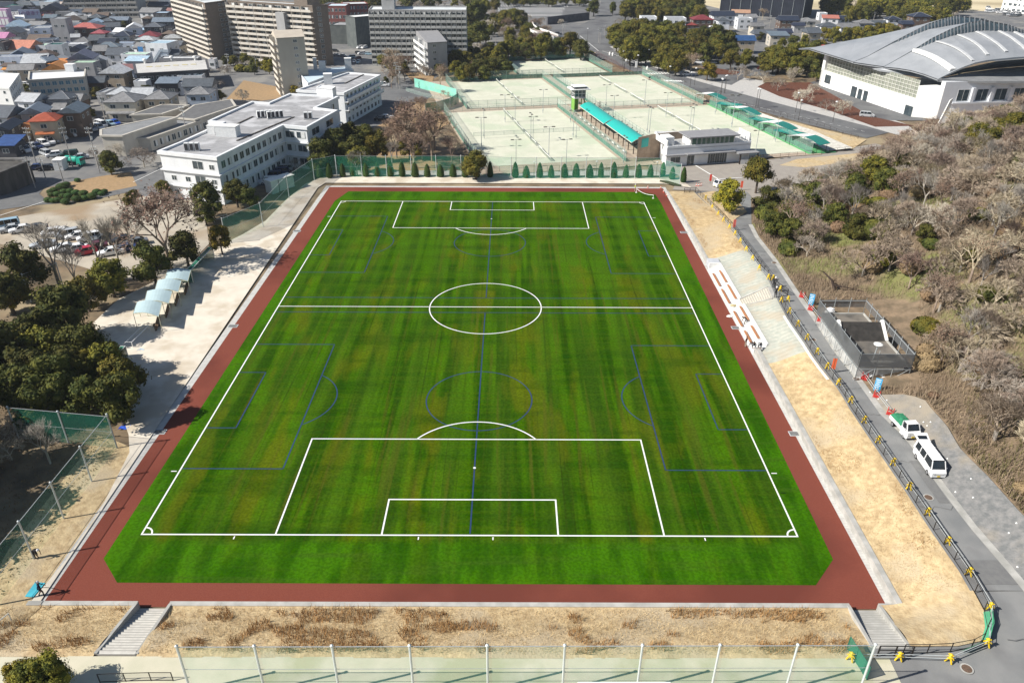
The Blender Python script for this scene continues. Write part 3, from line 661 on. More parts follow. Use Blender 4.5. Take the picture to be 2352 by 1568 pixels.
# revetment drain pipes
for k in range(34):
 yy = random.uniform(-30, 24); t_ = random.uniform(.1, .9)*revw(yy); x = edgx(yy)+t_
 c = B(); c.tube((0, 0, 0), (-.12, 0, .07), .085, n=6); c.build('drain_pipe', m_white, RVT, None, loc=(x, yy, zr(yy)+t_*.62+.06))
# ==== tennis club (local frame, turned 12.6 degrees)
TA = radians(12.6); TO = Vector((-3.0, 131.5))
def T(x, y, z=0): return Vector((TO.x+x*cos(TA)-y*sin(TA), TO.y+x*sin(TA)+y*cos(TA), z))
def Tinv(p): d = Vector((p.x, p.y))-TO; return d.x*cos(TA)+d.y*sin(TA), -d.x*sin(TA)+d.y*cos(TA)
m_court = M('sanded_court', (.60, .60, .485), (.54, .545, .43), .35, detail=9, bump=.04, c3=(.49, .53, .40), sc3=.09)
m_gg = M('green_margin', (.12, .42, .16), (.10, .36, .14), 1)
def tsheet(name, mat, x0, y0, x1, y1, z):
 bb = B(); bb.sheet([T(x0, y0, z), T(x1, y0, z), T(x1, y1, z), T(x0, y1, z)]); return struct(bb.build(name, mat))
tsheet('court_apron', M('apron', (.45, .36, .28), (.38, .31, .24), .6), -1.5, -7, 92, 116, .16)
CB = [(0, 0, 36.4, 62, 'near left'), (8, 67, 44.5, 113.5, 'far left'), (50.5, 61, 85.5, 113.5, 'far right'), (50.5, -4, 88.5, 55.5, 'near right'), (38.5, 122, 75, 156.5, 'farthest')]
for x0, y0, x1, y1, n in CB:
 tsheet('tennis_court', m_court, x0, y0, x1, y1, .18)
tsheet('green_margin', m_gg, 88.5, -6, 97, 58, .17)
# lines on the courts
bb = B(); z = .19; NETS = []
for x0, y0, x1, y1, n in CB:
 k = 2 if n == 'farthest' else (3 if y1-y0 < 53 else 4); w = (y1-y0)/k
 cx = (x0+x1)/2
 for i in range(k):
  cy = y0+w*(i+.5); NETS.append((cx, cy, n, i, k))
  for hy in (5.485, -5.485, 4.115, -4.115): bb.sheet([T(cx-11.9, cy+hy-.04, z), T(cx+11.9, cy+hy-.04, z), T(cx+11.9, cy+hy+.04, z), T(cx-11.9, cy+hy+.04, z)])
  for hx, e in ((11.9, 5.5), (-11.9, 5.5), (6.4, 4.1), (-6.4, 4.1)): bb.sheet([T(cx+hx-.04, cy-e, z+.004), T(cx+hx+.04, cy-e, z+.004), T(cx+hx+.04, cy+e, z+.004), T(cx+hx-.04, cy+e, z+.004)])
struct(bb.build('court_lines', M('faded_line', (.70, .71, .58))))
m_netd = weave('tennis_net', (.22, .25, .2), .04, .010)
cnt = {}
for cx, cy, n, i, k in NETS:
 lab = 'tennis net on the %s courts, %s from the near end' % (n, ordn[i] or 'first'); o = T(cx, cy-6.4)
 t = thing('tennis_net', lab, 'tennis net', o, group='tennis nets'); c = B()
 for s in (-6.4, 6.4): p = T(cx, cy+s, 0); c = B(); c.tube(p, p+Vector((0, 0, 1.25)), .06, n=6); c.build('post', MATS['galvanised_steel'], t, o)
 c = B(); a, b_ = T(cx, cy-6.4, .1), T(cx, cy+6.4, .1); m_ = T(cx, cy, .1)
 for p, q in ((a, m_), (m_, b_)):
  hp = 1.05 if p is a else .88; hq = .88 if q is m_ else 1.05; c.quad(p, q, q+Vector((0, 0, hq)), p+Vector((0, 0, hp)))
 c.build('netting', m_netd, t, o); c = B(); c.beam(a+Vector((0, 0, 1.05)), m_+Vector((0, 0, .88)), .05, .13).beam(m_+Vector((0, 0, .88)), b_+Vector((0, 0, 1.05)), .05, .13); c.build('tape', m_white, t, o)
m_gpost = M('green_post', (.03, .16, .11), rough=.5)
m_gpost2 = M('grey_green_post', (.25, .33, .29), rough=.5)
def tf(label, pts, h=3.0, band=None, mm=None, mp=None, step=3.0, rails=(1, .5, .03)):
 return fence('court_fence', label, [T(*q, .18) for q in pts], h, step, mp or m_gpost2, mm or m_chain2, rails, .08, .05, group='tennis court fences', band=band)
GB = (1.0, m_green_thick)
tf('tall green mesh fence on the left side of the near left courts', [(-1, -2), (-1, 63)], 3.2, band=GB)
tf('tall green mesh fence on the left side of the far left courts', [(7, 66), (7, 115)], 3.2, band=GB)
tf('green fence with dark windbreak behind the far left courts, under the evergreens', [(7, 115), (38, 115), (45.5, 115)], 3.2, band=(1.6, m_green_thick))
tf('green fence between near left courts and the benches under the turquoise canopy', [(37.3, -3), (37.3, 63)], 3.0, band=(1.2, m_green_thick))
tf('green fence on the right side of the far left courts', [(45.5, 66), (45.5, 115)], 3.0, band=(1.2, m_green_thick))
tf('green fence on the left side of the far right courts', [(49.5, 60), (49.5, 113)], 3.0, band=(1.0, m_green_thick))
tf('green fence on the left side of the near right courts, behind the turquoise canopy', [(49.5, -2), (49.5, 56)], 3.0, band=(1.0, m_green_thick))
tf('pale mesh fence between near left and far left courts', [(-1, 63.3), (37.3, 63.3)], 1.3, rails=(1, .03))
tf('taller pale mesh fence on the near edge of the far left courts', [(8, 66.2), (45.5, 66.2)], 2.6)
tf('pale mesh fence between near right and far right courts', [(49.5, 57.5), (86.5, 57.5)], 2.2)
tf('dark green fence with windbreak behind the farthest courts', [(37.5, 158), (76, 158)], 3.0, band=(1.8, m_green_thick), mp=m_gpost)
tf('green fence on the left side of the farthest courts', [(37.5, 121), (37.5, 158)], 3.0, band=GB)
tf('green fence on the right side of the farthest courts', [(76, 119), (76, 158)], 3.0, band=GB)
tf('pale mesh fence on the near edge of the farthest courts', [(38.5, 120.5), (76, 120.5)], 2.2)
tf('short dark green windbreak fence at the far end of the far right courts', [(49.5, 114.4), (87, 114.4)], 1.3, band=(1.2, m_green_thick))
tf('long green fence beside the city road, right of the far right courts', [(87, 57), (87, 114)], 3.4, band=(1.3, m_green_thick))
tf('long green fence right of the near right courts, before the green and white shelters', [(89.4, -6), (89.4, 57)], 3.4, band=(1.5, m_green_thick))
tf('low pale mesh fence across the middle of the near left courts', [(3, 30.8), (35, 30.8)], 1.1, rails=(1, .03))
tf('low mesh fence on the near edge of the near right courts, behind the clubhouse', [(50, 12.5), (74, 9)], 1.1, rails=(1, .03))
fence('court_fence', 'brown mesh fence at the near edge of the near left courts, behind the topiary row', [P(1120, 396), P(1445, 393)], 1.6, 3, M('brown_post', (.16, .11, .07)), None, (1, .1), .07, .05, group='tennis court fences')
# floodlight masts
def mast(h=8.5, heads=2):
 t = thing('floodlight_mast', 'x', 'floodlight'); c = B(); c.tube((0, 0, 0), (0, 0, h), .10, .06, 7); c.build('pole', m_galv, t)
 for s in ((-1, 1) if heads == 2 else (1,)):
  c = B(); c.beam((0, 0, h-.1), (s*.8, 0, h), .07).build('arm', m_galv, t)
  c = B(); c.box(s*1.1, 0, h, .95, .6, .16, 0, .8); c.build('lamp_head', M('dark_lamp', (.10, .095, .08)), t)
 c = B(); c.box(0, .12, 1.2, .3, .2, .6); c.build('control_box', m_galv, t); return t
MS = [('al', 75, 480), ('al', 298, 780), ('al', 312, 735)]
mast_px = [((1106, 342), 'near left courts, by the left fence'), ((1112, 320), 'near left courts, beside the left pair'), ((1219, 325), 'middle of the near left courts'), ((1224, 328), 'middle of the near left courts, right of the pair'), ((1260, 365), 'second net of the near left courts'), ((1183, 282), 'far net of the near left courts'), ((1160, 282), 'far left courts near edge'),
           ((1247, 262), 'near edge of the far left courts'), ((1316, 317), 'fence by the turquoise canopy'), ((1323, 320), 'fence by the turquoise canopy, right of the pair'), ((1310, 282), 'left of the judge tower, at the fence'), ((1300, 388), 'behind the topiary row, middle'), ((1185, 388), 'behind the topiary row, left'), ((1432, 378), 'beside the beige wall end'),
           ((1391, 248), 'far right courts near edge, left'), ((1480, 243), 'far right courts near edge, right'), ((1529, 270), 'far net of the near right courts'), ((1408, 275), 'behind the turquoise canopy'), ((1486, 306), 'behind the clubhouse, left of the pair'), ((1491, 310), 'behind the clubhouse, right of the pair'), ((1583, 302), 'near right courts, left of the pair'), ((1589, 303), 'near right courts, right of the pair'), ((1564, 240), 'right corner of the far right courts'), ((1642, 264), 'green shelters fence, upper'), ((1680, 294), 'green shelters fence, middle'), ((1780, 328), 'green shelters fence, right'), ((1732, 370), 'right of the clubhouse')]
m0 = None
for i, ((u, v), s) in enumerate(mast_px):
 p = P(u, v); lab = 'slim twin-headed floodlight mast, %s' % s; hh = 1.0 if v > 240 else .9
 rz = TA+random.choice((0, pi/2))
 if m0 is None: m0 = mast(); m0['label'] = lab; m0['group'] = 'tennis floodlight masts'; m0.location = p
 else: copy_tree(m0, p, rz, lab, sc=random.uniform(.8, 1.0) if i != 24 else 1.15)
# turquoise barrel canopies
m_turq = M('turquoise_roof', (.02, .44, .38), (.03, .34, .30), 6, rough=.35, stretch=(1, 8, 1))
m_dk = M('dark_brown', (.05, .035, .03))
def canopy(lab, x0, x1, y0, y1, z0, rise):
 o = T((x0+x1)/2, y0); t = thing('barrel_canopy', lab, 'canopy', o, group='turquoise canopies'); c = B(); rows = []
 n = 12
 for dz in (0, .12):
  for j in (0, 1):
   y = y0 if (j == 0) == (dz == 0) else y1
  rows.append([T(lerp(x0, x1, i/n), y0, z0+rise*sin(pi*lerp(.08, .92, i/n))+dz) for i in range(n+1)]); rows.append([T(lerp(x0, x1, i/n), y1, z0+rise*sin(pi*lerp(.08, .92, i/n))+dz) for i in range(n+1)])
 c.loft([rows[0], rows[1], rows[3], rows[2], rows[0]]); c.build('roof', m_turq, t, o, smooth=False)
 c = B()
 for i in (0, n): c.beam(rows[2][i], rows[3][i], .14)
 for y in (0, 1):
  for i in range(n): c.beam(rows[y][i], rows[y][i+1], .14)
 c.build('edge_trim', M('cream_trim', (.6, .6, .5)), t, o)
 k = int((y1-y0)/4.2)
 for i in range(k+1):
  y = lerp(y0+.5, y1-.5, i/k)
  c = B(); p = T(x0+1.0, y); c.beam(p, p+Vector((0, 0, z0+.6)), .22).beam(p+Vector((0, 0, z0-.5)), T(x1-.5, y, z0+1.2), .16); p = T(x1-.8, y); c.beam(p, p+Vector((0, 0, z0+.9)), .2); c.build('post', m_dk, t, o)
canopy('far turquoise barrel-roofed canopy starting at the judge tower', 40.6, 46.2, 25.5, 49.5, 2.7, 1.5)
canopy('near turquoise barrel-roofed canopy ending at the beige clubhouse wall', 40.9, 46.5, 3.2, 24.5, 2.9, 1.5)
for k in range(10):
 y = 5+k*4.4; o = T(39.8, y); t = thing('bench', 'white court bench under the left edge of the turquoise canopies, %s from the near end' % (ordn[k] or 'first'), 'bench', o, TA+pi/2, 'court benches')
 c = B(); c.box(0, 0, .62, 1.7, .42, .06); c.build('seat', m_white, t); c = B(); c.box(0, .22, .85, 1.7, .05, .3); c.build('backrest', m_white, t)
 for s in (-.65, .65): c = B(); c.box(s, 0, .4, .06, .4, .4); c.build('leg', m_galv, t)
# judge tower
o = P(1327, 256); jt = thing('judge_tower', 'green and white glazed judge tower with stairs, at the far end of the turquoise canopy', 'tower', o, TA)
m_jg = M('tower_green', (.20, .42, .08), (.18, .36, .07), 2); m_glass = M('dark_glass', (.03, .045, .055), (.06, .08, .09), .8, rough=.12, spec=.8)
m_wh = M('white_wall', (.78, .78, .76), (.70, .70, .68), .35, stretch=(1, 1, .3)); m_fr = M('window_frame', (.66, .67, .66))
c = B(); c.box(-1.7, 0, 2.3, .25, 3.6, 4.6).box(-.6, 1.6, 2.3, 2.2, .25, 4.6).box(1.6, 1.6, 2.3, .25, .25, 4.6).box(1.6, -1.6, 2.3, .25, .25, 4.6); c.build('green_wall', m_jg, jt)
c = B(); c.box(0, 0, 4.6, 3.9, 3.9, .3); c.build('floor_slab', m_wh, jt)
c = B(); c.box(0, 0, 6.0, 3.5, 3.5, 2.4); c.build('glazing', m_glass, jt); c = B()
for a in (-1.8, -.6, .6, 1.8):
 for s in (-1.8, 1.8): c.box(a, s, 6, .12, .12, 2.5); c.box(s, a, 6, .12, .12, 2.5)
for z in (5.0, 6.0, 7.15):
 for s in (-1.8, 1.8): c.box(0, s, z, 3.6, .1, .1); c.box(s, 0, z, .1, 3.6, .1)
c.build('mullions', m_fr, jt); c = B(); c.box(0, 0, 7.35, 6.4, 5.6, .22); c.build('eaves', m_wh, jt)
c = B(); c.box(0, 0, 7.75, 4.0, 3.6, .6); c.build('lantern', M('dark_grey', (.06, .06, .065)), jt); c = B(); c.box(0, 0, 8.12, 4.4, 4.0, .14); c.build('roof', m_wh, jt)
c = B()
for i in range(9): c.box(1.0+.28*i, -2.1, 4.4-.42*i, .3, .9, .06)
c.beam((.9, -2.6, 5.5), (3.6, -2.6, 1.6), .06).beam((.9, -2.6, 4.5), (3.6, -2.6, .6), .12); c.build('stairs', m_dk, jt)
class Count:
 def __init__(s): s.n = 0; s.extra = None
def windows(t, o, cnt, a, b_, z0, rows, cols, ww, wh, fh, sill=1.0, mg=None, mf=None, proud=.05, kind='window', cross=True, u0=.03, u1=.97, lim=100, curtain=False):
 """windows on the wall a->b (outside is to the right of a->b seen from above, i.e. clockwise)"""
 a, b_ = Vector((a[0], a[1])), Vector((b_[0], b_[1])); d = b_-a; L = d.length; d.normalize(); n = Vector((d.y, -d.x))
 for r in range(rows):
  for c_ in range(cols):
   s = L*lerp(u0, u1, (c_+.5)/cols); zc = z0+r*fh+sill+wh/2
   if cnt.n >= lim:
    if cnt.extra is None: cnt.extra = B()
    bb = cnt.extra
   else: bb = B()
   def pt(ds, dz, off): q = a+d*(s+ds)+n*off; return (q.x, q.y, zc+dz)
   w, h = ww/2, wh/2
   bb.mi = 1; f = .07
   for (x0, x1, y0, y1) in ((-w-f, w+f, -h-f, -h), (-w-f, w+f, h, h+f), (-w-f, -w, -h, h), (w, w+f, -h, h))+(((-f/2, f/2, -h, h),) if cross and ww > .8 else ()):
    bb.add([pt(x0, y0, proud), pt(x1, y0, proud), pt(x1, y1, proud), pt(x0, y1, proud), pt(x0, y0, -.02), pt(x1, y0, -.02), pt(x1, y1, -.02), pt(x0, y1, -.02)], [(0, 1, 2, 3), (4, 5, 1, 0), (5, 6, 2, 1), (6, 7, 3, 2), (7, 4, 0, 3)])
   bb.mi = 0; q = proud*.5; bb.add([pt(-w, -h, q), pt(w, -h, q), pt(w, h, q), pt(-w, h, q)], [(0, 1, 2, 3)])
   if curtain and random.random() < .45:
    bb.mi = 1; xx = random.choice((-1, 1)); q = proud*.55; bb.add([pt(min(0, xx*w*.9), -h*.95, q), pt(max(0, xx*w*.9), -h*.95, q), pt(max(0, xx*w*.9), h*.95, q), pt(min(0, xx*w*.9), h*.95, q)], [(0, 1, 2, 3)])
   if cnt.n < lim: bb.build(kind, [mg or m_glass, mf or m_fr], t, o)
   cnt.n += 1
def flush(t, o, cnt, kind='window', mg=None, mf=None):
 if cnt.extra: x = cnt.extra.build(kind, [mg or m_glass, mf or m_fr], t, o); x['kind'] = 'stuff'
def polyb(name, lab, cat, pts, h, mw, mr, par=.5, fac=(), z0=0., world=False, k='D', parw=.3, cap=None, lip=0.0, group=None):
 """flat-roofed block: pts = roof corners (photo pixels at height h+par, or world) counter-clockwise seen from above"""
 q = [Vector(p) for p in pts] if world else [W(k, *p, z=h+par+z0).xy for p in pts]
 ar = sum(q[i][0]*q[(i+1) % len(q)][1]-q[(i+1) % len(q)][0]*q[i][1] for i in range(len(q)))
 if ar < 0: raise Exception('cw '+lab)
 o = Vector((sum(p[0] for p in q)/len(q), sum(p[1] for p in q)/len(q), z0)); t = thing(name, lab, cat, o, group=group); n = len(q)
 c = B(); c.prism(q, z0-.1, z0+h); c.build('wall', mw, t, o)
 ins = []
 for i in range(n):
  p0, p1, p2 = Vector(q[i-1]), Vector(q[i]), Vector(q[(i+1) % n]); d1 = (p1-p0).normalized(); d2 = (p2-p1).normalized()
  n1 = Vector((-d1.y, d1.x)); n2 = Vector((-d2.y, d2.x)); m_ = (n1+n2); m_ = m_/max(.4, m_.length_squared/2); ins.append((p1+m_*parw, p1-m_*lip))
 c = B()
 I = [x[0] for x in ins]; O = [x[1] for x in ins]; zt = z0+h+par
 rows = [[(p.x, p.y, z0+h-.25) for p in O], [(p.x, p.y, zt) for p in O], [(p.x, p.y, zt) for p in I], [(p.x, p.y, z0+h+.02) for p in I]]
 c.loft(rows, close=True); c.loft([[(p.x, p.y, z0+h-.25) for p in O], [(p[0]*.999+o.x*.001, p[1]*.999+o.y*.001, z0+h-.25) for p in q]], close=True); c.build('parapet', cap or mw, t, o)
 c = B(); c.sheet([(p.x, p.y, z0+h+.05) for p in I]); c.build('roof', mr, t, o)
 cnt = Count()
 for (e, rows_, cols, ww, wh, fh, sill) in fac:
  # outside must be right of a->b when q is CCW, walking a->b along the polygon puts outside on the right
  windows(t, o, cnt, q[e], q[(e+1) % n], z0, rows_, cols, ww, wh, fh, sill, curtain=True)
 flush(t, o, cnt)
 t['q'] = 0; del t['q']
 return t, q, o
# clubhouse
m_roofg = M('grey_metal_roof', (.30, .30, .31), (.26, .26, .27), 1, wave=('X', 3, .2)); m_deck = M('roof_deck', (.50, .50, .49), (.42, .42, .41), .5)
m_beige = M('beige_wall', (.40, .31, .23), (.33, .25, .18), 1.2)
ch, q, o = polyb('clubhouse', 'white clubhouse with roof terrace, long glazed upper room and beige curved screen wall', 'building', [('ao', 625, 690), ('ao', 2030, 600), ('ao', 1950, 400), ('ao', 330, 440)][0:0] or [W('ao', 612, 560, 5.2).xy, W('ao', 2035, 470, 5.2).xy, W('ao', 1990, 310, 5.2).xy, W('ao', 400, 300, 5.2).xy], 4.6, M('club_wall', (.82, .83, .84), (.76, .77, .78), .4), m_deck, .6, world=True)
ca, cb, cc, cdd = q; fx = (Vector(cb)-Vector(ca)); fL = fx.length; fx.normalize(); fn = Vector((fx.y, -fx.x))
def CF(s, off, z): p = Vector(ca)+fx*(s*fL)+fn*off; return Vector((p.x, p.y, z))
cnt = Count()
windows(ch, o, cnt, CF(.02, 0, 0).xy, CF(.2, 0, 0).xy, 0, 1, 1, 2.6, 1.4, 3, .9); windows(ch, o, cnt, CF(.24, 0, 0).xy, CF(.34, 0, 0).xy, 0, 1, 1, 1.9, 2.4, 3, .1, kind='entrance_door')
windows(ch, o, cnt, CF(.49, 0, 0).xy, CF(.73, 0, 0).xy, 0, 1, 4, 1.25, 2.7, 3, .2, cross=True)
windows(ch, o, cnt, cdd, ca, 0, 2, 2, 1.2, 1.3, 2.5, .8, u0=.1, u1=.9)
def prbox(par, name, s0, s1, o0, o1, z0, z1, mat, c=None):
 c = B(); c.prism([CF(s0, o0, 0).xy, CF(s1, o0, 0).xy, CF(s1, o1, 0).xy, CF(s0, o1, 0).xy], z0, z1); return c.build(name, mat, par, o)
prbox(ch, 'canopy_slab', .22, .80, -.0, 1.5, 3.0, 3.25, m_roofg); prbox(ch, 'canopy_slab', -.02, .22, 0, 1.0, 2.9, 3.1, m_roofg); prbox(ch, 'side_porch_roof', .80, 1.06, -1.0, 2.6, 2.7, 2.95, m_roofg)
prbox(ch, 'porch_wall', .84, 1.03, 2.2, 2.4, 0, 1.2, m_wh)
for s in (.83, 1.04): prbox(ch, 'post', s, s+.012, 2.2, 2.4, 0, 2.7, m_dk)
prbox(ch, 'upper_room', .27, .80, -5.0, -.2, 4.7, 7.0, m_wh); prbox(ch, 'upper_roof', .24, .84, -6.2, .7, 7.0, 7.3, m_roofg)
cn2 = Count(); windows(ch, o, cn2, CF(.275, -.2, 0).xy, CF(.795, -.2, 0).xy, 4.7, 1, 9, 1.45, 1.8, 3, .3, mg=M('green_glass', (.03, .09, .07), (.05, .13, .10), .5, rough=.15, spec=.8), cross=False, proud=.12)
prbox(ch, 'roof_room', .03, .13, -6.5, -2.8, 4.7, 6.7, m_wh); prbox(ch, 'terrace_wall', .0, .012, -8.5, -.3, 5.2, 6.6, m_wh)
for k in range(3): prbox(ch, 'terrace_screen', .985, .995, -6.4+k*2, -4.6+k*2, 5.2, 7.2, m_wh)
c = B()
for s0, s1 in ((.02, .26), (.85, .99)):
 for zz in (5.3, 5.6, 5.9, 6.2, 6.5): c.beam(CF(s0, -.15, zz), CF(s1, -.15, zz), .05)
 for s in ring_simplify(s0, s1, 4): c.beam(CF(s, -.15, 5.1), CF(s, -.15, 6.6), .06)
c.build('terrace_railing', M('blue_grey_rail', (.42, .47, .55)), ch, o)
bwp = [W('ao', 120, 400, 6.6).xy, W('ao', 340, 350, 6.6).xy, W('ao', 700, 310, 6.6).xy, W('ao', 1100, 285, 6.6).xy, W('ao', 1460, 282, 6.6).xy]
c = B(); rows = []
for p in bwp: rows.append([(p.x, p.y, 0), (p.x, p.y, 6.5), (p.x+.1, p.y+.35, 6.5), (p.x+.1, p.y+.35, 0)])
c.loft(rows); c.sheet(rows[0]); sw = c.build('screen_wall', m_beige, ch, o)
a0, a1 = bwp[0], bwp[1]; d = (a1-a0); c = B(); n_ = Vector((d.y, -d.x)).normalized()*.04
c.add([(*(a0+d*.28+n_), 3.6), (*(a0+d*.82+n_), 3.6), (*(a0+d*.82+n_), 5.9), (*(a0+d*.28+n_), 5.9)], [(0, 1, 2, 3)]); c.build('turquoise_panel', m_turq, sw, o)
# green and white shelters beside the bicycle park
m_gshel = M('green_shelter', (.02, .20, .17), (.015, .15, .13), 3)
SHL = [((30, 155), (200, 190)), ((205, 228), (340, 245)), ((295, 265), (480, 320)), ((490, 352), (620, 380)), ((570, 390), (780, 440)), ((700, 450), (860, 485)), ((830, 500), (1040, 560))]
for i, (a, b_) in enumerate(SHL):
 a = W('aj', *a, z=2.6) if 0 else P(1600+a[0]*.2762, 174+a[1]*.2762, 2.6); b_ = P(1600+b_[0]*.2762, 174+b_[1]*.2762, 2.6); c0 = (a+b_)/2; c0.z = 0
 big = i in (0, 2, 4, 6); L = (b_-a).length*.5+1.2
 t = thing('bicycle_shelter', 'small %s shelter beside the right tennis courts, %s from the far end' % ('green and white arched' if big else 'flat green', ordn[i] or 'first'), 'shelter', c0, atan2(b_.y-a.y, b_.x-a.x), 'green and white shelters')
 w = 4.4; n = 8
 if big:
  c = B(); rows = [[(-L+L*1.0*k/n, s*w/2, 2.5+1.0*sin(pi*.5*k/n)) for k in range(n+1)] for s in (-1, 1)]; c.loft(rows); c.loft([[(x, y, z+.08) for x, y, z in r] for r in rows]); c.build('white_roof', m_white, t)
  c = B(); rows = [[(L*1.0*k/n, s*w/2, 2.5+1.0*cos(pi*.5*k/n)) for k in range(n+1)] for s in (-1, 1)]; c.loft(rows); c.loft([[(x, y, z+.08) for x, y, z in r] for r in rows]); c.build('green_roof', m_gshel, t)
 else: c = B(); c.box(0, 0, 2.6, 2*L, w, .12); c.build('green_roof', m_gshel, t); c = B(); c.box(0, 0, 2.68, 2*L*.7, w*.6, .05); c.build('roof_panel', M('green_panel', (.03, .30, .24)), t)
 for x in (-L*.85, 0, L*.85):
  for s in (-1, 1): c = B(); c.tube((x, s*w*.42, 0), (x, s*w*.42, 2.6), .06, n=5); c.build('post', m_black, t)
# sloping pale stone wall beside the shelters
rows = []; c = B()
for (ax, ay), (bx, by) in (((480, 320), (510, 300)), ((700, 430), (720, 375)), ((900, 530), (960, 450)), ((1090, 625), (1300, 600))):
 p = P(1600+ax*.2762, 174+ay*.2762, .3); q = P(1600+bx*.2762, 174+by*.2762, .9); rows.append([p, q])
c.loft(rows); tag(c.build('rubble_slope', M('pale_rubble', (.62, .60, .54), (.45, .43, .38), 1.2, bump=.5), smooth=False), 'pale rough stone slope between the green shelters and the brown grass verge', 'wall')
# ==== school
m_scw = M('school_wall', (.74, .75, .76), (.64, .66, .68), .5, stretch=(1, 1, .25)); m_scr = M('school_roof', (.36, .36, .37), (.25, .25, .255), .6, stretch=(1, 3, 1), detail=9, c3=(.46, .46, .47), sc3=.2)
m_cream = M('cream_wall', (.50, .47, .41), (.44, .41, .36), .6, stretch=(1, 1, .3)); m_ac = M('white_unit', (.68, .69, .69), (.60, .61, .61), 2)
def ledges(t, o, q, zs, mat, out=.45, th=.22, name='ledge'):
 n = len(q); Q = [Vector(p) for p in q]; ins = []
 for i in range(n):
  p0, p1, p2 = Q[i-1], Q[i], Q[(i+1) % n]; d1 = (p1-p0).normalized(); d2 = (p2-p1).normalized(); n1 = Vector((d1.y, -d1.x)); n2 = Vector((d2.y, -d2.x)); m_ = n1+n2
  ins.append(p1+m_/max(.5, m_.length_squared/2)*out)
 for z in zs:
  c = B(); R = [[(p.x, p.y, z) for p in Q], [(p.x, p.y, z) for p in ins], [(p.x, p.y, z+th) for p in ins], [(p.x, p.y, z+th) for p in Q]]; c.loft(R, close=True); c.build(name, mat, t, o)
s1 = [(365, 346), (496, 360), (649, 286), (703, 291), (772, 253), (722, 247), (776, 221), (666, 215), (618, 236), (580, 233), (481, 277), (515, 280), (417, 325)]
sc1, q, o = polyb('school_building', 'long white three-storey school building with stepped grey roof, left of the far net', 'building', s1, 10.2, m_scw, m_scr, .5, [(1, 3, 11, 1.5, 1.5, 3.3, 1.1), (2, 3, 2, 2.4, 1.5, 3.3, 1.1), (3, 3, 2, 4.2, 1.6, 3.3, 1.1), (5, 3, 2, 1.6, 1.5, 3.3, 1.1)], lip=.35)
ledges(sc1, o, q, (3.1, 6.5), m_scw)
c0 = Count(); windows(sc1, o, c0, q[0], q[1], 0, 3, 1, 2.6, 1.7, 3.3, .9, u0=.55, u1=.75); windows(sc1, o, c0, q[0], q[1], 0, 3, 1, 1.2, 1.0, 3.3, 1.1, u0=.8, u1=.98); windows(sc1, o, c0, q[0], q[1], 0, 2, 2, 1.2, 1.0, 3.3, 1.1, u0=.05, u1=.55)
def ac(p, n=3, lab='', rz=0, w=.9):
 t = thing('air_conditioner', lab, 'air conditioner', p, rz)
 for i in range(n):
  c = B(); c.box(i*(w+.25), 0, .95, w, 1.0, 1.7); u = c.build('unit', m_ac, t); c = B(); c.box(i*(w+.25), -.52, .95, w*.78, .06, 1.4); c.build('grille', M('grille', (.05, .05, .055)), u)
 c = B(); c.box((n-1)*(w+.25)/2, 0, .05, n*(w+.25), 1.3, .1); c.build('base', m_roofg, t)
zr_ = 10.27
for k, a, b_, z, lab in (('b', (-150, 1310), (380, 1090), 10.4, 'long dark pipe run along the near part of the school roof'), ('b', (855, 778), (1040, 690), 9.5, 'dark pipe run on the far school wing roof'), ('a', (2351, 1085), (2160, 1175), 10.4, 'rusty pipe run beside the water tank on the school roof')):
 a, b_ = W(k, *a, z), W(k, *b_, z); t = thing('roof_pipe', lab, 'pipe', a); c = B(); c.beam(a, b_, .16); c.beam(a+Vector((.3, .3, 0)), b_+Vector((.3, .3, 0)), .1); c.build('pipe', M('old_pipe', (.10, .085, .07)), t, a)
 for q in range(9): p = a.lerp(b_, (q+.5)/9); c = B(); c.box(p.x, p.y, z-.1, .7, .7, .12); c.build('block', m_scr, t, a)
ac(W('a', 1745, 1405, zr_), 3, 'three white rooftop air conditioners on the near end of the school roof', .1)
ac(W('b', 60, 1100, zr_), 4, 'dark fronted rooftop air conditioners in the middle of the school roof, left bank', .45, .8)
ac(W('b', 155, 1105, zr_), 4, 'dark fronted rooftop air conditioners in the middle of the school roof, right bank', .45, .8)
ac(W('b', 500, 1110, zr_), 2, 'pair of small white rooftop units near the right side of the school roof', .1, .9)
def boxon(name, lab, cat, p, w, d, h, rz, mat=None, lid=True):
 t = thing(name, lab, cat, p, rz); c = B(); c.box(0, 0, h/2, w, d, h); c.build('body', mat or m_ac, t)
 if lid: c = B(); c.box(0, 0, h+.06, w*1.06, d*1.06, .12); c.build('lid', m_wh, t)
 return t
boxon('water_tank', 'large white panelled water tank on the left part of the school roof', 'water tank', W('a', 2130, 1265, zr_), 5.0, 2.6, 2.4, -.1)
boxon('water_tank', 'small white box tank beside the large tank on the school roof', 'water tank', W('a', 1985, 1245, zr_), 1.8, 1.8, 2.0, -.1)
s3p = [(682, 206), (789, 213), (872, 172), (800, 166)]
sc3, q, o = polyb('school_building', 'far white school wing with open corridor balconies on its right side', 'building', s3p, 9.3, m_scw, m_scr, .5, [(1, 4, 9, 1.5, 1.2, 2.35, .9)], lip=.25)
for z in (4.4, 6.9):
 c = B(); a, b_ = Vector(q[1]), Vector(q[2]); d = (b_-a).normalized(); n_ = Vector((d.y, -d.x)); c.prism([a, b_, b_+n_*1.2, a+n_*1.2], z, z+.2); c.prism([a+n_*1.1, b_+n_*1.1, b_+n_*1.2, a+n_*1.2], z, z+1.1); c.build('balcony', m_scw, sc3, o)
polyb('stair_tower', 'white stair tower rising between the two school roofs', 'building', [(726, 200), (763, 204), (771, 199), (737, 195)], 12.6, m_scw, m_scw, .2)
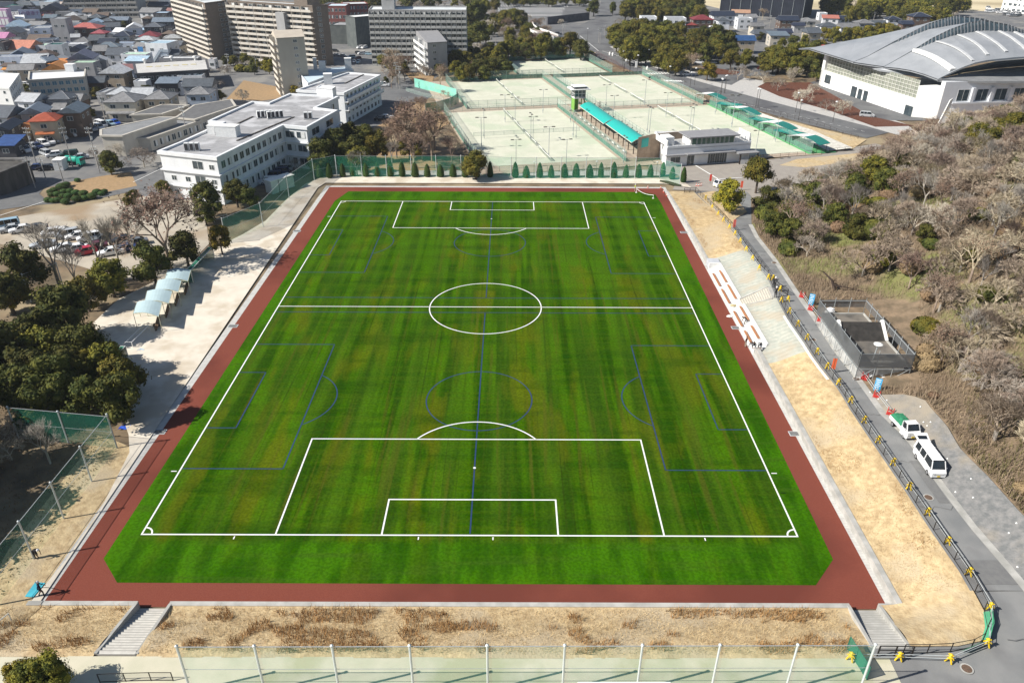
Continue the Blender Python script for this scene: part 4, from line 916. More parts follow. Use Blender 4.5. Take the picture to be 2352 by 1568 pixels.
boxon('water_tank', 'white cube tank on the far school wing roof', 'water tank', W('b', 708, 780, 9.4), 2.6, 2.4, 3.0, .2)
sc4, q, o = polyb('blue_roof_hall', 'low hall with pale blue roof between the school and the beige tower block', 'building', [(682, 162), (707, 191), (762, 170), (812, 159), (793, 153)], 6, m_scw, M('pale_blue_roof', (.52, .62, .68), (.46, .56, .62), .3), .4)
for i, (x, y) in enumerate(((588, 650), (655, 665), (895, 650))): boxon('roof_tower_box', 'white vent tower on the pale blue hall roof, %s from the left' % ('first', 'second', 'third')[i], 'vent', W('b', x, y, 6.1), 2.4 if i else 1.3, 2.2 if i else 1.3, 4.0 if i != 1 else 3.4, .2)
# ==== apartment blocks
m_apt = M('apartment_concrete', (.40, .37, .32), (.34, .31, .27), .5, stretch=(1, 1, .3)); m_aptb = M('balcony_beige', (.58, .54, .48), (.52, .48, .42), .6); m_brown = M('brown_tile_wall', (.20, .165, .135), (.17, .14, .115), 1.2)
m_grey = M('grey_wall', (.36, .36, .36), (.31, .31, .31), .6, stretch=(1, 1, .3)); m_aroof = M('apartment_roof', (.62, .65, .66), (.54, .57, .58), .4)
def balconies(t, o, a, b_, z0, floors, fh, depth, mat, bays, divs=True, glass=None, gap=0):
 a, b_ = Vector((a[0], a[1])), Vector((b_[0], b_[1])); d = (b_-a); L = d.length; d.normalize(); n_ = Vector((d.y, -d.x))
 for f in range(floors):
  z = z0+f*fh; c = B()
  c.prism([a, b_, b_+n_*depth, a+n_*depth], z-.08, z+.08)
  for k in range(bays):
   s0, s1 = L*k/bays+gap, L*(k+1)/bays-gap
   c.prism([a+d*s0+n_*(depth-.12), a+d*s1+n_*(depth-.12), a+d*s1+n_*depth, a+d*s0+n_*depth], z+.08, z+fh*.42)
   if divs: c.prism([a+d*s0, a+d*(s0+.12), a+d*(s0+.12)+n_*depth, a+d*s0+n_*depth], z+.09, z+fh-.1)
  c.build('balcony', mat, t, o)
def slab(name, lab, q, h, mw, floors, bal, wins=(), mr=None, mb=None, par=.5, tower=None):
 t, q, o = polyb(name, lab, 'apartment block', q, h, mw, mr or m_aroof, par, world=True)
 fh = h/floors; cnt = Count()
 for (e, bays, depth, n, ww) in bal:
  a, b_ = q[e], q[(e+1) % len(q)]
  windows(t, o, cnt, a, b_, 0, floors, n, ww, fh*.62, fh, fh*.12, lim=100, cross=True, curtain=True); balconies(t, o, a, b_, 0, floors, fh, depth, mb or m_aptb, bays, gap=.08)
 for (e, n, ww, hh, u0, u1) in wins: windows(t, o, cnt, q[e], q[(e+1) % len(q)], 0, floors, n, ww, hh, fh, fh*.3, u0=u0, u1=u1, lim=100)
 flush(t, o, cnt)
 if tower: (x0, y0, x1, y1, th) = tower; e1 = Vector(q[1])-Vector(q[0]); e2 = Vector(q[3])-Vector(q[0]); f = lambda a, b_: Vector(q[0])+e1*a+e2*b_; c = B(); c.prism([f(x0, y0), f(x1, y0), f(x1, y1), f(x0, y1)], h, h+th); c.build('lift_tower', mw, t, o)
 return t, q, o
def quad3(l, n_, r): l, n_, r = P(*l).xy, P(*n_).xy, P(*r).xy; return [l, n_, r, l+r-n_]
slab('apartment_block', 'beige eleven-storey apartment block turned end-on with a dark brown end wall', quad3((419, 107), (493, 138), (541, 128)), 22.6, m_brown, 11, [(0, 10, 1.5, 9, 2.2)], [(1, 2, 1.6, 1.0, .55, .95)], tower=(.4, .3, .7, .8, 2.5))
t, q, o = slab('apartment_block', 'wide eleven-storey beige apartment slab with long balconies behind the narrow tower block', quad3((543, 133), (733, 152), (767, 148)), 23.2, m_brown, 11, [(0, 9, 1.5, 9, 3)], [(1, 1, 1.5, 1.2, .2, .6)], tower=(.78, .1, .93, .9, 3.2))
c = B(); a, b_ = Vector(q[0]), Vector(q[1]); d = (b_-a).normalized(); n_ = Vector((d.y, -d.x)); m_ = a.lerp(b_, .62); c.prism([m_, m_+d*4.5, m_+d*4.5+n_*3, m_+n_*3], 0, 20.5); c.build('stair_shaft', m_grey, t, o)
t, q, o = slab('apartment_block', 'narrow beige eight-storey tower block with a gabled roof, behind the school', [P(643, 206).xy, P(653, 219).xy, P(714, 214).xy, P(703, 201).xy], 19.0, M('tower_beige', (.40, .37, .31), (.35, .32, .27), .5, stretch=(1, 1, .3)), 8, [(0, 2, 1.3, 2, 1.6)], [(1, 1, 1.3, .9, .5, .8)], par=.05)
def gable(t, o, q, z, rise, mat, over=.4, axis=0, name='roof'):
 q = [Vector(p) for p in q]; cx = sum(q, Vector((0, 0)))/4; q = [cx+(p-cx)*(1+over/max(2, (p-cx).length)) for p in q]
 if axis: q = q[1:]+q[:1]
 m1, m2 = (q[0]+q[3])/2, (q[1]+q[2])/2; c = B(); v = [(*q[0], z), (*q[1], z), (*q[2], z), (*q[3], z), (*m1, z+rise), (*m2, z+rise)]
 v2 = [(x, y, zz-.18) for x, y, zz in v]; c.add(v+v2, [(0, 1, 5, 4), (2, 3, 4, 5), (0, 4, 3), (1, 2, 5), (6, 7, 1, 0), (8, 9, 3, 2), (7, 8, 2, 1), (9, 6, 0, 3), (6, 9, 8, 7)]); return c.build(name, mat, t, o)
gable(t, o, q, 19.1, 1.8, M('beige_roof', (.52, .46, .38), (.47, .41, .34), .5), axis=1)
t, q, o = slab('apartment_block', 'wide grey ten-storey apartment slab with full-width railed balconies and rooftop lift tower', [W('D', 846, 22, 22.1).xy, W('D', 1071, 23, 22.1).xy, W('D', 1072, 15, 22.1).xy, W('D', 853, 14, 22.1).xy], 21.6, m_grey, 10, [(0, 19, 1.4, 17, 2.0)], (), mb=M('balcony_grey', (.42, .42, .40), (.37, .37, .36), 1), tower=(.13, .3, .26, .95, 6.5))
tw = [k for k in kids(t) if k.name.startswith('lift_tower')][0]
e1 = (Vector(q[1])-Vector(q[0])); f0 = Vector(q[0])+e1*.195+(Vector(q[3])-Vector(q[0]))*.3
def text(s, size, mat, parent, loc, rz, rx=pi/2, org=None, ext=.03, name='lettering', align='CENTER'):
 cu = bpy.data.curves.new(name, 'FONT'); cu.body = s; cu.size = size; cu.extrude = ext; cu.align_x = align; cu.align_y = 'CENTER'
 ob = bpy.data.objects.new(name, cu); COL.objects.link(ob); dg_ = bpy.context.evaluated_depsgraph_get(); me = bpy.data.meshes.new_from_object(ob.evaluated_get(dg_)); me.name = name
 bpy.data.objects.remove(ob); me.materials.clear(); me.materials.append(mat); o2 = mk(name, me, parent, None); o2.rotation_euler = (rx, 0, rz); o2.location = Vector(loc)-(Vector(org) if org is not None else Vector((0, 0, 0))); return o2
m_ink = M('dark_ink', (.06, .06, .07))
az4 = atan2(e1.y, e1.x); n_ = Vector((e1.y, -e1.x)).normalized()*.06
text('UR', 2.2, m_ink, tw, (f0.x+n_.x, f0.y+n_.y, 26.0), az4, org=o)
# sub-part position: tower mesh origin equals the block's origin
t, q, o = slab('apartment_block', 'grey gable-roofed five-storey housing block with white balconies, left of the tennis courts evergreens', [P(943, 138).xy, P(985, 174).xy, P(1029, 171).xy, P(991, 136).xy], 12.4, m_grey, 5, [(0, 4, 1.3, 6, 1.6)], [(1, 1, 1.2, .9, .2, .5)], par=.05, mb=m_wh)
gable(t, o, q, 12.5, 1.8, m_roofg, axis=1)
slab('apartment_block', 'far beige apartment slab at the top left with striped balcony rows and thin vertical posts', [P(157, 44).xy, P(322, 41).xy, P(322, 41).xy+Vector((0, 12)), P(157, 44).xy+Vector((0, 12))], 22, m_grey, 8, [(0, 7, 1.4, 14, 2.4)], ())
# draped and red buildings between the slabs
m_drape = M('drape_sheet', (.14, .155, .15), (.10, .115, .115), .5, wave=('X', .5, .3)); m_redb = M('red_brick_tile', (.27, .10, .085), (.22, .08, .07), 1)
def blk(name, lab, u0, v0, u1, v1, dep, h, mw, mr, floors=0, cols=0, ww=1.2, z0=0, cat='building', par=.4, fh=None, side=0, group=None):
 a, b_ = P(u0, v0).xy, P(u1, v1).xy; d = (b_-a).normalized(); n_ = Vector((-d.y, d.x))*dep; fh = fh or (h/max(1, floors)); fac = []
 if floors: fac.append((0, floors, cols, ww, min(1.5, fh*.5), fh, fh*.28))
 if side: fac.append((1, floors, side, ww, min(1.4, fh*.5), fh, fh*.28))
 return polyb(name, lab, cat, [a, b_, b_+n_, a+n_], h, mw, mr, par, fac, world=True, group=group)
blk('draped_building', 'low building wrapped in grey scaffold sheeting, right of the beige slab end wall', 762, 101, 800, 102, 12, 8.5, m_drape, m_scr)
blk('draped_building', 'tall block wrapped in dark scaffold sheeting with a white sloping roof', 799, 106, 821, 111, 18, 13.5, m_drape, m_wh)
blk('red_brick_building', 'reddish-brown building with a pale blue roof behind the scaffold-wrapped blocks', 755, 78, 800, 78, 14, 13.5, m_redb, M('pale_blue_roof', (.5, .6, .66)), 4, 5)
blk('red_brick_building', 'long reddish-brown building with white roof edge behind the draped tower', 796, 70, 850, 68, 12, 13, m_redb, m_aroof, 4, 6)
t, q, o = blk('yellow_house', 'yellow gabled house tucked left of the grey apartment slab', 824, 106, 844, 107, 9, 7, M('yellow_wall', (.62, .46, .14)), m_roofg, 3, 1, 1.5, par=.05); gable(t, o, q, 7.1, 2.6, M('dark_blue_roof', (.045, .05, .085)), axis=1)
t, q, o = blk('draped_tower', 'tall tower block shrouded in dark navy netting at the top right', 1652, 32, 1842, 44, 26, 40, M('navy_drape', (.022, .028, .045), (.012, .016, .028), .25, wave=('X', .35, .5)), m_scr)
c = B(); a, b_ = Vector(q[0]), Vector(q[1])
d = (b_-a).normalized(); n_ = Vector((d.y, -d.x))*.25
for k in range(9): p = a.lerp(b_, k/8)+n_; c.tube((p.x, p.y, 0), (p.x, p.y, 40), .12, n=5)
c.build('scaffold_pole', m_galv, t, o)
blk('white_office', 'white flat-roofed office building at the top right corner beyond the hall', 2297, 27, 2356, 33, 16, 10, m_wh, m_deck, 3, 5, 2.0, side=0)
# low halls by the car park (left)
m_hallr = M('hall_roof', (.155, .155, .155), (.125, .125, .127), .5, wave=('X', 1.2, .12)); m_hallr2 = M('hall_roof_pale', (.25, .255, .26), (.21, .215, .22), .5, wave=('X', 1.2, .12))
def low(lab, pts, h, k='ad', mr=None, fac=(), mw=None): return polyb('low_hall', lab, 'hall', [W(k, *p, h).xy for p in pts], h-.15, mw or m_cream, mr or m_hallr, .15, fac, world=True, lip=.4)
low('low grey-roofed hall with dark side wall beside the white kei van and hedge', [(565, 722), (1130, 705), (1620, 545), (1150, 530)], 4.5)
low('upper tier of the long grey-roofed hall beside the white vans', [(0, 1105), (385, 1110), (1395, 770), (1090, 768), (0, 1000)], 5.5, mr=m_hallr2)
low('lower tier of the long grey-roofed hall, with windows facing the school', [(560, 1160), (900, 1150), (1830, 830), (1390, 790), (700, 1050)], 3.6, mr=m_hallr2, fac=[(1, 1, 8, 1.5, 1.6, 3, .8)])
low('long brown-grey roofed hall reaching behind the school, with a window row', [(1395, 775), (1740, 810), (2500, 560), (2420, 440), (1740, 545)], 4.2, fac=[(1, 1, 8, 1.5, 1.5, 3, .8)])
# cream office and white flats at the far left
t, q, o = polyb('office_building', 'cream three-storey office building with pale blue windows and white roof, above the tiled houses', 'building', [W('aa', 512, 1492, 7.6).xy, W('aa', 1582, 1425, 7.6).xy, W('aa', 1602, 1285, 7.6).xy, W('aa', 530, 1330, 7.6).xy], 7.0, m_cream, M('white_roof', (.66, .67, .69), (.6, .61, .63), .4), .6, world=True, parw=.5)
cn = Count(); windows(t, o, cn, q[0], q[1], 0, 3, 8, 1.3, 1.2, 2.35, .7, mg=M('blue_blind_glass', (.10, .22, .28), (.08, .18, .25), 1, rough=.2))
t, q, o = polyb('flats', 'white four-storey flats with small windows cut by the left edge of the photo', 'building', [W('aa', -420, 1600, 9.6).xy, W('aa', 165, 1635, 9.6).xy, W('aa', 360, 1362, 9.6).xy, W('aa', -160, 1345, 9.6).xy], 9.0, m_wh, M('white_roof', (.66, .67, .69)), .5, world=True)
cn = Count(); windows(t, o, cn, q[1], q[2], 0, 4, 7, 1.2, 1.0, 2.3, .8); windows(t, o, cn, q[0], q[1], 0, 4, 3, .8, .8, 2.3, .8)
boxon('roof_box', 'small white stair box on the roof of the cream office', 'roof box', W('aa', 1335, 1330, 7.1), 3, 2.4, 2.4, 0)
# ==== stadium hall
SO = P(2300, 240); stad = thing('sports_hall', 'huge white sports hall with silver double-arched roof and glass strips, at the upper right', 'sports hall', SO)
m_silver = M('silver_roof', (.34, .355, .375), (.29, .305, .325), .25, rough=.45, metal=.15, wave=('X', 1.1, .10), c3=(.38, .39, .41), sc3=.03)
m_strip = M('arch_glass', (.10, .17, .21), (.16, .24, .28), .5, rough=.2, spec=.8)
HD = (P(2500, 262)-P(2150, 274)).xy.normalized(); HN = Vector((-HD.y, HD.x))
def onpl(u, v, p0): r = ray(u, v); return CAM+r*((p0.xy-CAM.xy).dot(HN)/r.xy.dot(HN))
LV = dict(Ctop=((1990, 131, 14), [(1960, 142), (1990, 130.5), (2045, 100), (2090, 76), (2131, 55), (2170, 42), (2203, 36), (2262, 44), (2330, 70), (2400, 110)]),
 Clow=((1990, 131, 14), [(1960, 143), (1990, 131.5), (2045, 103), (2090, 84), (2131, 68), (2170, 61), (2203, 57), (2262, 62), (2330, 84), (2400, 118)]),
 Btop=((2043, 146, 13.5), [(2030, 153), (2043, 146), (2099, 114), (2140, 88), (2183, 67), (2222, 53), (2261, 46), (2315, 56), (2352, 70), (2430, 108)]),
 Blow=((2043, 146, 13.5), [(2030, 154), (2043, 147), (2099, 116), (2140, 98), (2183, 83), (2222, 75), (2261, 70), (2315, 72), (2352, 76), (2430, 114)]),
 A=((2160, 179, 12.3), [(2154, 182), (2160, 179), (2190, 164), (2215, 153), (2240, 144), (2265, 139), (2290, 136), (2330, 132), (2380, 129), (2460, 132)]))
WL = {k: [onpl(u, v, P(*p)) for u, v in L] for k, (p, L) in LV.items()}
far_ = [p+Vector((-5, 30, 0))-Vector((0, 0, max(0, (p.z-13)*.7))) for p in WL['Ctop']]
def shell(rows, name, mat, n=1, th=.5):
 c = B(); c.loft(rows); c.loft([[p-Vector((0, 0, th)) for p in r] for r in rows][::-1])
 b0, b1 = rows[0], rows[-1]; c.loft([b0, [p-Vector((0, 0, th)) for p in b0]]); c.loft([[p-Vector((0, 0, th)) for p in b1], b1]); return c.build(name, mat, stad, SO)
def subdiv(r0, r1, n, bul=0): return [[a.lerp(b_, i/n)+Vector((0, 0, bul*sin(pi*i/n))) for a, b_ in zip(r0, r1)] for i in range(n+1)]
shell(subdiv(WL['Ctop'], far_, 3), 'back_roof', m_silver)
shell(subdiv(WL['Btop'], WL['Clow'], 3), 'middle_roof', m_silver)
shell(subdiv(WL['A'], WL['Blow'], 4, .8), 'front_roof', m_silver)
for tp, lw in (('Ctop', 'Clow'), ('Btop', 'Blow')):
 c = B(); c.loft([WL[tp], WL[lw]]); g = c.build('clerestory_glass', m_strip, stad, SO)
 c = B()
 for i in range(2, 9):
  for s in (0, .2, .4, .6, .8):
   a = WL[tp][i].lerp(WL[tp][min(9, i+1)], s); b_ = WL[lw][i].lerp(WL[lw][min(9, i+1)], s)
   if a.z-b_.z > .7: c.beam(a+Vector((.0, -.25, 0)), b_+Vector((0, -.25, 0)), .28)
 c.build('mullion', m_silver, g, SO)
# ribs on the front roof
def onfront(fi, t_):
 i = int(fi); i = min(8, i); f_ = fi-i; a = WL['A'][i].lerp(WL['A'][i+1], f_); b_ = WL['Blow'][i].lerp(WL['Blow'][i+1], f_); return a.lerp(b_, t_)+Vector((0, 0, .8*sin(pi*t_)+.1))
rib = [((2, .02), (2, .97)), ((3.9, .05), (3.2, .96)), ((5.3, .12), (4.4, .96)), ((6.6, .16), (5.5, .96)), ((7.6, .2), (6.6, .96)), ((8.4, .2), (7.4, .96))]
for k, ((i0, t0), (i1, t1)) in enumerate(rib):
 c = B(); pr = None
 for s in range(7):
  p = onfront(lerp(i0, i1, s/6), lerp(t0, t1, s/6))+Vector((0, 0, .1))
  if pr: c.beam(pr, p, 1.0 if k else 2.0, .3 if k else .9)
  pr = p
 c.build('roof_rib', m_wh if k == 0 else M('rib_silver', (.52, .53, .54)), stad, SO)
# dark opening below the front roof edge and the lower roof
low1 = [P(2160, 180, 12.2), P(2215, 168, 13.0), P(2290, 158, 13.6), P(2352, 153, 14.0), P(2460, 150, 14.2)]; low0 = [P(2154, 184, 11.6), P(2225, 186, 11.6), P(2290, 187, 11.6), P(2352, 187, 11.6), P(2460, 188, 11.6)]
c = B(); c.loft([low0, low1]); c.loft([[p-Vector((0, 0, .6)) for p in low0], low0]); c.build('lower_roof', M('lower_silver', (.34, .35, .36), (.28, .29, .30), .5, rough=.5, metal=.2, wave=('X', .9, .3)), stad, SO)
c = B(); c.loft([[p+Vector((0, .4, 0)) for p in low1], [P(2165, 178, 12.6)+Vector((0, .4, 0)), P(2215, 158, 14.8)+Vector((0, .4, 0)), P(2290, 141, 17.2), P(2352, 136, 17.8), P(2460, 135, 17.6)]]); c.build('shadow_glazing', m_glass, stad, SO)
c = B(); a_ = [P(2200, 172.5, 12.6), P(2352, 166, 12.9), P(2460, 163, 13)]; c.loft([[p+Vector((0, 0, .08)) for p in a_], [p+Vector((0, 0, .38)) for p in a_]]); c.build('roof_step', m_glass, stad, SO)
# front eave panel between the eave line and the strips (left lower skirt)
E0 = [P(1877, 108, 12.6), P(1950, 137, 11.9), P(2021, 160, 11.5), P(2090, 170, 11.4), P(2154, 182, 11.4)]
E1 = [P(1880, 107.5, 12.7), WL['Clow'][1], WL['Blow'][1], WL['A'][2].lerp(WL['Blow'][2], .5), WL['A'][1]]
shell([E0, E1], 'eave_roof', m_silver, th=.6)
shell([[WL['Ctop'][0]-Vector((0, 0, .1)), P(1877, 108, 12.5)], [far_[0], far_[0]-Vector((4, 0, 0))]], 'eave_roof', m_silver)
# left facade
fa, fb = P(1880, 196), P(2092, 269); d = (fb-fa).normalized(); n_ = Vector((d.y, -d.x, 0)); FL = (fb-fa).length
if n_.dot(CAM-fa) < 0: n_ = -n_
m_stw = M('hall_white', (.84, .84, .82), (.78, .78, .76), .3, stretch=(1, 1, .3))
c = B(); c.prism([fa.xy, fb.xy, fb.xy-n_.xy*1.2, fa.xy-n_.xy*1.2], 0, 5.6); wl = c.build('front_wall', m_stw, stad, SO)
g0 = fa.lerp(fb, .04)-n_*.9; g1 = fa.lerp(fb, .985)-n_*.9
c = B(); c.add([(*g0.xy, 5.6), (*g1.xy, 5.6), (*g1.xy, 11.2), (*g0.xy, 11.6)], [(0, 1, 2, 3)]); gl = c.build('glass_wall', M('hall_glass', (.20, .22, .18), (.30, .31, .26), .25, rough=.25, spec=.7), stad, SO)
c = B()
for k in range(29): p = g0.lerp(g1, k/28)+n_*.15; c.beam((p.x, p.y, 5.6), (p.x, p.y, 11.2), .16)
for k in range(1, 5): z = 5.6+k*1.15; c.beam((*(g0+n_*.15).xy, z), (*(g1+n_*.15).xy, z), .14)
c.build('glass_grid', M('cream_frame', (.62, .62, .56)), gl, SO)
for s0, s1, h, z0 in ((.06, .13, 3.0, 1.6), (.38, .44, 3.6, 0), (.455, .50, 3.4, 0), (.515, .56, 3.4, 0), (.93, 1.0, 3.2, 0)):
 p, r = fa.lerp(fb, s0)+n_*.04, fa.lerp(fb, s1)+n_*.04; c = B(); c.add([(*p.xy, z0), (*r.xy, z0), (*r.xy, z0+h), (*p.xy, z0+h)], [(0, 1, 2, 3)]); c.build('opening', m_glass, stad, SO)
c = B(); c.prism([fb.xy, P(2150, 274).xy, P(2150, 274).xy-n_.xy*12, fb.xy-n_.xy*12], 0, 9.8); c.build('corner_block', m_stw, stad, SO)
c = B(); pb = fa-n_*.6; c.prism([fa.xy+d.xy*0, fa.xy+d.xy*1.6, (fa+d*1.6-n_*3).xy, (fa-n_*3).xy], 0, 11); c.build('end_pier', m_stw, stad, SO)
c = B(); p = P(1891, 110, 11); c.lathe([(.9, 10.2), (.9, 12)], p.x, p.y, 0, 10); c.build('red_drum', m_redp, stad, SO)
# south wall with recessed windows
wa, wb = P(2150, 274), P(2500, 262); dw = (wb-wa).normalized(); nw = Vector((dw.y, -dw.x, 0)); mbl = M('hall_side_wall', (.62, .64, .67), (.56, .58, .61), .4, wave=('Z', 1.0, .06))
c = B(); c.prism([wa.xy, wb.xy, (wb-nw*2).xy, (wa-nw*2).xy], 0, 11.4); c.build('side_wall', mbl, stad, SO)
cn = Count();
for k in range(7):
 s = 5+k*6.6; a, b_ = wa+dw*s, wa+dw*(s+4.2); windows(stad, SO, cn, a.xy, b_.xy, 5.2, 1, 1, 3.9, 3.4, 3, .3, cross=True, proud=.06)
 c = B(); c.box((wa+dw*(s+5.1)).x, (wa+dw*(s+5.1)).y, 7.3, 1.1, 1.6, 4.4, atan2(dw.y, dw.x)); c.build('pier', mbl, stad, SO)
c = B(); c.prism([(wa+dw*3.5).xy, wb.xy, (wb+nw*.9).xy, (wa+dw*3.5+nw*.9).xy], 4.7, 5.2); c.build('window_ledge', mbl, stad, SO)
p = wa+dw*4; c = B(); c.prism([p.xy, (p+dw*3.4).xy, (p+dw*3.4+nw*.1).xy, (p+nw*.1).xy], 0, 3.2); c.build('door', m_wh, stad, SO)
# white outside stairs
sa, sb = P(2255, 286), P(2370, 262, 6.5); t = thing('outside_stairs', 'white concrete outdoor stairs climbing right beside the sports hall', 'stairs', sa); ds = Vector((sb.x-sa.x, sb.y-sa.y, 0)).normalized(); ns = Vector((-ds.y, ds.x, 0)); Ls = (sb.xy-sa.xy).length
c = B()
for i in range(24):
 p0 = sa+ds*(Ls*i/24); p1 = sa+ds*(Ls*(i+1)/24+.02); z = 6.5*(i+1)/24; c.prism([(p0-ns*2).xy, (p1-ns*2).xy, (p1+ns*2).xy, (p0+ns*2).xy], max(0, z-1.2), z)
c.build('steps', m_concn, t, sa)
for s in (-2.2, 2.2):
 c = B(); p0 = sa+ns*s; p1 = sa+ns*s+ds*Ls; e = ns*.25; c.add([(*(p0-e).xy, .0), (*(p0+e).xy, .0), (*(p1+e).xy, 5.2), (*(p1-e).xy, 5.2), (*(p0-e).xy, 1.4), (*(p0+e).xy, 1.4), (*(p1+e).xy, 7.8), (*(p1-e).xy, 7.8)], [(0, 1, 2, 3), (4, 5, 6, 7), (0, 1, 5, 4), (1, 2, 6, 5), (2, 3, 7, 6), (3, 0, 4, 7)]); c.build('parapet', m_concn, t, sa)
# white sail-like monument in front
p = P(2157, 306); c = B(); c.add([(-1.6, 0, 0), (1.4, .3, 0), (1.8, 1.6, 0), (-1, 1.6, 0), (.6, 0, 9.5), (1.5, .3, 10.2), (1.6, .8, 10), (.8, .8, 9.4)], [(0, 3, 2, 1), (4, 5, 6, 7), (0, 1, 5, 4), (1, 2, 6, 5), (2, 3, 7, 6), (3, 0, 4, 7)])
tag(c.build('monument', m_white, loc=p), 'tall white sail-shaped monument in front of the sports hall', 'monument')
# ==== town houses
RC = dict(slate=((.11, .125, .145), 'dark slate'), blue=((.19, .235, .29), 'blue-grey'), navy=((.035, .045, .075), 'dark navy'), grey=((.25, .25, .255), 'mid grey'), pale=((.46, .48, .50), 'pale grey'), white=((.72, .73, .74), 'white'),
          red=((.38, .10, .10), 'pinkish red'), dred=((.22, .045, .045), 'dark red'), coral=((.50, .20, .14), 'coral'), orange=((.55, .23, .07), 'orange'), rust=((.38, .10, .045), 'rusty red'), brown=((.14, .105, .085), 'brown'), sky=((.42, .56, .68), 'pale blue'),
          mint=((.40, .56, .42), 'mint green'), green=((.02, .09, .08), 'dark green'), maroon=((.25, .13, .12), 'maroon'), violet=((.16, .17, .24), 'violet-grey'), pink=((.50, .22, .38), 'pink'), tan=((.56, .36, .22), 'tan'), dblue=((.03, .08, .20), 'deep blue'), beige=((.50, .42, .36), 'beige'))
WC = dict(white=((.68, .69, .71), 'white'), cream=((.50, .46, .39), 'cream'), tan=((.40, .34, .26), 'tan'), grey=((.32, .32, .33), 'grey'), brown=((.13, .09, .07), 'dark brown'), bluew=((.44, .50, .60), 'pale blue'), dark=((.07, .07, .08), 'dark'))
def rmat(k, tile=True): c = RC[k][0]; return M('roof_'+k, c, tuple(x*.72 for x in c), 1.2, rough=.6, wave=(('X', 1.6, .28) if k in ('slate', 'blue', 'navy', 'grey', 'pale', 'violet') else None), rnd=.25)
def wmat(k): c = WC[k][0]; return M('wall_'+k, c, tuple(x*.85 for x in c), .7, stretch=(1, 1, .4), rnd=.18)
def hroof(w, d, h, typ, rise, over=.55):
 c = B(); X, Y = w/2+over, d/2+over; z = h
 if typ == 'hip': r = max(0.01, X-Y); v = [(-X, -Y, z), (X, -Y, z), (X, Y, z), (-X, Y, z), (-r, 0, z+rise), (r, 0, z+rise)]; f = [(0, 1, 5, 4), (1, 2, 5), (2, 3, 4, 5), (3, 0, 4)]
 elif typ == 'gable': v = [(-X, -Y, z-.1), (X, -Y, z-.1), (X, Y, z-.1), (-X, Y, z-.1), (-X, 0, z+rise), (X, 0, z+rise)]; f = [(0, 1, 5, 4), (2, 3, 4, 5), (0, 4, 3), (1, 2, 5)]
 elif typ == 'front': v = [(-X, -Y, z-.1), (X, -Y, z-.1), (X, Y, z-.1), (-X, Y, z-.1), (0, -Y, z+rise), (0, Y, z+rise)]; f = [(0, 4, 5, 3), (1, 2, 5, 4), (0, 1, 4), (2, 3, 5)]
 elif typ == 'shed': v = [(-X, -Y, z), (X, -Y, z), (X, Y, z+rise), (-X, Y, z+rise)]; f = [(0, 1, 2, 3)]
 else: return None
 n = len(v); lo_ = [(x*.985, y*.985, zz-.16) for x, y, zz in v[:4]]
 c.add(v+lo_, f+[(0, n, n+1, 1), (1, n+1, n+2, 2), (2, n+2, n+3, 3), (3, n+3, n, 0), (n+3, n+2, n+1, n)]); return c
HS = []
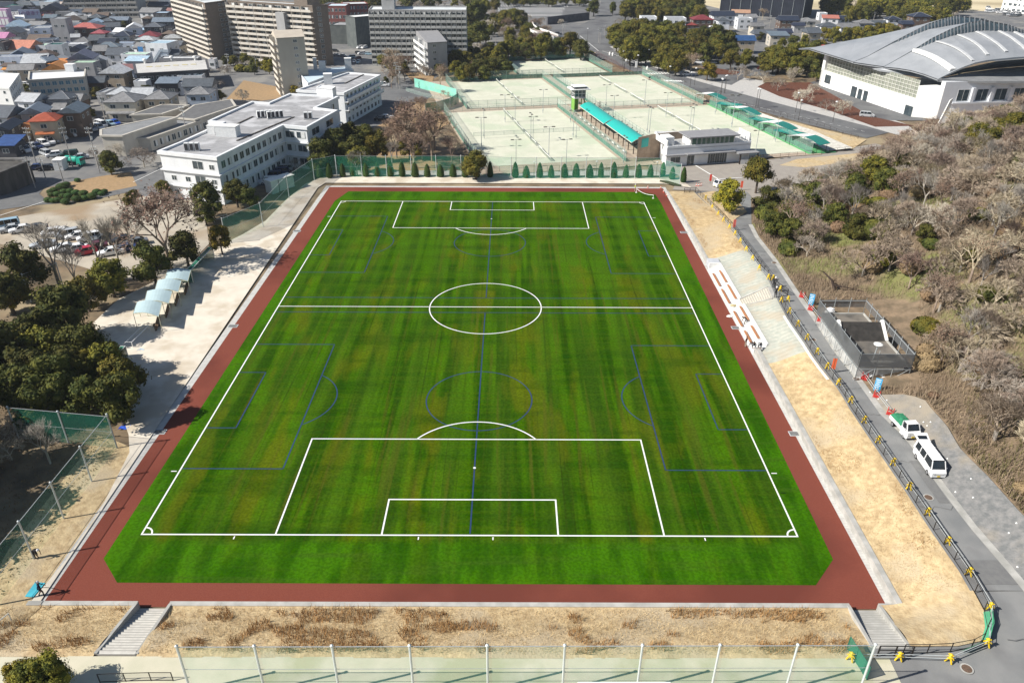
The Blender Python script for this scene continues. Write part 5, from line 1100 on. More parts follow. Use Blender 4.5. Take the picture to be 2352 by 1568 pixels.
def house(p, w, d, h, typ, rk, wk, rz=0.0, lab=None, name='house', fl=2, noise_=''):
 p = Vector((p[0], p[1], 0)); shape = dict(hip='hipped', gable='gabled', front='gable-fronted', flat='flat', shed='sloping')[typ]
 lab0 = lab or '%s house with %s %s roof' % (WC[wk][1], RC[rk][1], shape)
 t = thing(name, lab0, 'house', p, rz); HS.append(t); t['auto'] = 1
 rise = dict(hip=min(w, d)*.24, gable=d*.26, front=w*.27, flat=0, shed=1.2)[typ]
 c = B(); c.box(0, 0, h/2, w, d, h)
 if typ == 'gable': c.add([(-w/2, -d/2, h), (-w/2, d/2, h), (-w/2, 0, h+rise*.93)], [(0, 2, 1)]); c.add([(w/2, -d/2, h), (w/2, d/2, h), (w/2, 0, h+rise*.93)], [(0, 1, 2)])
 if typ == 'front': c.add([(-w/2, -d/2, h), (w/2, -d/2, h), (0, -d/2, h+rise*.93)], [(0, 1, 2)]); c.add([(-w/2, d/2, h), (w/2, d/2, h), (0, d/2, h+rise*.93)], [(0, 2, 1)])
 if typ == 'flat':
  for s in (-1, 1): c.box(0, s*(d/2-.1), h+.2, w, .2, .4); c.box(s*(w/2-.1), 0, h+.199, .2, d-.4, .4)
 c.build('wall', wmat(wk), t)
 rc = hroof(w, d, h, typ, rise)
 if rc is None: rc = B(); rc.box(0, 0, h+.03, w-.4, d-.4, .06)
 ro = rc.build('roof', rmat(rk), t)
 if typ in ('gable', 'hip') and rk in ('slate', 'blue', 'navy', 'grey', 'violet', 'pale'):
  c = B(); r = (w/2+.55 if typ == 'gable' else max(.2, w/2-d/2)); c.beam((-r, 0, h+rise+.03), (r, 0, h+rise+.03), .3, .22)
  if typ == 'hip':
   for sx in (-1, 1):
    for sy in (-1, 1): c.beam((sx*r, 0, h+rise), (sx*(w/2+.5), sy*(d/2+.5), h+.05), .2, .16)
  c.build('ridge', M('ridge_tile', (.26, .27, .28), (.2, .2, .21), 2), ro)
 cnt = Count(); o = (0, 0, 0); nf = 2 if h > 4.6 else 1; fh = h/nf; nw = max(1, int(w/3.4)); nd = max(1, int(d/4))
 if nf > 2: pass
 windows(t, None, cnt, (-w/2, -d/2), (w/2, -d/2), 0, nf, nw, 1.5, 1.05, fh, fh*.36, u0=.06, u1=.94)
 side = -1 if p.x > 0 else 1
 if side == 1: windows(t, None, cnt, (w/2, -d/2), (w/2, d/2), 0, nf, nd, 1.1, .9, fh, fh*.4)
 else: windows(t, None, cnt, (-w/2, d/2), (-w/2, -d/2), 0, nf, nd, 1.1, .9, fh, fh*.4)
 if d > 7 and h > 4.6 and typ != 'flat' and random.random() < .6:   # lower front roof over the ground floor
  c = B(); yy = -d/2; ww = w*random.uniform(.5, .95); c.add([(-ww/2, yy-1.2, fh-.25), (ww/2, yy-1.2, fh-.25), (ww/2, yy, fh+.2), (-ww/2, yy, fh+.2), (-ww/2, yy-1.2, fh-.38), (ww/2, yy-1.2, fh-.38), (ww/2, yy, fh-.1), (-ww/2, yy, fh-.1)], [(0, 1, 2, 3), (7, 6, 5, 4), (0, 4, 5, 1), (1, 5, 6, 2), (3, 7, 4, 0)]); c.build('porch_roof', rmat(rk), t)
 return t
def hs(k, x, y, wpx, d, h, typ, rk, wk, rz=0, lab=None, name='house'):
 u, v = px(k, x, y); zc = h+(1.0 if typ != 'flat' else 0); p = P(u, v, zc); w = wpx*ZK[k][2]/ppm(p)
 return house(p, w, d, h, typ, rk, wk, radians(rz), lab, name)
L_ = [('aa', 1620, 470, 480, 9, 6, 'hip', 'red', 'brown', 2), ('aa', 1610, 580, 240, 5, 3.2, 'hip', 'red', 'brown', 2), ('aa', 1860, 570, 240, 6, 5, 'hip', 'red', 'brown', 2),
 ('aa', 340, 575, 500, 9, 4.5, 'flat', 'white', 'grey', 2), ('aa', 800, 515, 330, 12, 6, 'flat', 'pale', 'bluew', 14), ('aa', 70, 645, 200, 8, 5, 'gable', 'pink', 'white', 0),
 ('aa', 440, 830, 470, 11, 5.5, 'gable', 'coral', 'cream', -4), ('aa', 830, 845, 190, 7, 6, 'flat', 'mint', 'white', 0), ('aa', 1060, 830, 270, 7, 8.5, 'flat', 'green', 'white', 8),
 ('aa', 395, 960, 380, 9, 6.5, 'front', 'blue', 'grey', 20), ('aa', 850, 960, 340, 9, 5.5, 'hip', 'brown', 'tan', 5), ('aa', 190, 1060, 480, 5, 7, 'flat', 'pale', 'bluew', 3),
 ('aa', 170, 1160, 170, 5, 4.5, 'shed', 'brown', 'white', 0), ('aa', 160, 1230, 140, 4, 3.5, 'shed', 'orange', 'white', 0), ('aa', 700, 1080, 400, 10, 6, 'gable', 'pale', 'grey', 8), ('aa', 880, 1060, 180, 6, 6.5, 'gable', 'blue', 'grey', 60),
 ('aa', 1100, 1050, 220, 6, 5.5, 'front', 'pale', 'white', 12), ('aa', 1100, 1120, 300, 5, 5.5, 'shed', 'orange', 'white', 2), ('aa', 1060, 1210, 380, 8, 5.5, 'front', 'orange', 'white', 12),
 ('aa', 1530, 1010, 420, 11, 7.5, 'front', 'violet', 'white', 14), ('aa', 1580, 1165, 430, 6, 7, 'flat', 'mint', 'grey', 2), ('aa', 1840, 1055, 220, 6, 5, 'front', 'pale', 'grey', 20),
 ('aa', 1660, 885, 200, 7, 5, 'front', 'slate', 'white', 20), ('aa', 1880, 880, 210, 7, 5.5, 'gable', 'grey', 'brown', 10), ('aa', 2220, 945, 360, 8, 5, 'gable', 'slate', 'white', 6), ('aa', 2060, 900, 160, 7, 5, 'hip', 'slate', 'dark', 8),
 ('ab', 310, 805, 620, 3, 3.2, 'flat', 'sky', 'bluew', 1), ('aa', 1800, 285, 230, 7, 6.5, 'hip', 'slate', 'dark', 3), ('aa', 1770, 375, 220, 6, 5, 'front', 'sky', 'grey', 8), ('ab', 420, 610, 290, 8, 6, 'hip', 'navy', 'grey', 4),
 ('aa', 920, 35, 240, 9, 8, 'flat', 'sky', 'white', 4), ('aa', 1000, 140, 380, 11, 6.5, 'front', 'navy', 'dark', 10), ('aa', 880, 245, 110, 4, 4, 'shed', 'coral', 'white', 0), ('aa', 500, 250, 280, 9, 5.5, 'gable', 'grey', 'grey', 5),
 ('aa', 560, 160, 260, 8, 6, 'flat', 'navy', 'dark', 6), ('aa', 360, 300, 120, 5, 7, 'shed', 'white', 'white', 30), ('aa', 190, 370, 280, 8, 5, 'hip', 'slate', 'grey', 5), ('aa', 60, 790, 160, 8, 8, 'flat', 'brown', 'dark', 5),
 ('aa', 910, 605, 190, 6, 3.5, 'flat', 'white', 'bluew', 3), ('aa', 100, 80, 300, 9, 6, 'gable', 'navy', 'dark', 8), ('aa', 330, 150, 260, 8, 6, 'gable', 'navy', 'bluew', -12), ('aa', 430, 30, 280, 8, 6, 'hip', 'slate', 'dark', 5), ('aa', 680, 60, 230, 8, 5.5, 'gable', 'blue', 'dark', 9),
 ('aa', 60, 230, 200, 8, 5, 'gable', 'blue', 'bluew', 12), ('aa', 250, 90, 180, 8, 6, 'hip', 'green', 'dark', 0), ('aa', 1820, 690, 250, 7, 5, 'gable', 'slate', 'dark', 5), ('aa', 1560, 715, 260, 7, 4.8, 'hip', 'grey', 'grey', 3), ('aa', 2060, 600, 130, 5, 4, 'front', 'pale', 'white', 20),
 ('aa', 2250, 540, 170, 6, 4.5, 'gable', 'white', 'white', -12), ('aa', 1400, 640, 130, 5, 4, 'gable', 'pale', 'grey', 20), ('aa', 1360, 400, 220, 5, 4, 'gable', 'grey', 'grey', 0), ('aa', 1080, 60, 180, 7, 5, 'gable', 'beige', 'grey', -6),
 ('ab', 610, 460, 240, 8, 7, 'front', 'white', 'bluew', 20), ('ab', 990, 450, 300, 8, 5.5, 'hip', 'slate', 'dark', 5), ('ab', 915, 620, 340, 9, 4.8, 'hip', 'dred', 'white', 8), ('ab', 1180, 355, 370, 7, 5.5, 'gable', 'blue', 'dark', 4),
 ('ab', 865, 300, 150, 6, 5, 'hip', 'brown', 'dark', 4), ('ab', 1270, 575, 210, 7, 5.5, 'hip', 'brown', 'brown', 6), ('ab', 1430, 530, 170, 7, 5.5, 'front', 'grey', 'grey', 14), ('ab', 1370, 185, 230, 8, 5, 'gable', 'maroon', 'white', -6), ('ab', 1150, 240, 260, 9, 6, 'flat', 'sky', 'dark', 3),
 ('ab', 770, 825, 210, 6, 5.5, 'gable', 'grey', 'white', -22), ('ab', 660, 1010, 470, 6, 5.5, 'flat', 'mint', 'white', 0), ('ab', 660, 1072, 350, 5, 4.5, 'shed', 'sky', 'white', 1), ('ab', 480, 1225, 280, 5, 3.6, 'shed', 'maroon', 'bluew', 0),
 ('ab', 1390, 950, 170, 6, 4.5, 'gable', 'slate', 'white', 0), ('ab', 1480, 975, 110, 5, 3.5, 'front', 'grey', 'grey', 0), ('ab', 1480, 1085, 700, 5, 5.5, 'flat', 'white', 'grey', 4), ('ab', 1680, 1410, 450, 4, 4.6, 'flat', 'sky', 'white', 4), ('ab', 2085, 1110, 110, 4, 3.4, 'flat', 'beige', 'white', 0),
 ('ab', 350, 330, 330, 6, 5, 'gable', 'blue', 'dark', 2), ('ab', 130, 350, 200, 6, 5, 'hip', 'slate', 'brown', 4), ('ab', 1040, 660, 0.1, 5, 4, 'flat', 'grey', 'grey', 0),
 ('ac', 600, 370, 340, 7, 6, 'gable', 'pale', 'white', -10), ('ac', 640, 580, 380, 8, 5.5, 'front', 'blue', 'grey', 14), ('ac', 1150, 325, 420, 8, 6, 'hip', 'slate', 'grey', 4), ('ac', 1395, 385, 280, 7, 4.6, 'gable', 'grey', 'brown', 3), ('ac', 1090, 525, 270, 5, 3.6, 'gable', 'grey', 'dark', 2),
 ('ac', 1350, 560, 370, 8, 7, 'front', 'blue', 'brown', 8), ('ac', 140, 640, 320, 9, 5.2, 'gable', 'slate', 'white', -5), ('ac', 850, 715, 440, 8, 6.2, 'hip', 'rust', 'tan', 12), ('ac', 400, 865, 250, 6, 3.6, 'hip', 'orange', 'tan', 6), ('ac', 1140, 780, 150, 5, 3, 'shed', 'rust', 'tan', 10),
 ('ac', 110, 860, 290, 9, 5, 'front', 'navy', 'dark', 8), ('ac', 160, 1170, 330, 6, 3.2, 'shed', 'dblue', 'dark', 4), ('ac', 1250, 640, 120, 6, 4, 'gable', 'white', 'white', 20), ('ac', 890, 470, 200, 6, 4, 'gable', 'violet', 'dark', -6),
 ('ad', 390, 240, 400, 8, 5.5, 'hip', 'pale', 'cream', 4), ('ad', 420, 370, 560, 9, 6, 'hip', 'grey', 'cream', 3), ('ad', 800, 280, 340, 8, 5, 'gable', 'pale', 'grey', 3), ('ad', 1100, 320, 440, 9, 6, 'hip', 'grey', 'tan', 4), ('ad', 1850, 240, 400, 8, 6, 'hip', 'grey', 'bluew', 4),
 ('ad', 1830, 100, 500, 7, 6.5, 'gable', 'slate', 'grey', 4), ('ad', 1460, 130, 240, 5, 4, 'flat', 'white', 'white', 3), ('ad', 765, 100, 230, 4.5, 4.2, 'flat', 'white', 'white', 2), ('ad', 100, 290, 170, 8, 3.6, 'flat', 'pale', 'grey', 0), ('ad', 1250, 60, 360, 5, 4.5, 'shed', 'blue', 'dark', 3),
 # right of the photo: houses behind the trees
 ('ak', 530, 165, 150, 8, 6, 'flat', 'pale', 'white', 0), ('ak', 430, 205, 90, 6, 4, 'flat', 'white', 'white', 0), ('ak', 790, 175, 190, 9, 6.5, 'flat', 'pale', 'white', 0), ('ak', 1050, 165, 190, 9, 6, 'hip', 'dred', 'brown', 2), ('ak', 950, 220, 90, 5, 3.4, 'hip', 'dred', 'brown', 0),
 ('ak', 1250, 128, 210, 8, 5.5, 'gable', 'navy', 'white', 4), ('ak', 1250, 175, 110, 8, 6, 'hip', 'slate', 'white', 2), ('ak', 1180, 260, 110, 4, 3, 'flat', 'white', 'white', 0), ('af', 190, 95, 150, 7, 6, 'shed', 'tan', 'white', -14), ('af', 215, 165, 130, 7, 5.5, 'flat', 'pale', 'white', 2), ('af', 280, 135, 80, 6, 5, 'gable', 'grey', 'white', 12),
 ('af', 605, 158, 160, 8, 5.5, 'gable', 'navy', 'brown', 0), ('af', 770, 170, 130, 7, 5, 'hip', 'grey', 'cream', 0), ('af', 985, 142, 130, 6, 6, 'shed', 'coral', 'white', -14), ('af', 1115, 150, 150, 6, 5, 'gable', 'navy', 'white', 0), ('af', 960, 212, 160, 7, 4.5, 'hip', 'slate', 'white', 4),
 ('af', 1140, 220, 170, 7, 4.5, 'gable', 'grey', 'white', 4), ('af', 1280, 185, 130, 7, 5, 'hip', 'grey', 'grey', 0), ('af', 520, 290, 160, 7, 5, 'shed', 'blue', 'cream', 0), ('af', 400, 275, 200, 6, 4, 'gable', 'slate', 'grey', 3), ('af', 225, 330, 150, 7, 6, 'gable', 'dblue', 'tan', 0), ('af', 820, 265, 110, 8, 6, 'gable', 'slate', 'tan', 6),
 ('af', 330, 210, 100, 6, 5, 'gable', 'grey', 'cream', 8), ('af', 700, 205, 90, 5, 4, 'gable', 'navy', 'grey', 0), ('ag', 190, 150, 110, 6, 5, 'hip', 'navy', 'white', 0), ('ag', 425, 125, 150, 8, 7, 'hip', 'navy', 'brown', 0), ('ag', 310, 190, 90, 6, 4, 'gable', 'navy', 'brown', 0), ('ag', 130, 220, 150, 6, 4, 'gable', 'blue', 'white', 8), ('ag', 60, 190, 110, 6, 4, 'gable', 'slate', 'white', 0),
 ('af', 910, 118, 70, 5, 4, 'flat', 'white', 'white', 0), ('af', 560, 265, 140, 6, 4, 'gable', 'navy', 'grey', 2), ('ak', 620, 262, 50, 3, 3, 'flat', 'red', 'white', 0)]
for r in L_:
 if r[3] < 1: continue
 hs(*r)
t = hs('aa', 1130, 350, 270, 7, 11, 'flat', 'pale', 'grey', 4, 'grey four-storey building with a tall white side wall at the far left', 'building'); t['category'] = 'building'; del t['auto']
t = hs('ab', 1130, 795, 420, 10, 8.5, 'flat', 'sky', 'white', -6, 'large white box-shaped building with pale blue roof and diagonal outside stairs', 'building'); t['category'] = 'building'; del t['auto']
c = B(); c.beam((-3.5, -5.3, .4), (1.5, -5.3, 6), .3, 1.0).beam((1.5, -5.3, 6), (5.2, -5.3, 6), .3, 1.0).beam((-3.5, -5.9, 1.4), (1.5, -5.9, 7), .08).box(3.4, -5.4, 2.2, 3.6, .6, 4.2); c.build('outside_stairs', M('stair_steel', (.38, .44, .50)), t)
c = B(); c.box(-7.2, -5.06, 6.3, 2.2, .08, 2.2); c.build('blue_sign', M('sign_blue', (.05, .22, .50)), t); c = B(); c.box(-7.2, -5.06, 4.5, 2.4, .08, 1.2); c.build('red_sign', M('sign_salmon', (.60, .20, .20)), t)
t, q, o = polyb('warehouse', 'long warehouse with a pale low-pitched roof, small roof vents and dark walls', 'warehouse', [W('ab', *p_, 6.4).xy for p_ in ((655, 1365), (2000, 1290), (1950, 1105), (615, 1185))], 6.2, wmat('dark'), M('pale_ribbed', (.56, .55, .53), (.50, .49, .47), .4, wave=('X', 1.2, .12)), .15, [(0, 2, 9, 1.6, 1.1, 3, .9)], world=True, lip=.5)
for x in (820, 1320, 1755): p = W('ab', x, 1120 if x > 900 else 1175, 6.4)-o; c = B(); c.lathe([(.4, 6.2), (.4, 7.2), (.9, 7.4), (.6, 7.9), (.1, 8)], p.x, p.y, 0, 10); c.build('roof_vent', m_wh, t)
c = B()
for k in range(6): p = W('ab', 900+k*165, 1240-k*9, 6.4); c.box(p.x-o.x, p.y-o.y, 6.3, 2.0, 1.0, .08)
c.build('skylight', M('faded_yellow', (.50, .42, .16)), t)
# shop signs at the far left
pp = W('aa', 620, 500, 2); t = thing('shop_sign', 'long pale violet shop sign board with purple writing above the white-roofed shop', 'sign', pp, radians(16))
Ls = 350*.1233/ppm(pp); c = B(); c.box(0, 0, 6.3, Ls, .5, 4.6); c.build('board', M('sign_pale', (.50, .53, .66)), t);
for s in (-.4, .4): c = B(); c.box(Ls*s, .5, 2, .4, .4, 4); c.build('post', m_grey, t)
m_pur = M('sign_purple', (.22, .06, .20))
try: text('クスリの健康チェーン', 2.3, m_pur, t, (.5, -.3, 6.6), 0)
except Exception as e: print('text', e)
pp = W('aa', 330, 490, 2); t = thing('shop_sign', 'white slanted shop sign panel left of the long violet sign board', 'sign', pp, radians(2)); c = B(); c.box(0, 0, 5.2, 200*.1233/ppm(pp), .4, 4.2); c.build('board', m_wh, t); text('薬局', 1.5, m_pur, t, (1.5, -.25, 4.8), 0)
pp = W('aa', 60, 510, 3); t = thing('pink_shop', 'shop with a white grid of tall windows framed in pink at the left edge', 'shop', pp, radians(2)); c = B(); c.box(0, 2, 4.5, 8.5, 4, 9); c.build('wall', M('pink_frame', (.55, .34, .50)), t)
for r in range(2):
 for k in range(4): c = B(); c.box(-3.1+k*2.0, -.06, 2.6+r*3.9, 1.5, .12, 2.9); c.build('window', m_wh, t)
# random low roofs to close the far town at the very top left, where only fragments show
rr = random.Random(5)
for (u, v, rk, wk) in ((10, 3, 'navy', 'dark'), (40, -6, 'blue', 'dark'), (80, -9, 'slate', 'grey'), (118, -10, 'navy', 'bluew'), (62, 14, 'slate', 'dark'), (352, 4, 'grey', 'tan'), (385, 6, 'slate', 'grey'), (370, 18, 'navy', 'dark'), (760, 12, 'slate', 'grey'), (352, 30, 'grey', 'white'), (520, -4, 'grey', 'white')):
 p = P(u, v, 5); house(p, rr.uniform(9, 13), rr.uniform(7, 9), rr.uniform(4.5, 6.5), rr.choice(('hip', 'gable')), rk, wk, rr.uniform(-.2, .3))
# the gaps between the measured houses hold more small roofs
occ = [(t.location.x, t.location.y) for t in HS]; rr = random.Random(8); k = 0
for _ in range(2500):
 if k > 48: break
 u, v = rr.uniform(0, 480), rr.uniform(8, 215)
 if u > 250 and v < 60 or u > 400 and v < 170 or (u > 280 and v > 130) or (u < 215 and v > 165): continue
 p = P(u, v, 5)
 if any(hypot(p.x-a, p.y-b_) < 10.5 for a, b_ in occ) or (abs(u-240) < 22 and v > 110): continue
 occ.append((p.x, p.y)); k += 1
 house(p, rr.uniform(6, 9.5), rr.uniform(5.5, 7.5), rr.uniform(3.4, 6), rr.choice(('hip', 'gable', 'gable', 'front', 'flat')), rr.choice(('slate', 'blue', 'grey', 'pale', 'navy', 'white', 'brown', 'sky', 'grey')), rr.choice(('white', 'cream', 'grey', 'bluew', 'tan', 'brown')), rr.uniform(-.15, .35))
# boundary walls in the near town
def wallbox(lab, a, b_, h, th, mat, k='D', name='wall'):
 a, b_ = W(k, *a), W(k, *b_); c = B(); c.beam(a+Vector((0, 0, h/2)), b_+Vector((0, 0, h/2)), th, h); o = c.build(name, mat, org=a); tag(o, lab, 'wall'); return o
m_dwall = M('dark_block_wall', (.10, .085, .07), (.07, .06, .05), 1)
wallbox('brown block wall with a tiled cap below the rusty-roofed house', (330, 1120), (830, 1180), 2.2, .3, m_dwall, 'ac')
wallbox('dark block wall behind the row of white vans', (900, 1110), (1250, 1060), 2.4, .3, m_dwall, 'ac')
# dark walled compound cut by the left edge
c = polyb('walled_compound', 'dark walled building with canvas-topped wall cut by the left edge', 'building', [W('e', -700, 330, 5).xy, W('e', 0, 200, 5).xy, W('e', 275, 90, 5).xy, W('e', 170, 70, 5).xy, W('e', -700, 60, 5).xy], 4.6, M('stained_wall', (.05, .048, .045), (.11, .105, .10), .5, stretch=(1, 1, .3)), M('old_roof', (.10, .095, .085), (.06, .055, .05), .6), .5, world=True, parw=.9)
ORDS = ('third', 'second', 'first', 'sixth', 'fourth', 'fifth', 'seventh')
# ==== trees
def leafm(name, a, b_, c3=None): return M(name, a, b_, .9, rough=.75, spec=.15, rnd=.35, detail=3, lo=.4, hi=.6, c3=c3, sc3=.5)
m_lfd = leafm('leaf_dark', (.040, .050, .011), (.100, .097, .018)); m_lfo = leafm('leaf_olive', (.155, .132, .018), (.064, .070, .013)); m_lfy = leafm('leaf_yellow_green', (.25, .20, .018), (.10, .10, .015))
m_lfp = leafm('dead_leaf', (.25, .17, .12), (.17, .11, .08)); m_lfm = leafm('maroon_leaf', (.13, .035, .03), (.08, .025, .02)); m_top = leafm('clipped_green', (.035, .075, .018), (.055, .085, .02)); m_hedge = leafm('hedge_green', (.10, .14, .02), (.07, .095, .02))
m_bark = M('bark', (.12, .095, .075), (.07, .055, .045), 3, stretch=(1, 1, .3)); m_barkl = M('pale_bark', (.34, .31, .27), (.22, .195, .17), 2, stretch=(1, 1, .3), rnd=.3); m_twig = M('twig', (.38, .31, .235), (.27, .215, .155), .7, rnd=.5); m_twigg = M('grey_twig', (.44, .385, .32), (.31, .27, .22), .7, rnd=.4)
R_ = random.Random(11)
def leafq(bb, p, n_, s, rg):
 n_ = (n_+Vector((rg.uniform(-.7, .7), rg.uniform(-.7, .7), rg.uniform(-.5, .7)))).normalized(); a = n_.orthogonal().normalized(); b_ = n_.cross(a); t = rg.uniform(0, 6.28); u = a*cos(t)+b_*sin(t); w = n_.cross(u); l = s*rg.uniform(.7, 1.3); q = l*rg.uniform(.45, .8)
 bb.add([p-u*l*.5, p-w*q*.5, p+u*l*.5+n_*l*.08, p+w*q*.5], [(0, 1, 2, 3)])
def crown(bb, seed, r, hz_, z0, nl, nleaf, s, core=True, flat_=.8, gap=.0):
 rg = random.Random(seed); L = []
 for i in range(nl):
  a = rg.uniform(0, 6.28); k = math.sqrt(rg.random())*.72; zz = rg.random()**.8; rr = r*rg.uniform(.26, .44)*(1-.25*zz)
  lim = math.sqrt(max(0.05, 1-(zz*.92)**2)); L.append((Vector((cos(a)*k*r*lim, sin(a)*k*r*lim, z0+rr*.5+(hz_-rr)*zz)), rr))
 for c_, rr in L:
  if core:
   k0 = len(bb.v); bb.lathe([(rr*.45, -rr*.5), (rr*.66, 0), (rr*.45, rr*.42)], c_.x, c_.y, c_.z, 6, jit=.12)
  for j in range(int(nleaf/nl)):
   d = Vector((rg.gauss(0, 1), rg.gauss(0, 1), rg.gauss(.25, 1))).normalized()
   rad = rr*rg.uniform(.72, 1.12); p = c_+Vector((d.x*rad, d.y*rad, d.z*rad*flat_)); leafq(bb, p, d, s, rg)
def limb(bb, rg, p, d, l, r, lev, mx, spread=.55, up=.12, kids_=(3, 4), sl=0, fork=.6):
 n = 2 if lev < 2 else 1; q = p
 for i in range(n):
  d2 = (d+Vector((rg.uniform(-.15, .15), rg.uniform(-.15, .15), rg.uniform(-.05, .12)))).normalized(); q2 = q+d2*(l/n); bb.tube(q, q2, r*(1-.22*i), r*(1-.22*(i+1)), 5 if lev < 2 else 3, cap=False); q = q2; d = d2
 if lev >= mx:
  for k in range(sl):
   dd = (d+Vector((rg.uniform(-.8, .8), rg.uniform(-.8, .8), rg.uniform(-.5, .8)))).normalized(); e = q+dd*l*rg.uniform(.5, 1.1); w = dd.orthogonal().normalized()*rg.uniform(.014, .026)*max(.7, l); s0 = q-d*l*rg.uniform(0, .8)
   bb.add([s0-w, s0+w, e], [(0, 1, 2)])
  return
 for k in range(rg.choice(kids_)):
  az = rg.uniform(0, 6.28); s = spread*rg.uniform(.6, 1.25); side = d.orthogonal().normalized(); side = (side*cos(az)+d.cross(side)*sin(az)); dd = (d+side*s*1.25+Vector((0, 0, up))).normalized()
  limb(bb, rg, q-d*l*rg.uniform(0, .4), dd, l*rg.uniform(.6, .82), r*fork*rg.uniform(.8, 1), lev+1, mx, spread, up, kids_, sl, fork)
PROTO = {}
def proto(key, name, cat, fn): PROTO[key] = (name, cat, fn, [None])
def tree_root(name, cat): t = thing(name, 'x', cat); return t
def ever(seed, mat, r=4., h=7., z0=1.3, nl=22, nleaf=3600, s=.42, trunk_h=2.6, tm=None):
 def f(name, cat):
  t = tree_root(name, cat); b_ = B(); rg = random.Random(seed); b_.tube((0, 0, -.3), (0, 0, trunk_h), .28, .2, 7)
  for k in range(5): a = k*1.25; b_.tube((0, 0, trunk_h*.8), (cos(a)*r*.5, sin(a)*r*.5, z0+h*.35), .14, .05, 5)
  b_.build('trunk', tm or m_bark, t); b_ = B(); crown(b_, seed, r, h-z0, z0, nl, nleaf, s); b_.build('crown', mat, t); return t
 return f
def bare(seed, h=9., mat=None, r0=.22, mx=5, sl=3, spread=.5, up=.15, tm=None, trunk=.30, leaves=0, lm=None, stems=1):
 def f(name, cat):
  t = tree_root(name, cat); rg = random.Random(seed); b_ = B(); b_.tube((0, 0, -.3), (0, 0, h*trunk), r0, r0*.8, 6, cap=False); b_.build('trunk', tm or mat or m_barkl, t); b_ = B()
  for k in range(3 if stems == 1 else stems): a = k*2.1+rg.random(); limb(b_, rg, Vector((0, 0, h*trunk*rg.uniform(.8, 1))), Vector((cos(a)*spread*1.1, sin(a)*spread*1.1, 1)).normalized(), h*.24, r0*.62, 1, mx, spread, up, sl=sl)
  n0 = len(b_.v); c = b_.build('crown', mat or m_barkl, t)
  if leaves:
   l = B(); vs = [Vector(v) for v in b_.v if v[2] > h*.35]
   for k in range(leaves): leafq(l, rg.choice(vs)+Vector((rg.gauss(0, .25), rg.gauss(0, .25), rg.gauss(0, .2))), Vector((0, 0, 1)), .28, rg)
   l.build('foliage', lm, t)
  return t
 return f
def conef(seed):
 def f(name, cat):
  t = tree_root(name, cat); rg = random.Random(seed); c = B(); c.tube((0, 0, -.1), (0, 0, .6), .09, .08, 6); c.build('trunk', m_bark, t); c = B(); c.lathe([(.62, .15), (.85, .6), (.8, 1.5), (.6, 2.6), (.3, 3.4), (.05, 3.7)], n=9, jit=.06)
  for k in range(900):
   z = 3.75*(1-rg.random()**.8*.97); r = interp([(.1, .6), (.6, .92), (1.5, .88), (2.6, .66), (3.4, .36), (3.8, .04)], z); a = rg.uniform(0, 6.28); leafq(c, Vector((cos(a)*r, sin(a)*r, z)), Vector((cos(a), sin(a), .3)), .20, rg)
  c.build('crown', m_top, t); return t
 return f
def ballf(seed, mat, s=.15, n=700, low=.75):
 def f(name, cat):
  t = tree_root(name, cat); rg = random.Random(seed); c = B(); c.tube((0, 0, -.1), (0, 0, .4), .07, .06, 5); c.build('trunk', m_bark, t); c = B(); c.lathe([(.5, .1), (.9, .5), (.88, .9*low+.2), (.5, 1.45*low), (.05, 1.65*low)], n=9, jit=.05)
  for k in range(n):
   d = Vector((rg.gauss(0, 1), rg.gauss(0, 1), rg.gauss(.2, 1))).normalized(); leafq(c, Vector((d.x, d.y, .75*low+.85*low*d.z)), d, s, rg)
  c.build('crown', mat, t); return t
 return f
for i in range(3):
 proto('E%d' % i, 'evergreen_tree', 'tree', ever(20+i, m_lfd, nl=24+3*i)); proto('O%d' % i, 'broadleaf_tree', 'tree', ever(30+i, m_lfo, nl=22+3*i)); proto('B%d' % i, 'bare_tree', 'tree', bare(40+i, 9, m_barkl, mx=5, spread=.42+.06*i))
 proto('S%d' % i, 'scrub_tree', 'tree', bare(60+i, 6.5, m_twig, r0=.15, mx=5, sl=11, spread=.75, up=.02, trunk=.18, tm=m_barkl)); proto('G%d' % i, 'bare_tree', 'tree', bare(70+i, 7, m_twigg, r0=.18, mx=5, sl=9, spread=.85, up=-.02, trunk=.2))
proto('L0', 'broadleaf_tree', 'tree', ever(37, m_lfo, r=4, h=6.5, z0=2.6, nl=34, nleaf=5200, s=.36)); proto('L1', 'evergreen_tree', 'tree', ever(29, m_lfd, r=4, h=7, z0=1.2, nl=36, nleaf=6400, s=.32)); proto('L2', 'broadleaf_tree', 'tree', ever(28, m_lfo, r=4, h=7, z0=1.2, nl=36, nleaf=6400, s=.32))
proto('Y0', 'yellow_green_tree', 'tree', ever(51, m_lfy, nl=20)); proto('Y1', 'yellow_green_tree', 'tree', ever(52, m_lfy, nl=26, nleaf=2600))
proto('P0', 'dead_leaf_tree', 'tree', bare(80, 9, m_twig, mx=5, sl=3, spread=.6, leaves=1800, lm=m_lfp)); proto('P1', 'dead_leaf_tree', 'tree', bare(81, 9, m_twig, mx=5, sl=3, spread=.5, leaves=1400, lm=m_lfp))
proto('M0', 'maroon_tree', 'tree', ever(90, m_lfm, nl=14, nleaf=1600)); proto('C0', 'topiary_tree', 'topiary tree', conef(95)); proto('K0', 'clipped_shrub', 'shrub', ballf(96, m_top)); proto('K1', 'low_shrub', 'shrub', ballf(97, m_lfd, .3, 500)); proto('K2', 'low_shrub', 'shrub', ballf(98, m_lfo, .3, 500)); proto('K3', 'brown_shrub', 'shrub', ballf(99, M('dry_bush', (.24, .165, .09), (.15, .105, .06), 1, rnd=.4), .35, 650))
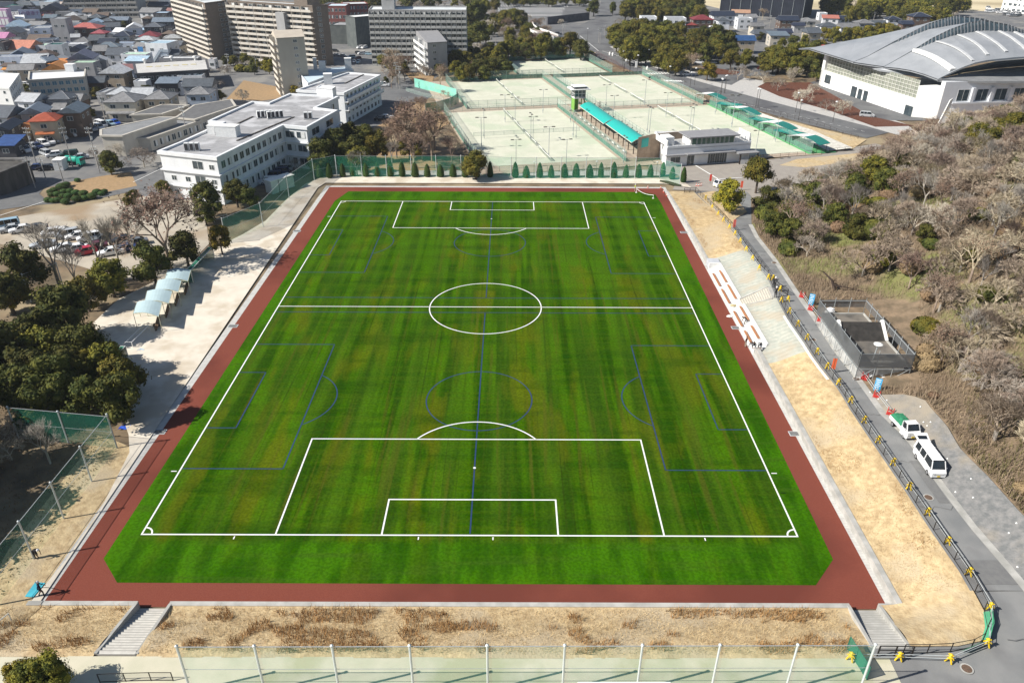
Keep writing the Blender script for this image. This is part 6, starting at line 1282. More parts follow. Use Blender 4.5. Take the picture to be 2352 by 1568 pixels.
def plant(key, p, sx, sz, lab, group=None, rz=None):
 name, cat, fn, cell = PROTO[key]
 if cell[0] is None: t = fn(name, cat); cell[0] = t; t['label'] = lab
 else: t = copy_tree(cell[0], label=lab)
 q_ = R_.uniform(.87, 1.13) if key[0] in 'EOYPBSG' else 1; t.location = p; t.rotation_euler.z = R_.uniform(0, 6.28) if rz is None else rz; t.scale = (sx*q_, sx/q_, sz)
 if group: t['group'] = group
 elif 'group' in t: del t['group']
 if 'auto' in t: del t['auto']
 return t
RAD = dict(E=3.5, O=3.5, L=3.7, B=3.4, S=3.8, G=4.2, Y=3.6, P=3.5, M=3.6, C=.95, K=1.0); HGT = dict(E=7, O=7, L=6.8, B=9, S=6, G=6.5, Y=7, P=8.5, M=7, C=3.7, K=1.3)
def tr(key, k, x, y, rpx, lab, hr=1.0, group=None, auto=True, world0=False):
 """crown centred on the photo point with the given radius (zoom pixels); hr stretches the height"""
 u, v = px(k, x, y); R = rpx*ZK[k][2]; z = 4.0
 for _ in range(4):
  p = P(u, v, z) if world0 else G(u, v, z-hz0[0]); r = R/ppm(p); s = r/RAD[key[0]]; H = HGT[key[0]]*s*hr; g = hz(p.x, p.y); z = g+H*.60; hz0[0] = g
 p = P(u, v, z); t = plant(key, Vector((p.x, p.y, hz(p.x, p.y)-.05)), s, s*hr, lab, group)
 if auto: t['auto'] = 1
 return t
hz0 = [0.0]
def trs(lab, rows, hr=1.0):
 for r in rows: hz0[0] = 0; tr(r[0], r[1], r[2], r[3], r[4], r[5] if len(r) > 5 and isinstance(r[5], str) else lab, r[6] if len(r) > 6 else hr)
DK = 'dark round evergreen'; OL = 'olive green tree'; YE = 'yellowish tree'; BA = 'bare branching tree'; PK = 'pinkish brown tree'
trs(DK, [('E0', 'e', 1400, 1010, 205), ('E1', 'e', 1715, 880, 170), ('E2', 'e', 560, 1480, 300), ('E0', 'e', 190, 1080, 260), ('E1', 'e', 1910, 430, 170), ('E2', 'e', 2190, 370, 130), ('E0', 'e', 2310, 420, 100), ('E1', 'e', 1900, 560, 110),
 ('L1', 'f', 760, 430, 290), ('E2', 'f', 560, 640, 260), ('E0', 'f', 300, 640, 250), ('L1', 'f', 60, 560, 230), ('E1', 'f', 560, 830, 220), ('E0', 'f', 80, 800, 220), ('E2', 'e', 60, 1300, 200), ('E2', 'f', 860, 640, 190),
 ('E0', 'b', 640, 1410, 150), ('E1', 'b', 760, 1330, 150), ('E2', 'b', 900, 1250, 130), ('E0', 'b', 1040, 1260, 120), ('E1', 'b', 960, 1370, 130), ('E0', 'b', 580, 1520, 90), ('E2', 'b', 1730, 640, 50), ('E0', 'b', 1240, 745, 36),
 ('E1', 'b', 1980, 650, 75), ('E0', 'b', 2230, 620, 90), ('E2', 'b', 2330, 640, 70), ('E0', 'c', 20, 620, 70), ('E1', 'c', 190, 470, 80), ('E2', 'c', 710, 450, 90), ('E0', 'c', 460, 450, 80), ('E1', 'b', 2080, 110, 110), ('E2', 'b', 2000, 200, 100), ('E0', 'b', 2120, 300, 110), ('E2', 'b', 1450, 30, 60), ('E1', 'b', 1650, 25, 60), ('E0', 'b', 720, 40, 60), ('E2', 'b', 850, 25, 60), ('E0', 'b', 1130, 20, 60),
 ('E0', 'c', 1250, 60, 75), ('E1', 'c', 1330, 110, 70), ('E2', 'c', 1540, 90, 80), ('E0', 'c', 1720, 100, 80), ('E1', 'c', 830, 60, 72), ('E2', 'c', 1005, 70, 40, DK, 1.4), ('E1', 'c', 1860, 480, 90), ('E2', 'c', 1980, 380, 90), ('E0', 'c', 2090, 380, 90), ('E1', 'c', 1600, 270, 60), ('E0', 'd', 320, 370, 65), ('E2', 'd', 130, 350, 42), ('E1', 'd', 450, 570, 80), ('E0', 'd', 30, 320, 40), ('E0', 'ad', 1400, 190, 90), ('E1', 'ac', 1640, 650, 130), ('E2', 'ac', 1620, 470, 80),
 ('E0', 'd', 2290, 1460, 90), ('E1', 'e', 1010, 90, 110), ('E2', 'a', 1010, 1480, 90), ('E0', 'a', 640, 290, 30), ('E1', 'a', 1160, 230, 40), ('E2', 'a', 2140, 560, 40), ('E0', 'd', 2000, 1150, 20)])
trs(OL, [('O0', 'e', 1010, 1150, 190), ('O1', 'e', 780, 1300, 175), ('L2', 'f', 480, 400, 230), ('O2', 'f', 120, 400, 220), ('L2', 'f', 1080, 790, 230), ('O0', 'f', 1000, 480, 150), ('O1', 'e', 1520, 340, 90), ('O2', 'e', 1230, 430, 90),
 ('O0', 'b', 1180, 1290, 95), ('O1', 'b', 1455, 1330, 125), ('O2', 'b', 1400, 1010, 55), ('O0', 'b', 1380, 590, 70), ('L2', 'b', 2080, 1510, 150), ('O1', 'b', 1900, 540, 90), ('O0', 'b', 1990, 560, 90), ('O2', 'b', 2180, 510, 85), ('O1', 'b', 2290, 510, 95), ('O0', 'c', 340, 420, 110), ('O1', 'c', 610, 390, 105),
 ('O2', 'c', 1190, 60, 80), ('O0', 'c', 1440, 60, 80), ('O1', 'c', 1640, 60, 80), ('O2', 'c', 1790, 100, 60), ('O0', 'c', 1130, 330, 110), ('O1', 'c', 1250, 290, 120), ('O2', 'c', 1180, 420, 100), ('O0', 'c', 1330, 320, 110), ('O1', 'c', 1480, 330, 100), ('O2', 'c', 1500, 500, 100), ('O0', 'c', 1600, 570, 110), ('O1', 'c', 1700, 550, 85), ('O2', 'c', 1440, 560, 80), ('L2', 'c', 1800, 410, 115), ('O0', 'c', 1280, 420, 90),
 ('O1', 'c', 2110, 540, 90), ('O0', 'c', 2250, 530, 80), ('L2', 'd', 200, 500, 130), ('O1', 'd', 320, 480, 110), ('O2', 'd', 440, 500, 100), ('O0', 'd', 100, 490, 80), ('O1', 'd', 650, 300, 50), ('O2', 'd', 790, 310, 72), ('O0', 'd', 880, 290, 60), ('O1', 'd', 1080, 265, 55), ('O2', 'd', 1180, 270, 55), ('O0', 'd', 420, 350, 50), ('O1', 'd', 220, 370, 42),
 ('O0', 'd', 640, 60, 65), ('O1', 'd', 730, 50, 65), ('O2', 'd', 830, 100, 55), ('O0', 'd', 920, 70, 75), ('O1', 'd', 1010, 60, 80), ('O2', 'd', 1100, 50, 80), ('O0', 'd', 1200, 70, 75), ('O1', 'd', 1290, 110, 55), ('O2', 'd', 1370, 60, 80), ('O0', 'd', 1460, 80, 75), ('O1', 'd', 1650, 70, 70), ('O2', 'd', 1750, 50, 70), ('O0', 'd', 1830, 45, 50), ('O1', 'd', 440, 90, 35),
 ('L2', 'd', 1990, 1210, 170), ('O2', 'd', 1900, 1250, 80), ('O0', 'd', 1570, 1340, 62), ('O1', 'a', 2170, 560, 50), ('O2', 'a', 2050, 880, 50), ('O0', 'b', 40, 590, 45), ('O1', 'b', 130, 580, 50)])
trs(YE, [('Y0', 'e', 2040, 800, 120, 'yellow-leaved tree standing at the far end of the shade canopies', 1.25), ('Y1', 'e', 70, 1380, 110), ('Y1', 'b', 390, 830, 45), ('Y0', 'b', 2110, 70, 60), ('Y0', 'c', 1890, 650, 85), ('Y1', 'd', 560, 400, 60), ('Y0', 'd', 980, 285, 68), ('Y1', 'ad', 1220, 150, 85), ('Y0', 'd', 1230, 270, 40), ('Y1', 'g', 120, 1500, 120)])
hz0[0] = 2.7; tr('L2', 'g', 260, 1500, 190, 'dark and yellowish evergreen bush cut by the bottom left corner', 1.0, auto=False)
hz0[0] = 0; tr('L0', 'h', 637, 125, 108, 'open-crowned broadleaf tree with a visible forked trunk beside the plaza', 1.15, auto=False)
hz0[0] = 0; tr('Y0', 'h', 450, 262, 103, 'dense yellow-green dome tree between the track gate and the curved path', 1.0, auto=False)
trs(BA, [('B0', 'e', 430, 860, 260, BA, 1.1), ('B1', 'e', 640, 1010, 150, BA, 1.3), ('B2', 'e', 850, 780, 200, BA, 1.35), ('B0', 'e', 1040, 780, 150, BA, 1.5), ('B1', 'e', 1190, 720, 130, BA, 1.5), ('G0', 'b', 1570, 620, 90), ('G1', 'b', 1640, 640, 70), ('G0', 'f', 90, 1120, 210), ('G1', 'f', 330, 1130, 150), ('B1', 'f', 380, 1250, 190), ('G2', 'f', 60, 1330, 170), ('B2', 'b', 960, 1470, 110), ('B0', 'b', 1290, 1390, 90), ('B1', 'b', 400, 1530, 70), ('G2', 'a', 1310, 1400, 170), ('G1', 'a', 1050, 1360, 110), ('G0', 'a', 860, 1400, 70),
 ('G2', 'c', 100, 400, 100), ('G0', 'c', 210, 370, 90), ('G1', 'c', 150, 150, 85), ('G2', 'c', 40, 240, 85), ('G0', 'b', 2200, 220, 110), ('G1', 'b', 2230, 110, 90), ('G2', 'b', 2100, 420, 80), ('G1', 'b', 1250, 30, 60), ('G0', 'b', 970, 40, 80), ('G2', 'b', 1550, 30, 60), ('G1', 'c', 1060, 190, 70), ('G0', 'c', 520, 190, 40), ('G2', 'c', 1640, 330, 70), ('G0', 'c', 1980, 450, 50), ('G1', 'c', 2180, 640, 110), ('G2', 'c', 2290, 660, 85), ('G0', 'd', 330, 620, 100), ('G1', 'd', 190, 710, 95), ('G2', 'd', 400, 800, 120), ('G0', 'd', 60, 650, 90), ('G1', 'd', 770, 900, 120), ('G2', 'd', 620, 890, 90), ('G0', 'd', 500, 760, 80),
 ('G1', 'd', 1560, 90, 70), ('G2', 'd', 330, 100, 40), ('G0', 'd', 590, 300, 60), ('G1', 'd', 1700, 110, 60), ('G0', 'a', 2250, 860, 90), ('G1', 'a', 2080, 640, 60), ('G2', 'b', 1790, 850, 60)])
trs(PK, [('P0', 'e', 1470, 600, 330, 'very large brownish bare-branched tree standing over the sandy car park', 1.15), ('P0', 'b', 1500, 1130, 220), ('P1', 'b', 1660, 1240, 180), ('P0', 'b', 1390, 1180, 110), ('P1', 'b', 1850, 1370, 110), ('P0', 'b', 1290, 590, 110), ('P1', 'b', 1745, 700, 85, PK, 1.3), ('P0', 'b', 2070, 590, 60), ('P1', 'c', 1740, 440, 70), ('P1', 'd', 50, 115, 40), ('P0', 'b', 1560, 960, 90), ('P1', 'b', 1570, 1330, 110)])
trs('dark maroon shrubby tree', [('M0', 'c', 2260, 430, 50), ('M0', 'd', 10, 600, 20)])
# topiary row before the far net
n_ = 23
cones = [(360, 107), (412, 110), (482, 105), (536, 101), (605, 103), (667, 102), (735, 101), (798, 103), (866, 104), (931, 104), (1001, 104), (1068, 104), (1132, 107), (1193, 107), (1265, 106)]
conesb = [(68, 204), (141, 205), (230, 203), (306, 204), (393, 202), (472, 201), (560, 203), (636, 203), (721, 205), (802, 204), (886, 203), (965, 201), (1047, 192), (1110, 215), (1184, 235)]
CN = [P(580+x*.4315, 348+(y+32)*.4315) for x, y in cones]+[P(1160+x*.3452, 325+(y+38)*.3452) for x, y in conesb]
for i, p in enumerate(CN):
 o_ = ['first', 'second', 'third', 'fourth', 'fifth', 'sixth', 'seventh', 'eighth', 'ninth', 'tenth', 'eleventh', 'twelfth', 'thirteenth', 'fourteenth', 'fifteenth']
 lab = 'cone-clipped green tree behind the far net, %s from the %s end of the row' % ((o_[i], 'left') if i < 15 else (o_[29-i], 'right'))
 plant('C0', p, random.uniform(.8, 1.12), random.uniform(.82, 1.12), lab, 'cone-clipped trees behind the far net')
balls = [(445, 440, 40), (495, 445, 38), (532, 440, 40), (605, 452, 45), (475, 392, 34), (527, 385, 38), (580, 403, 36), (590, 362, 38), (645, 358, 38), (632, 402, 42), (700, 372, 42), (705, 428, 46), (772, 378, 46), (780, 422, 38), (850, 402, 48), (897, 365, 42), (940, 382, 34), (968, 362, 34), (500, 350, 40), (465, 365, 34), (570, 315, 52), (612, 298, 42), (718, 258, 30)]
for i, (x, y, r) in enumerate(balls):
 hz0[0] = 0; t = tr('K0', 'e', x, y, r, 'round clipped shrub', 1.0, auto=True); t['group'] = 'clipped round shrubs on the lawn island'
# long clipped hedge beside the pavement
hp = [W('c', 1150, 500), W('c', 1250, 520), W('c', 1340, 560), W('c', 1440, 600)]; c = B(); rg = random.Random(4)
for a, b_ in zip(hp, hp[1:]):
 c.beam(a+Vector((0, 1, .7)), b_+Vector((0, 1, .7)), 2.0, 1.4)
 for k in range(900): p = a.lerp(b_, rg.random())+Vector((rg.uniform(-1.2, 1.2), 1+rg.uniform(-1.2, 1.2), rg.uniform(.2, 1.5))); leafq(c, p, Vector((0, 0, 1)), .3, rg)
tag(c.build('hedge', m_hedge, org=hp[0]), 'long clipped yellow-green hedge beside the pavement of the city road', 'hedge')
rg = random.Random(21); GB_ = 'trees and scrub of the hill thicket'; cnt_h = {}
SCB = [(78, 38), (60, 52)]
def inframe(p, m=60): u, v = proj(p); return -m < u < 2352+m and -m < v < 1568+m
scaf_uv = (1880, 2105, 685, 870)
y = -30.0
while y < 168:
 x = edgx(y)+1
 while x < edgx(y)+118:
  px_, py_ = x+rg.uniform(-2.4, 2.4), y+rg.uniform(-2.4, 2.4); x += 3.6
  d = px_-edgx(py_)-revw(py_); sd_ = (px_-60)*.6-(py_-106)*.8
  if d < 1.4 or sd_ < 4: continue
  z = hz(px_, py_); u, v = proj((px_, py_, z))
  if not (-60 < u < 2400 and 200 < v < 1620): continue
  if py_ < 26 and d < 3.5: key = rg.choice(('K3', 'K3', 'K3')); s = rg.uniform(.5, .9); u_ = 'low brown scrub bush on the lower slope of the right hill'
  if 1795 < u < 1965 and 590 < v < 700: continue
  if 1860 < u < 2120 and 670 < v < 900: continue
  green = (1740 < u < 2010 and 430 < v < 625) or (noise.noise(Vector((px_*.05, py_*.05, 7))) > .28)
  if py_ < 26 and d < 3.5: pass
  elif green and rg.random() < .62:
   key = rg.choice(('E0', 'E1', 'E2', 'O2', 'K1', 'K1')); s = rg.uniform(.5, .85) if key[0] != 'K' else rg.uniform(1.8, 3); u_ = 'dark green leafy evergreen among the bare scrub of the right hill'
  elif rg.random() < .12: key = rg.choice(('K1', 'K2', 'E1')); s = rg.uniform(1.4, 2.2) if key[0] == 'K' else .5; u_ = 'dark green leafy evergreen among the bare scrub of the right hill'
  elif rg.random() < .30: key = rg.choice(('G0', 'G1', 'B1', 'B2')); s = rg.uniform(.75, 1.1)*(0.8 if key[0] == 'B' else 1); u_ = 'pale-barked leafless tree in the thicket of the right hill'
  elif rg.random() < .22: key = 'K3'; s = rg.uniform(1.2, 2.2); u_ = 'low brown scrub bush on the lower slope of the right hill'
  else: key = rg.choice(('S0', 'S1', 'S2', 'S0', 'P1')); s = rg.uniform(.95, 1.4)*(.7 if key == 'P1' else 1); u_ = 'brown twiggy leafless shrub-tree in the thicket of the right hill'
  if key == 'K3': u_ = 'low brown scrub bush on the right hill'
  plant(key, Vector((px_, py_, z-.1)), s, s*rg.uniform(.85, 1.1), u_, GB_)
 y += 3.6
# undergrowth: dry stalks, brambles and bamboo grass (uncountable)
def stalks(name, mat, n, region, hmin, hmax, wd, lab, lean=.5, seed=1):
 rg = random.Random(seed); c = B(); k = 0; tries = 0
 while k < n and tries < n*8:
  tries += 1; x, y = region(rg)
  if x is None: continue
  z = hz(x, y)
  a = rg.uniform(0, 6.28); h = rg.uniform(hmin, hmax); w = wd*rg.uniform(.6, 1.3); l = Vector((rg.uniform(-lean, lean), rg.uniform(-lean, lean), 1)).normalized()*h; q = Vector((cos(a), sin(a), 0))*w
  p = Vector((x, y, z-.03)); c.add([p-q, p+q, p+l+q*.2, p+l-q*.2], [(0, 1, 2, 3)]); k += 1
 return tag(c.build(name, mat), lab, 'undergrowth', kind='stuff')
def rhill(cond):
 def f(rg):
  y = -34+rg.random()**1.25*200; x = edgx(y)+revw(y)+.4+rg.random()**1.3*95
  if (x-60)*.6-(y-106)*.8 < 2: return None, None
  u, v = proj((x, y, hz(x, y)))
  if not (-20 < u < 2390 and v < 1600) or not cond(x, y, u, v): return None, None
  return x, y
 return f
nn = lambda x, y, s: noise.noise(Vector((x*.07, y*.07, s)))
scf = lambda u, v: not (1875 < u < 2110 and 690 < v < 890)
stalks('bramble', M('bramble_brown', (.30, .225, .155), (.17, .125, .085), .5), 34000, rhill(lambda x, y, u, v: nn(x, y, 2) < .3 and scf(u, v)), .4, 1.5, .038, 'tangled brown dead brambles covering the right hill', seed=3)
stalks('dry_grass_tufts', M('straw', (.38, .30, .185), (.26, .20, .12), .5), 14000, rhill(lambda x, y, u, v: (nn(x, y, 5) > -.1 or (x-edgx(y)-revw(y)) < 9) and scf(u, v)), .25, .8, .03, 'straw-coloured dry grass on the right hill', seed=4)
stalks('bamboo_grass', M('bamboo_grass', (.15, .13, .045), (.09, .09, .03), .6), 9000, rhill(lambda x, y, u, v: nn(x, y, 2) > .02+.2*sstep(30, 60, y) and scf(u, v)), .3, 1.0, .06, 'yellowish green bamboo grass on the right hill', seed=5)
def rsouth(cond, x0=-44, x1=34):
 def f(rg):
  x, y = rg.uniform(x0, x1), rg.uniform(-16.6, -10.2)
  if xat(LS, y)-.5 < x < xat(LSr, y)+.5 or x > xat(RS, y)-.4 or not cond(x, y): return None, None
  return x, y
 return f
stalks('brown_reeds', M('reed_brown', (.44, .25, .10), (.27, .155, .06), .8), 8200, rsouth(lambda x, y: (y > -16.4 and nn(x*5, y*5, 1)*1.3+1.05*exp(-((x+11)/5.5)**2) > .5) or (nn(x*5, y*5, 3)*1.2+exp(-((x-29)/5)**2-((y+11)/1.8)**2) > .62) or nn(x*3.5, y*6, 4) > .33), .3, .8, .028, 'rusty brown reed clumps on the near dry bank', seed=6)
stalks('dry_grass_tufts', M('straw_pale', (.62, .48, .27), (.40, .29, .15), .6), 24000, rsouth(lambda x, y: True), .15, .42, .017, 'pale dry grass on the bank at the near end of the track', lean=.9, seed=7)
def reast(rg):
 y = rg.uniform(-9, 110); a, b_ = wallx(y)+.6, fenx(y)-.4
 if 31 < y < 72: return None, None
 x = rg.uniform(a, b_); return x, y
stalks('dry_grass_tufts', MATS['straw_pale'], 24000, reast, .08, .26, .014, 'pale dry grass on the bank along the right side of the track', lean=1.0, seed=8)
def reast2(rg):
 y = rg.uniform(-9, 110); a, b_ = wallx(y)+.6, fenx(y)-.4
 x = rg.uniform(a, b_)
 if 31 < y < 72 or nn(x*3, y*2, 8) < .27: return None, None
 return x, y
stalks('brown_reeds', MATS['reed_brown'], 3000, reast2, .12, .35, .018, 'small brown weed patches on the right grass bank', seed=9)
def rwest(rg):
 x, y = rg.uniform(-62, -41.2), rg.uniform(-9, 34)
 if x > -43.6+max(0, (y-12))*-.25: return None, None
 return x, y
stalks('leaf_litter_stalks', M('litter', (.26, .17, .09), (.16, .10, .055), 1), 7000, rwest, .08, .3, .06, 'brown leaf litter and dry weeds under the left trees', lean=1.0, seed=10)
def forest(k, poly, n, keys, r0, r1, lab, grp, seed, hr=1.0, z='wood'):
 rg = random.Random(seed); q = [Vector(px(k, *p)) for p in poly]; us = [p.x for p in q]; vs = [p.y for p in q]; done = []; tries = 0
 while len(done) < n and tries < n*40:
  tries += 1; u, v = rg.uniform(min(us), max(us)), rg.uniform(min(vs), max(vs)); ins = False; j = len(q)-1
  for i in range(len(q)):
   if (q[i].y > v) != (q[j].y > v) and u < (q[j].x-q[i].x)*(v-q[i].y)/(q[j].y-q[i].y)+q[i].x: ins = not ins
   j = i
  R = rg.uniform(r0, r1)*ZK[k][2]
  if not ins or any(math.hypot(a-u, (b_-v)*1.5) < R*.85 for a, b_ in done): continue
  done.append((u, v)); hz0[0] = 0; t = tr(rg.choice(keys), 'D', u, v, R, lab, hr*rg.uniform(.85, 1.15), grp, auto=False, world0=True)
EV = ('E0', 'E1', 'E2', 'O0', 'O1', 'O2'); GW = 'trees of the wooded %s'
forest('b', [(1990, 60), (2250, 40), (2330, 180), (2200, 330), (2000, 400)], 26, EV+('G0', 'G1', 'G2'), 45, 75, 'tree of the dark wood right of the wide grey apartment slab', GW % 'knoll right of the grey slab', 1)
forest('b', [(640, 0), (1190, 0), (1190, 45), (1040, 60), (660, 50)], 22, EV+('G0', 'G2'), 35, 60, 'tree in the far wood behind the red brick buildings', GW % 'ridge behind the slabs', 2)
forest('b', [(1330, -10), (2300, -10), (2260, 30), (1330, 35)], 26, EV+('G0', 'G2'), 35, 60, 'tree in the far wood directly behind the wide grey slab', GW % 'ridge behind the slabs', 3)
forest('c', [(-30, 190), (120, 110), (230, 150), (420, 400), (740, 380), (740, 470), (40, 500)], 34, EV+('G0', 'G1', 'G2', 'P0'), 55, 90, 'tree in the belt between the farthest tennis courts and the footbridge', GW % 'belt by the footbridge', 4)
forest('b', [(1840, 470), (2350, 430), (2350, 680), (1880, 690)], 22, EV+('E1', 'P1'), 55, 85, 'evergreen in the dense clump behind the far left tennis courts', GW % 'clump behind the courts', 5)
forest('c', [(1040, 260), (1640, 230), (1680, 400), (1800, 560), (1560, 620), (1160, 470), (1020, 400)], 34, EV+('O0', 'O1', 'O2', 'P1'), 70, 110, 'leafy tree in the park belt behind the long hedge', GW % 'park belt behind the hedge', 6)
forest('c', [(1700, 330), (2130, 300), (2160, 450), (1900, 520), (1720, 430)], 14, EV, 70, 100, 'leafy tree between the park belt and the shaded car park', GW % 'park belt behind the hedge', 7)
forest('c', [(1120, 0), (1800, 0), (1840, 120), (1480, 150), (1120, 110)], 26, EV, 60, 85, 'tree of the wood above the pale villas', GW % 'slope above the pale villas', 8)
forest('d', [(560, 40), (850, 0), (1870, 0), (1800, 90), (1560, 150), (1250, 140), (900, 170), (700, 110)], 44, EV+('O0', 'O1', 'O2', 'Y1', 'G0'), 50, 85, 'tree of the long wood behind the houses at the top right', GW % 'slope at the top right', 9)
forest('d', [(20, 470), (520, 430), (560, 600), (250, 580), (20, 580)], 12, EV+('O0', 'O2'), 70, 110, 'olive tree of the grove left of the sports hall corner', GW % 'grove left of the hall', 10)
forest('d', [(560, 270), (1250, 240), (1260, 290), (800, 360), (600, 380)], 16, ('O0', 'O1', 'O2', 'Y0', 'E1'), 45, 70, 'olive tree in the row behind the sports hall tip', GW % 'row behind the hall tip', 11)
forest('c', [(300, 20), (740, 0), (740, -25), (-100, -25), (0, 10)], 22, EV, 35, 50, 'tree in the far row beyond the large car park', GW % 'row beyond the car park', 12)
forest('f', [(-40, 330), (260, 260), (760, 330), (1120, 470), (1250, 700), (1100, 900), (700, 950), (100, 960), (-60, 900)], 16, ('L1', 'E0', 'E2', 'L2', 'O1'), 200, 260, 'dark evergreen in the dense grove at the left edge', 'trees of the dense grove at the left edge', 13)
forest('aa', [(0, 0), (350, 0), (350, 180), (0, 180)], 3, ('E0', 'E1'), 60, 90, 'dark evergreen among the roofs at the top left', 'evergreens among the top left roofs', 14)
forest('aa', [(1950, 420), (2352, 380), (2352, 480), (2050, 560)], 9, ('E0', 'O1', 'O2', 'E2'), 40, 60, 'garden tree below the far striped slab', 'garden trees below the striped slab', 15)
for i, (x, y, s_) in enumerate(((-58, 1, 1.5), (-60, -7, 1.6), (-57, -16, 1.2), (-61, 8, 1.6), (-66, 2, 1.7), (-62, 16, 1.3), (-64, 27, 1.3))):
 plant(('E0', 'E2', 'E1')[i % 3], Vector((x, y, 0)), s_*1.1, s_, 'tall dark evergreen shading the ground behind the lower left net, %s from the near end' % ORDS[i])
rg = random.Random(77); occ2 = []
for _ in range(900):
 if len(occ2) > 75: break
 u, v = rg.uniform(0, 520), rg.uniform(5, 330); p = P(u, v, 1)
 if u > 400 and v < 160 or (v > 235 and u > 90) or any(hypot(p.x-a, p.y-b_) < 7 for a, b_ in occ2) or any(hypot(p.x-a, p.y-b_) < 5.5 for a, b_ in occ): continue
 occ2.append((p.x, p.y)); plant(rg.choice(('K1', 'K2', 'E0', 'O1', 'K3', 'G0')), Vector((p.x, p.y, 0)), rg.uniform(.35, .6)*(2.4 if 1 else 1)*.7, rg.uniform(.5, .9)*.7, 'small garden shrub between the houses of the old town', 'garden shrubs of the old town')
forest('c', [(-50, 120), (250, 100), (430, 290), (250, 310), (-50, 330)], 20, ('G0', 'G1', 'G2', 'O1', 'P1', 'S0'), 45, 70, 'grey-brown bare tree of the scrub below the large far car park', GW % 'scrub below the far car park', 31)
forest('a', [(2080, 540), (2351, 520), (2351, 640), (2150, 700)], 8, ('O0', 'E1', 'Y1', 'G1', 'K2'), 40, 60, 'small tree in the front garden of the beige apartment blocks', 'garden trees of the beige apartment blocks', 32)
forest('b', [(0, 540), (200, 560), (200, 640), (0, 640)], 6, ('O0', 'E1', 'Y1', 'G1'), 35, 55, 'small tree in the front garden of the beige apartment blocks', 'garden trees of the beige apartment blocks', 33)
forest('b', [(1330, 1080), (1720, 1050), (1800, 1300), (1560, 1430), (1330, 1330)], 6, ('P0', 'P1'), 120, 170, 'large pinkish leafless tree left of the near left courts', 'pinkish leafless trees left of the courts', 36)
forest('b', [(1180, 520), (1450, 480), (1480, 640), (1300, 740), (1180, 700)], 10, ('P0', 'O1', 'P1', 'G0', 'O2'), 55, 85, 'brownish tree in front of the wide grey apartment slab', 'brownish trees before the wide grey slab', 34)
forest('b', [(520, 1380), (900, 1180), (1130, 1180), (1160, 1450), (700, 1500)], 5, ('E0', 'L1', 'O1', 'E2'), 95, 130, 'dark evergreen of the clump between the school and the far net', 'evergreens between the school and the far net', 35)
# ==== vehicles
def paint(k, c): return M('paint_'+k, c, tuple(x*.94 for x in c), 3, rough=.3, spec=.55)
PT = dict(white=paint('white', (.80, .80, .80)), silver=paint('silver', (.42, .44, .46)), black=paint('black', (.02, .02, .024)), navy=paint('navy', (.02, .04, .12)), blue=paint('blue', (.02, .08, .40)), red=paint('red', (.42, .015, .04)), green=paint('green', (.02, .36, .26)), grey=paint('grey', (.14, .15, .16)), dgreen=paint('dgreen', (.02, .05, .045)), sky=paint('sky', (.30, .44, .54)), wine=paint('wine', (.10, .02, .03)))
m_tyre = M('tyre', (.02, .02, .02), rough=.8); m_rim = M('rim', (.45, .45, .46), rough=.4, metal=.6); m_cglass = M('car_glass', (.012, .016, .02), (.02, .025, .03), 1, rough=.08, spec=.9); m_lampw = M('headlight', (.65, .67, .68), rough=.15); m_lampr = M('tail_light', (.35, .02, .02), rough=.3); m_plate = M('plate_yellow', (.62, .46, .04)); m_tarp = M('green_tarp', (.04, .26, .13), (.03, .20, .10), 3, bump=.3)
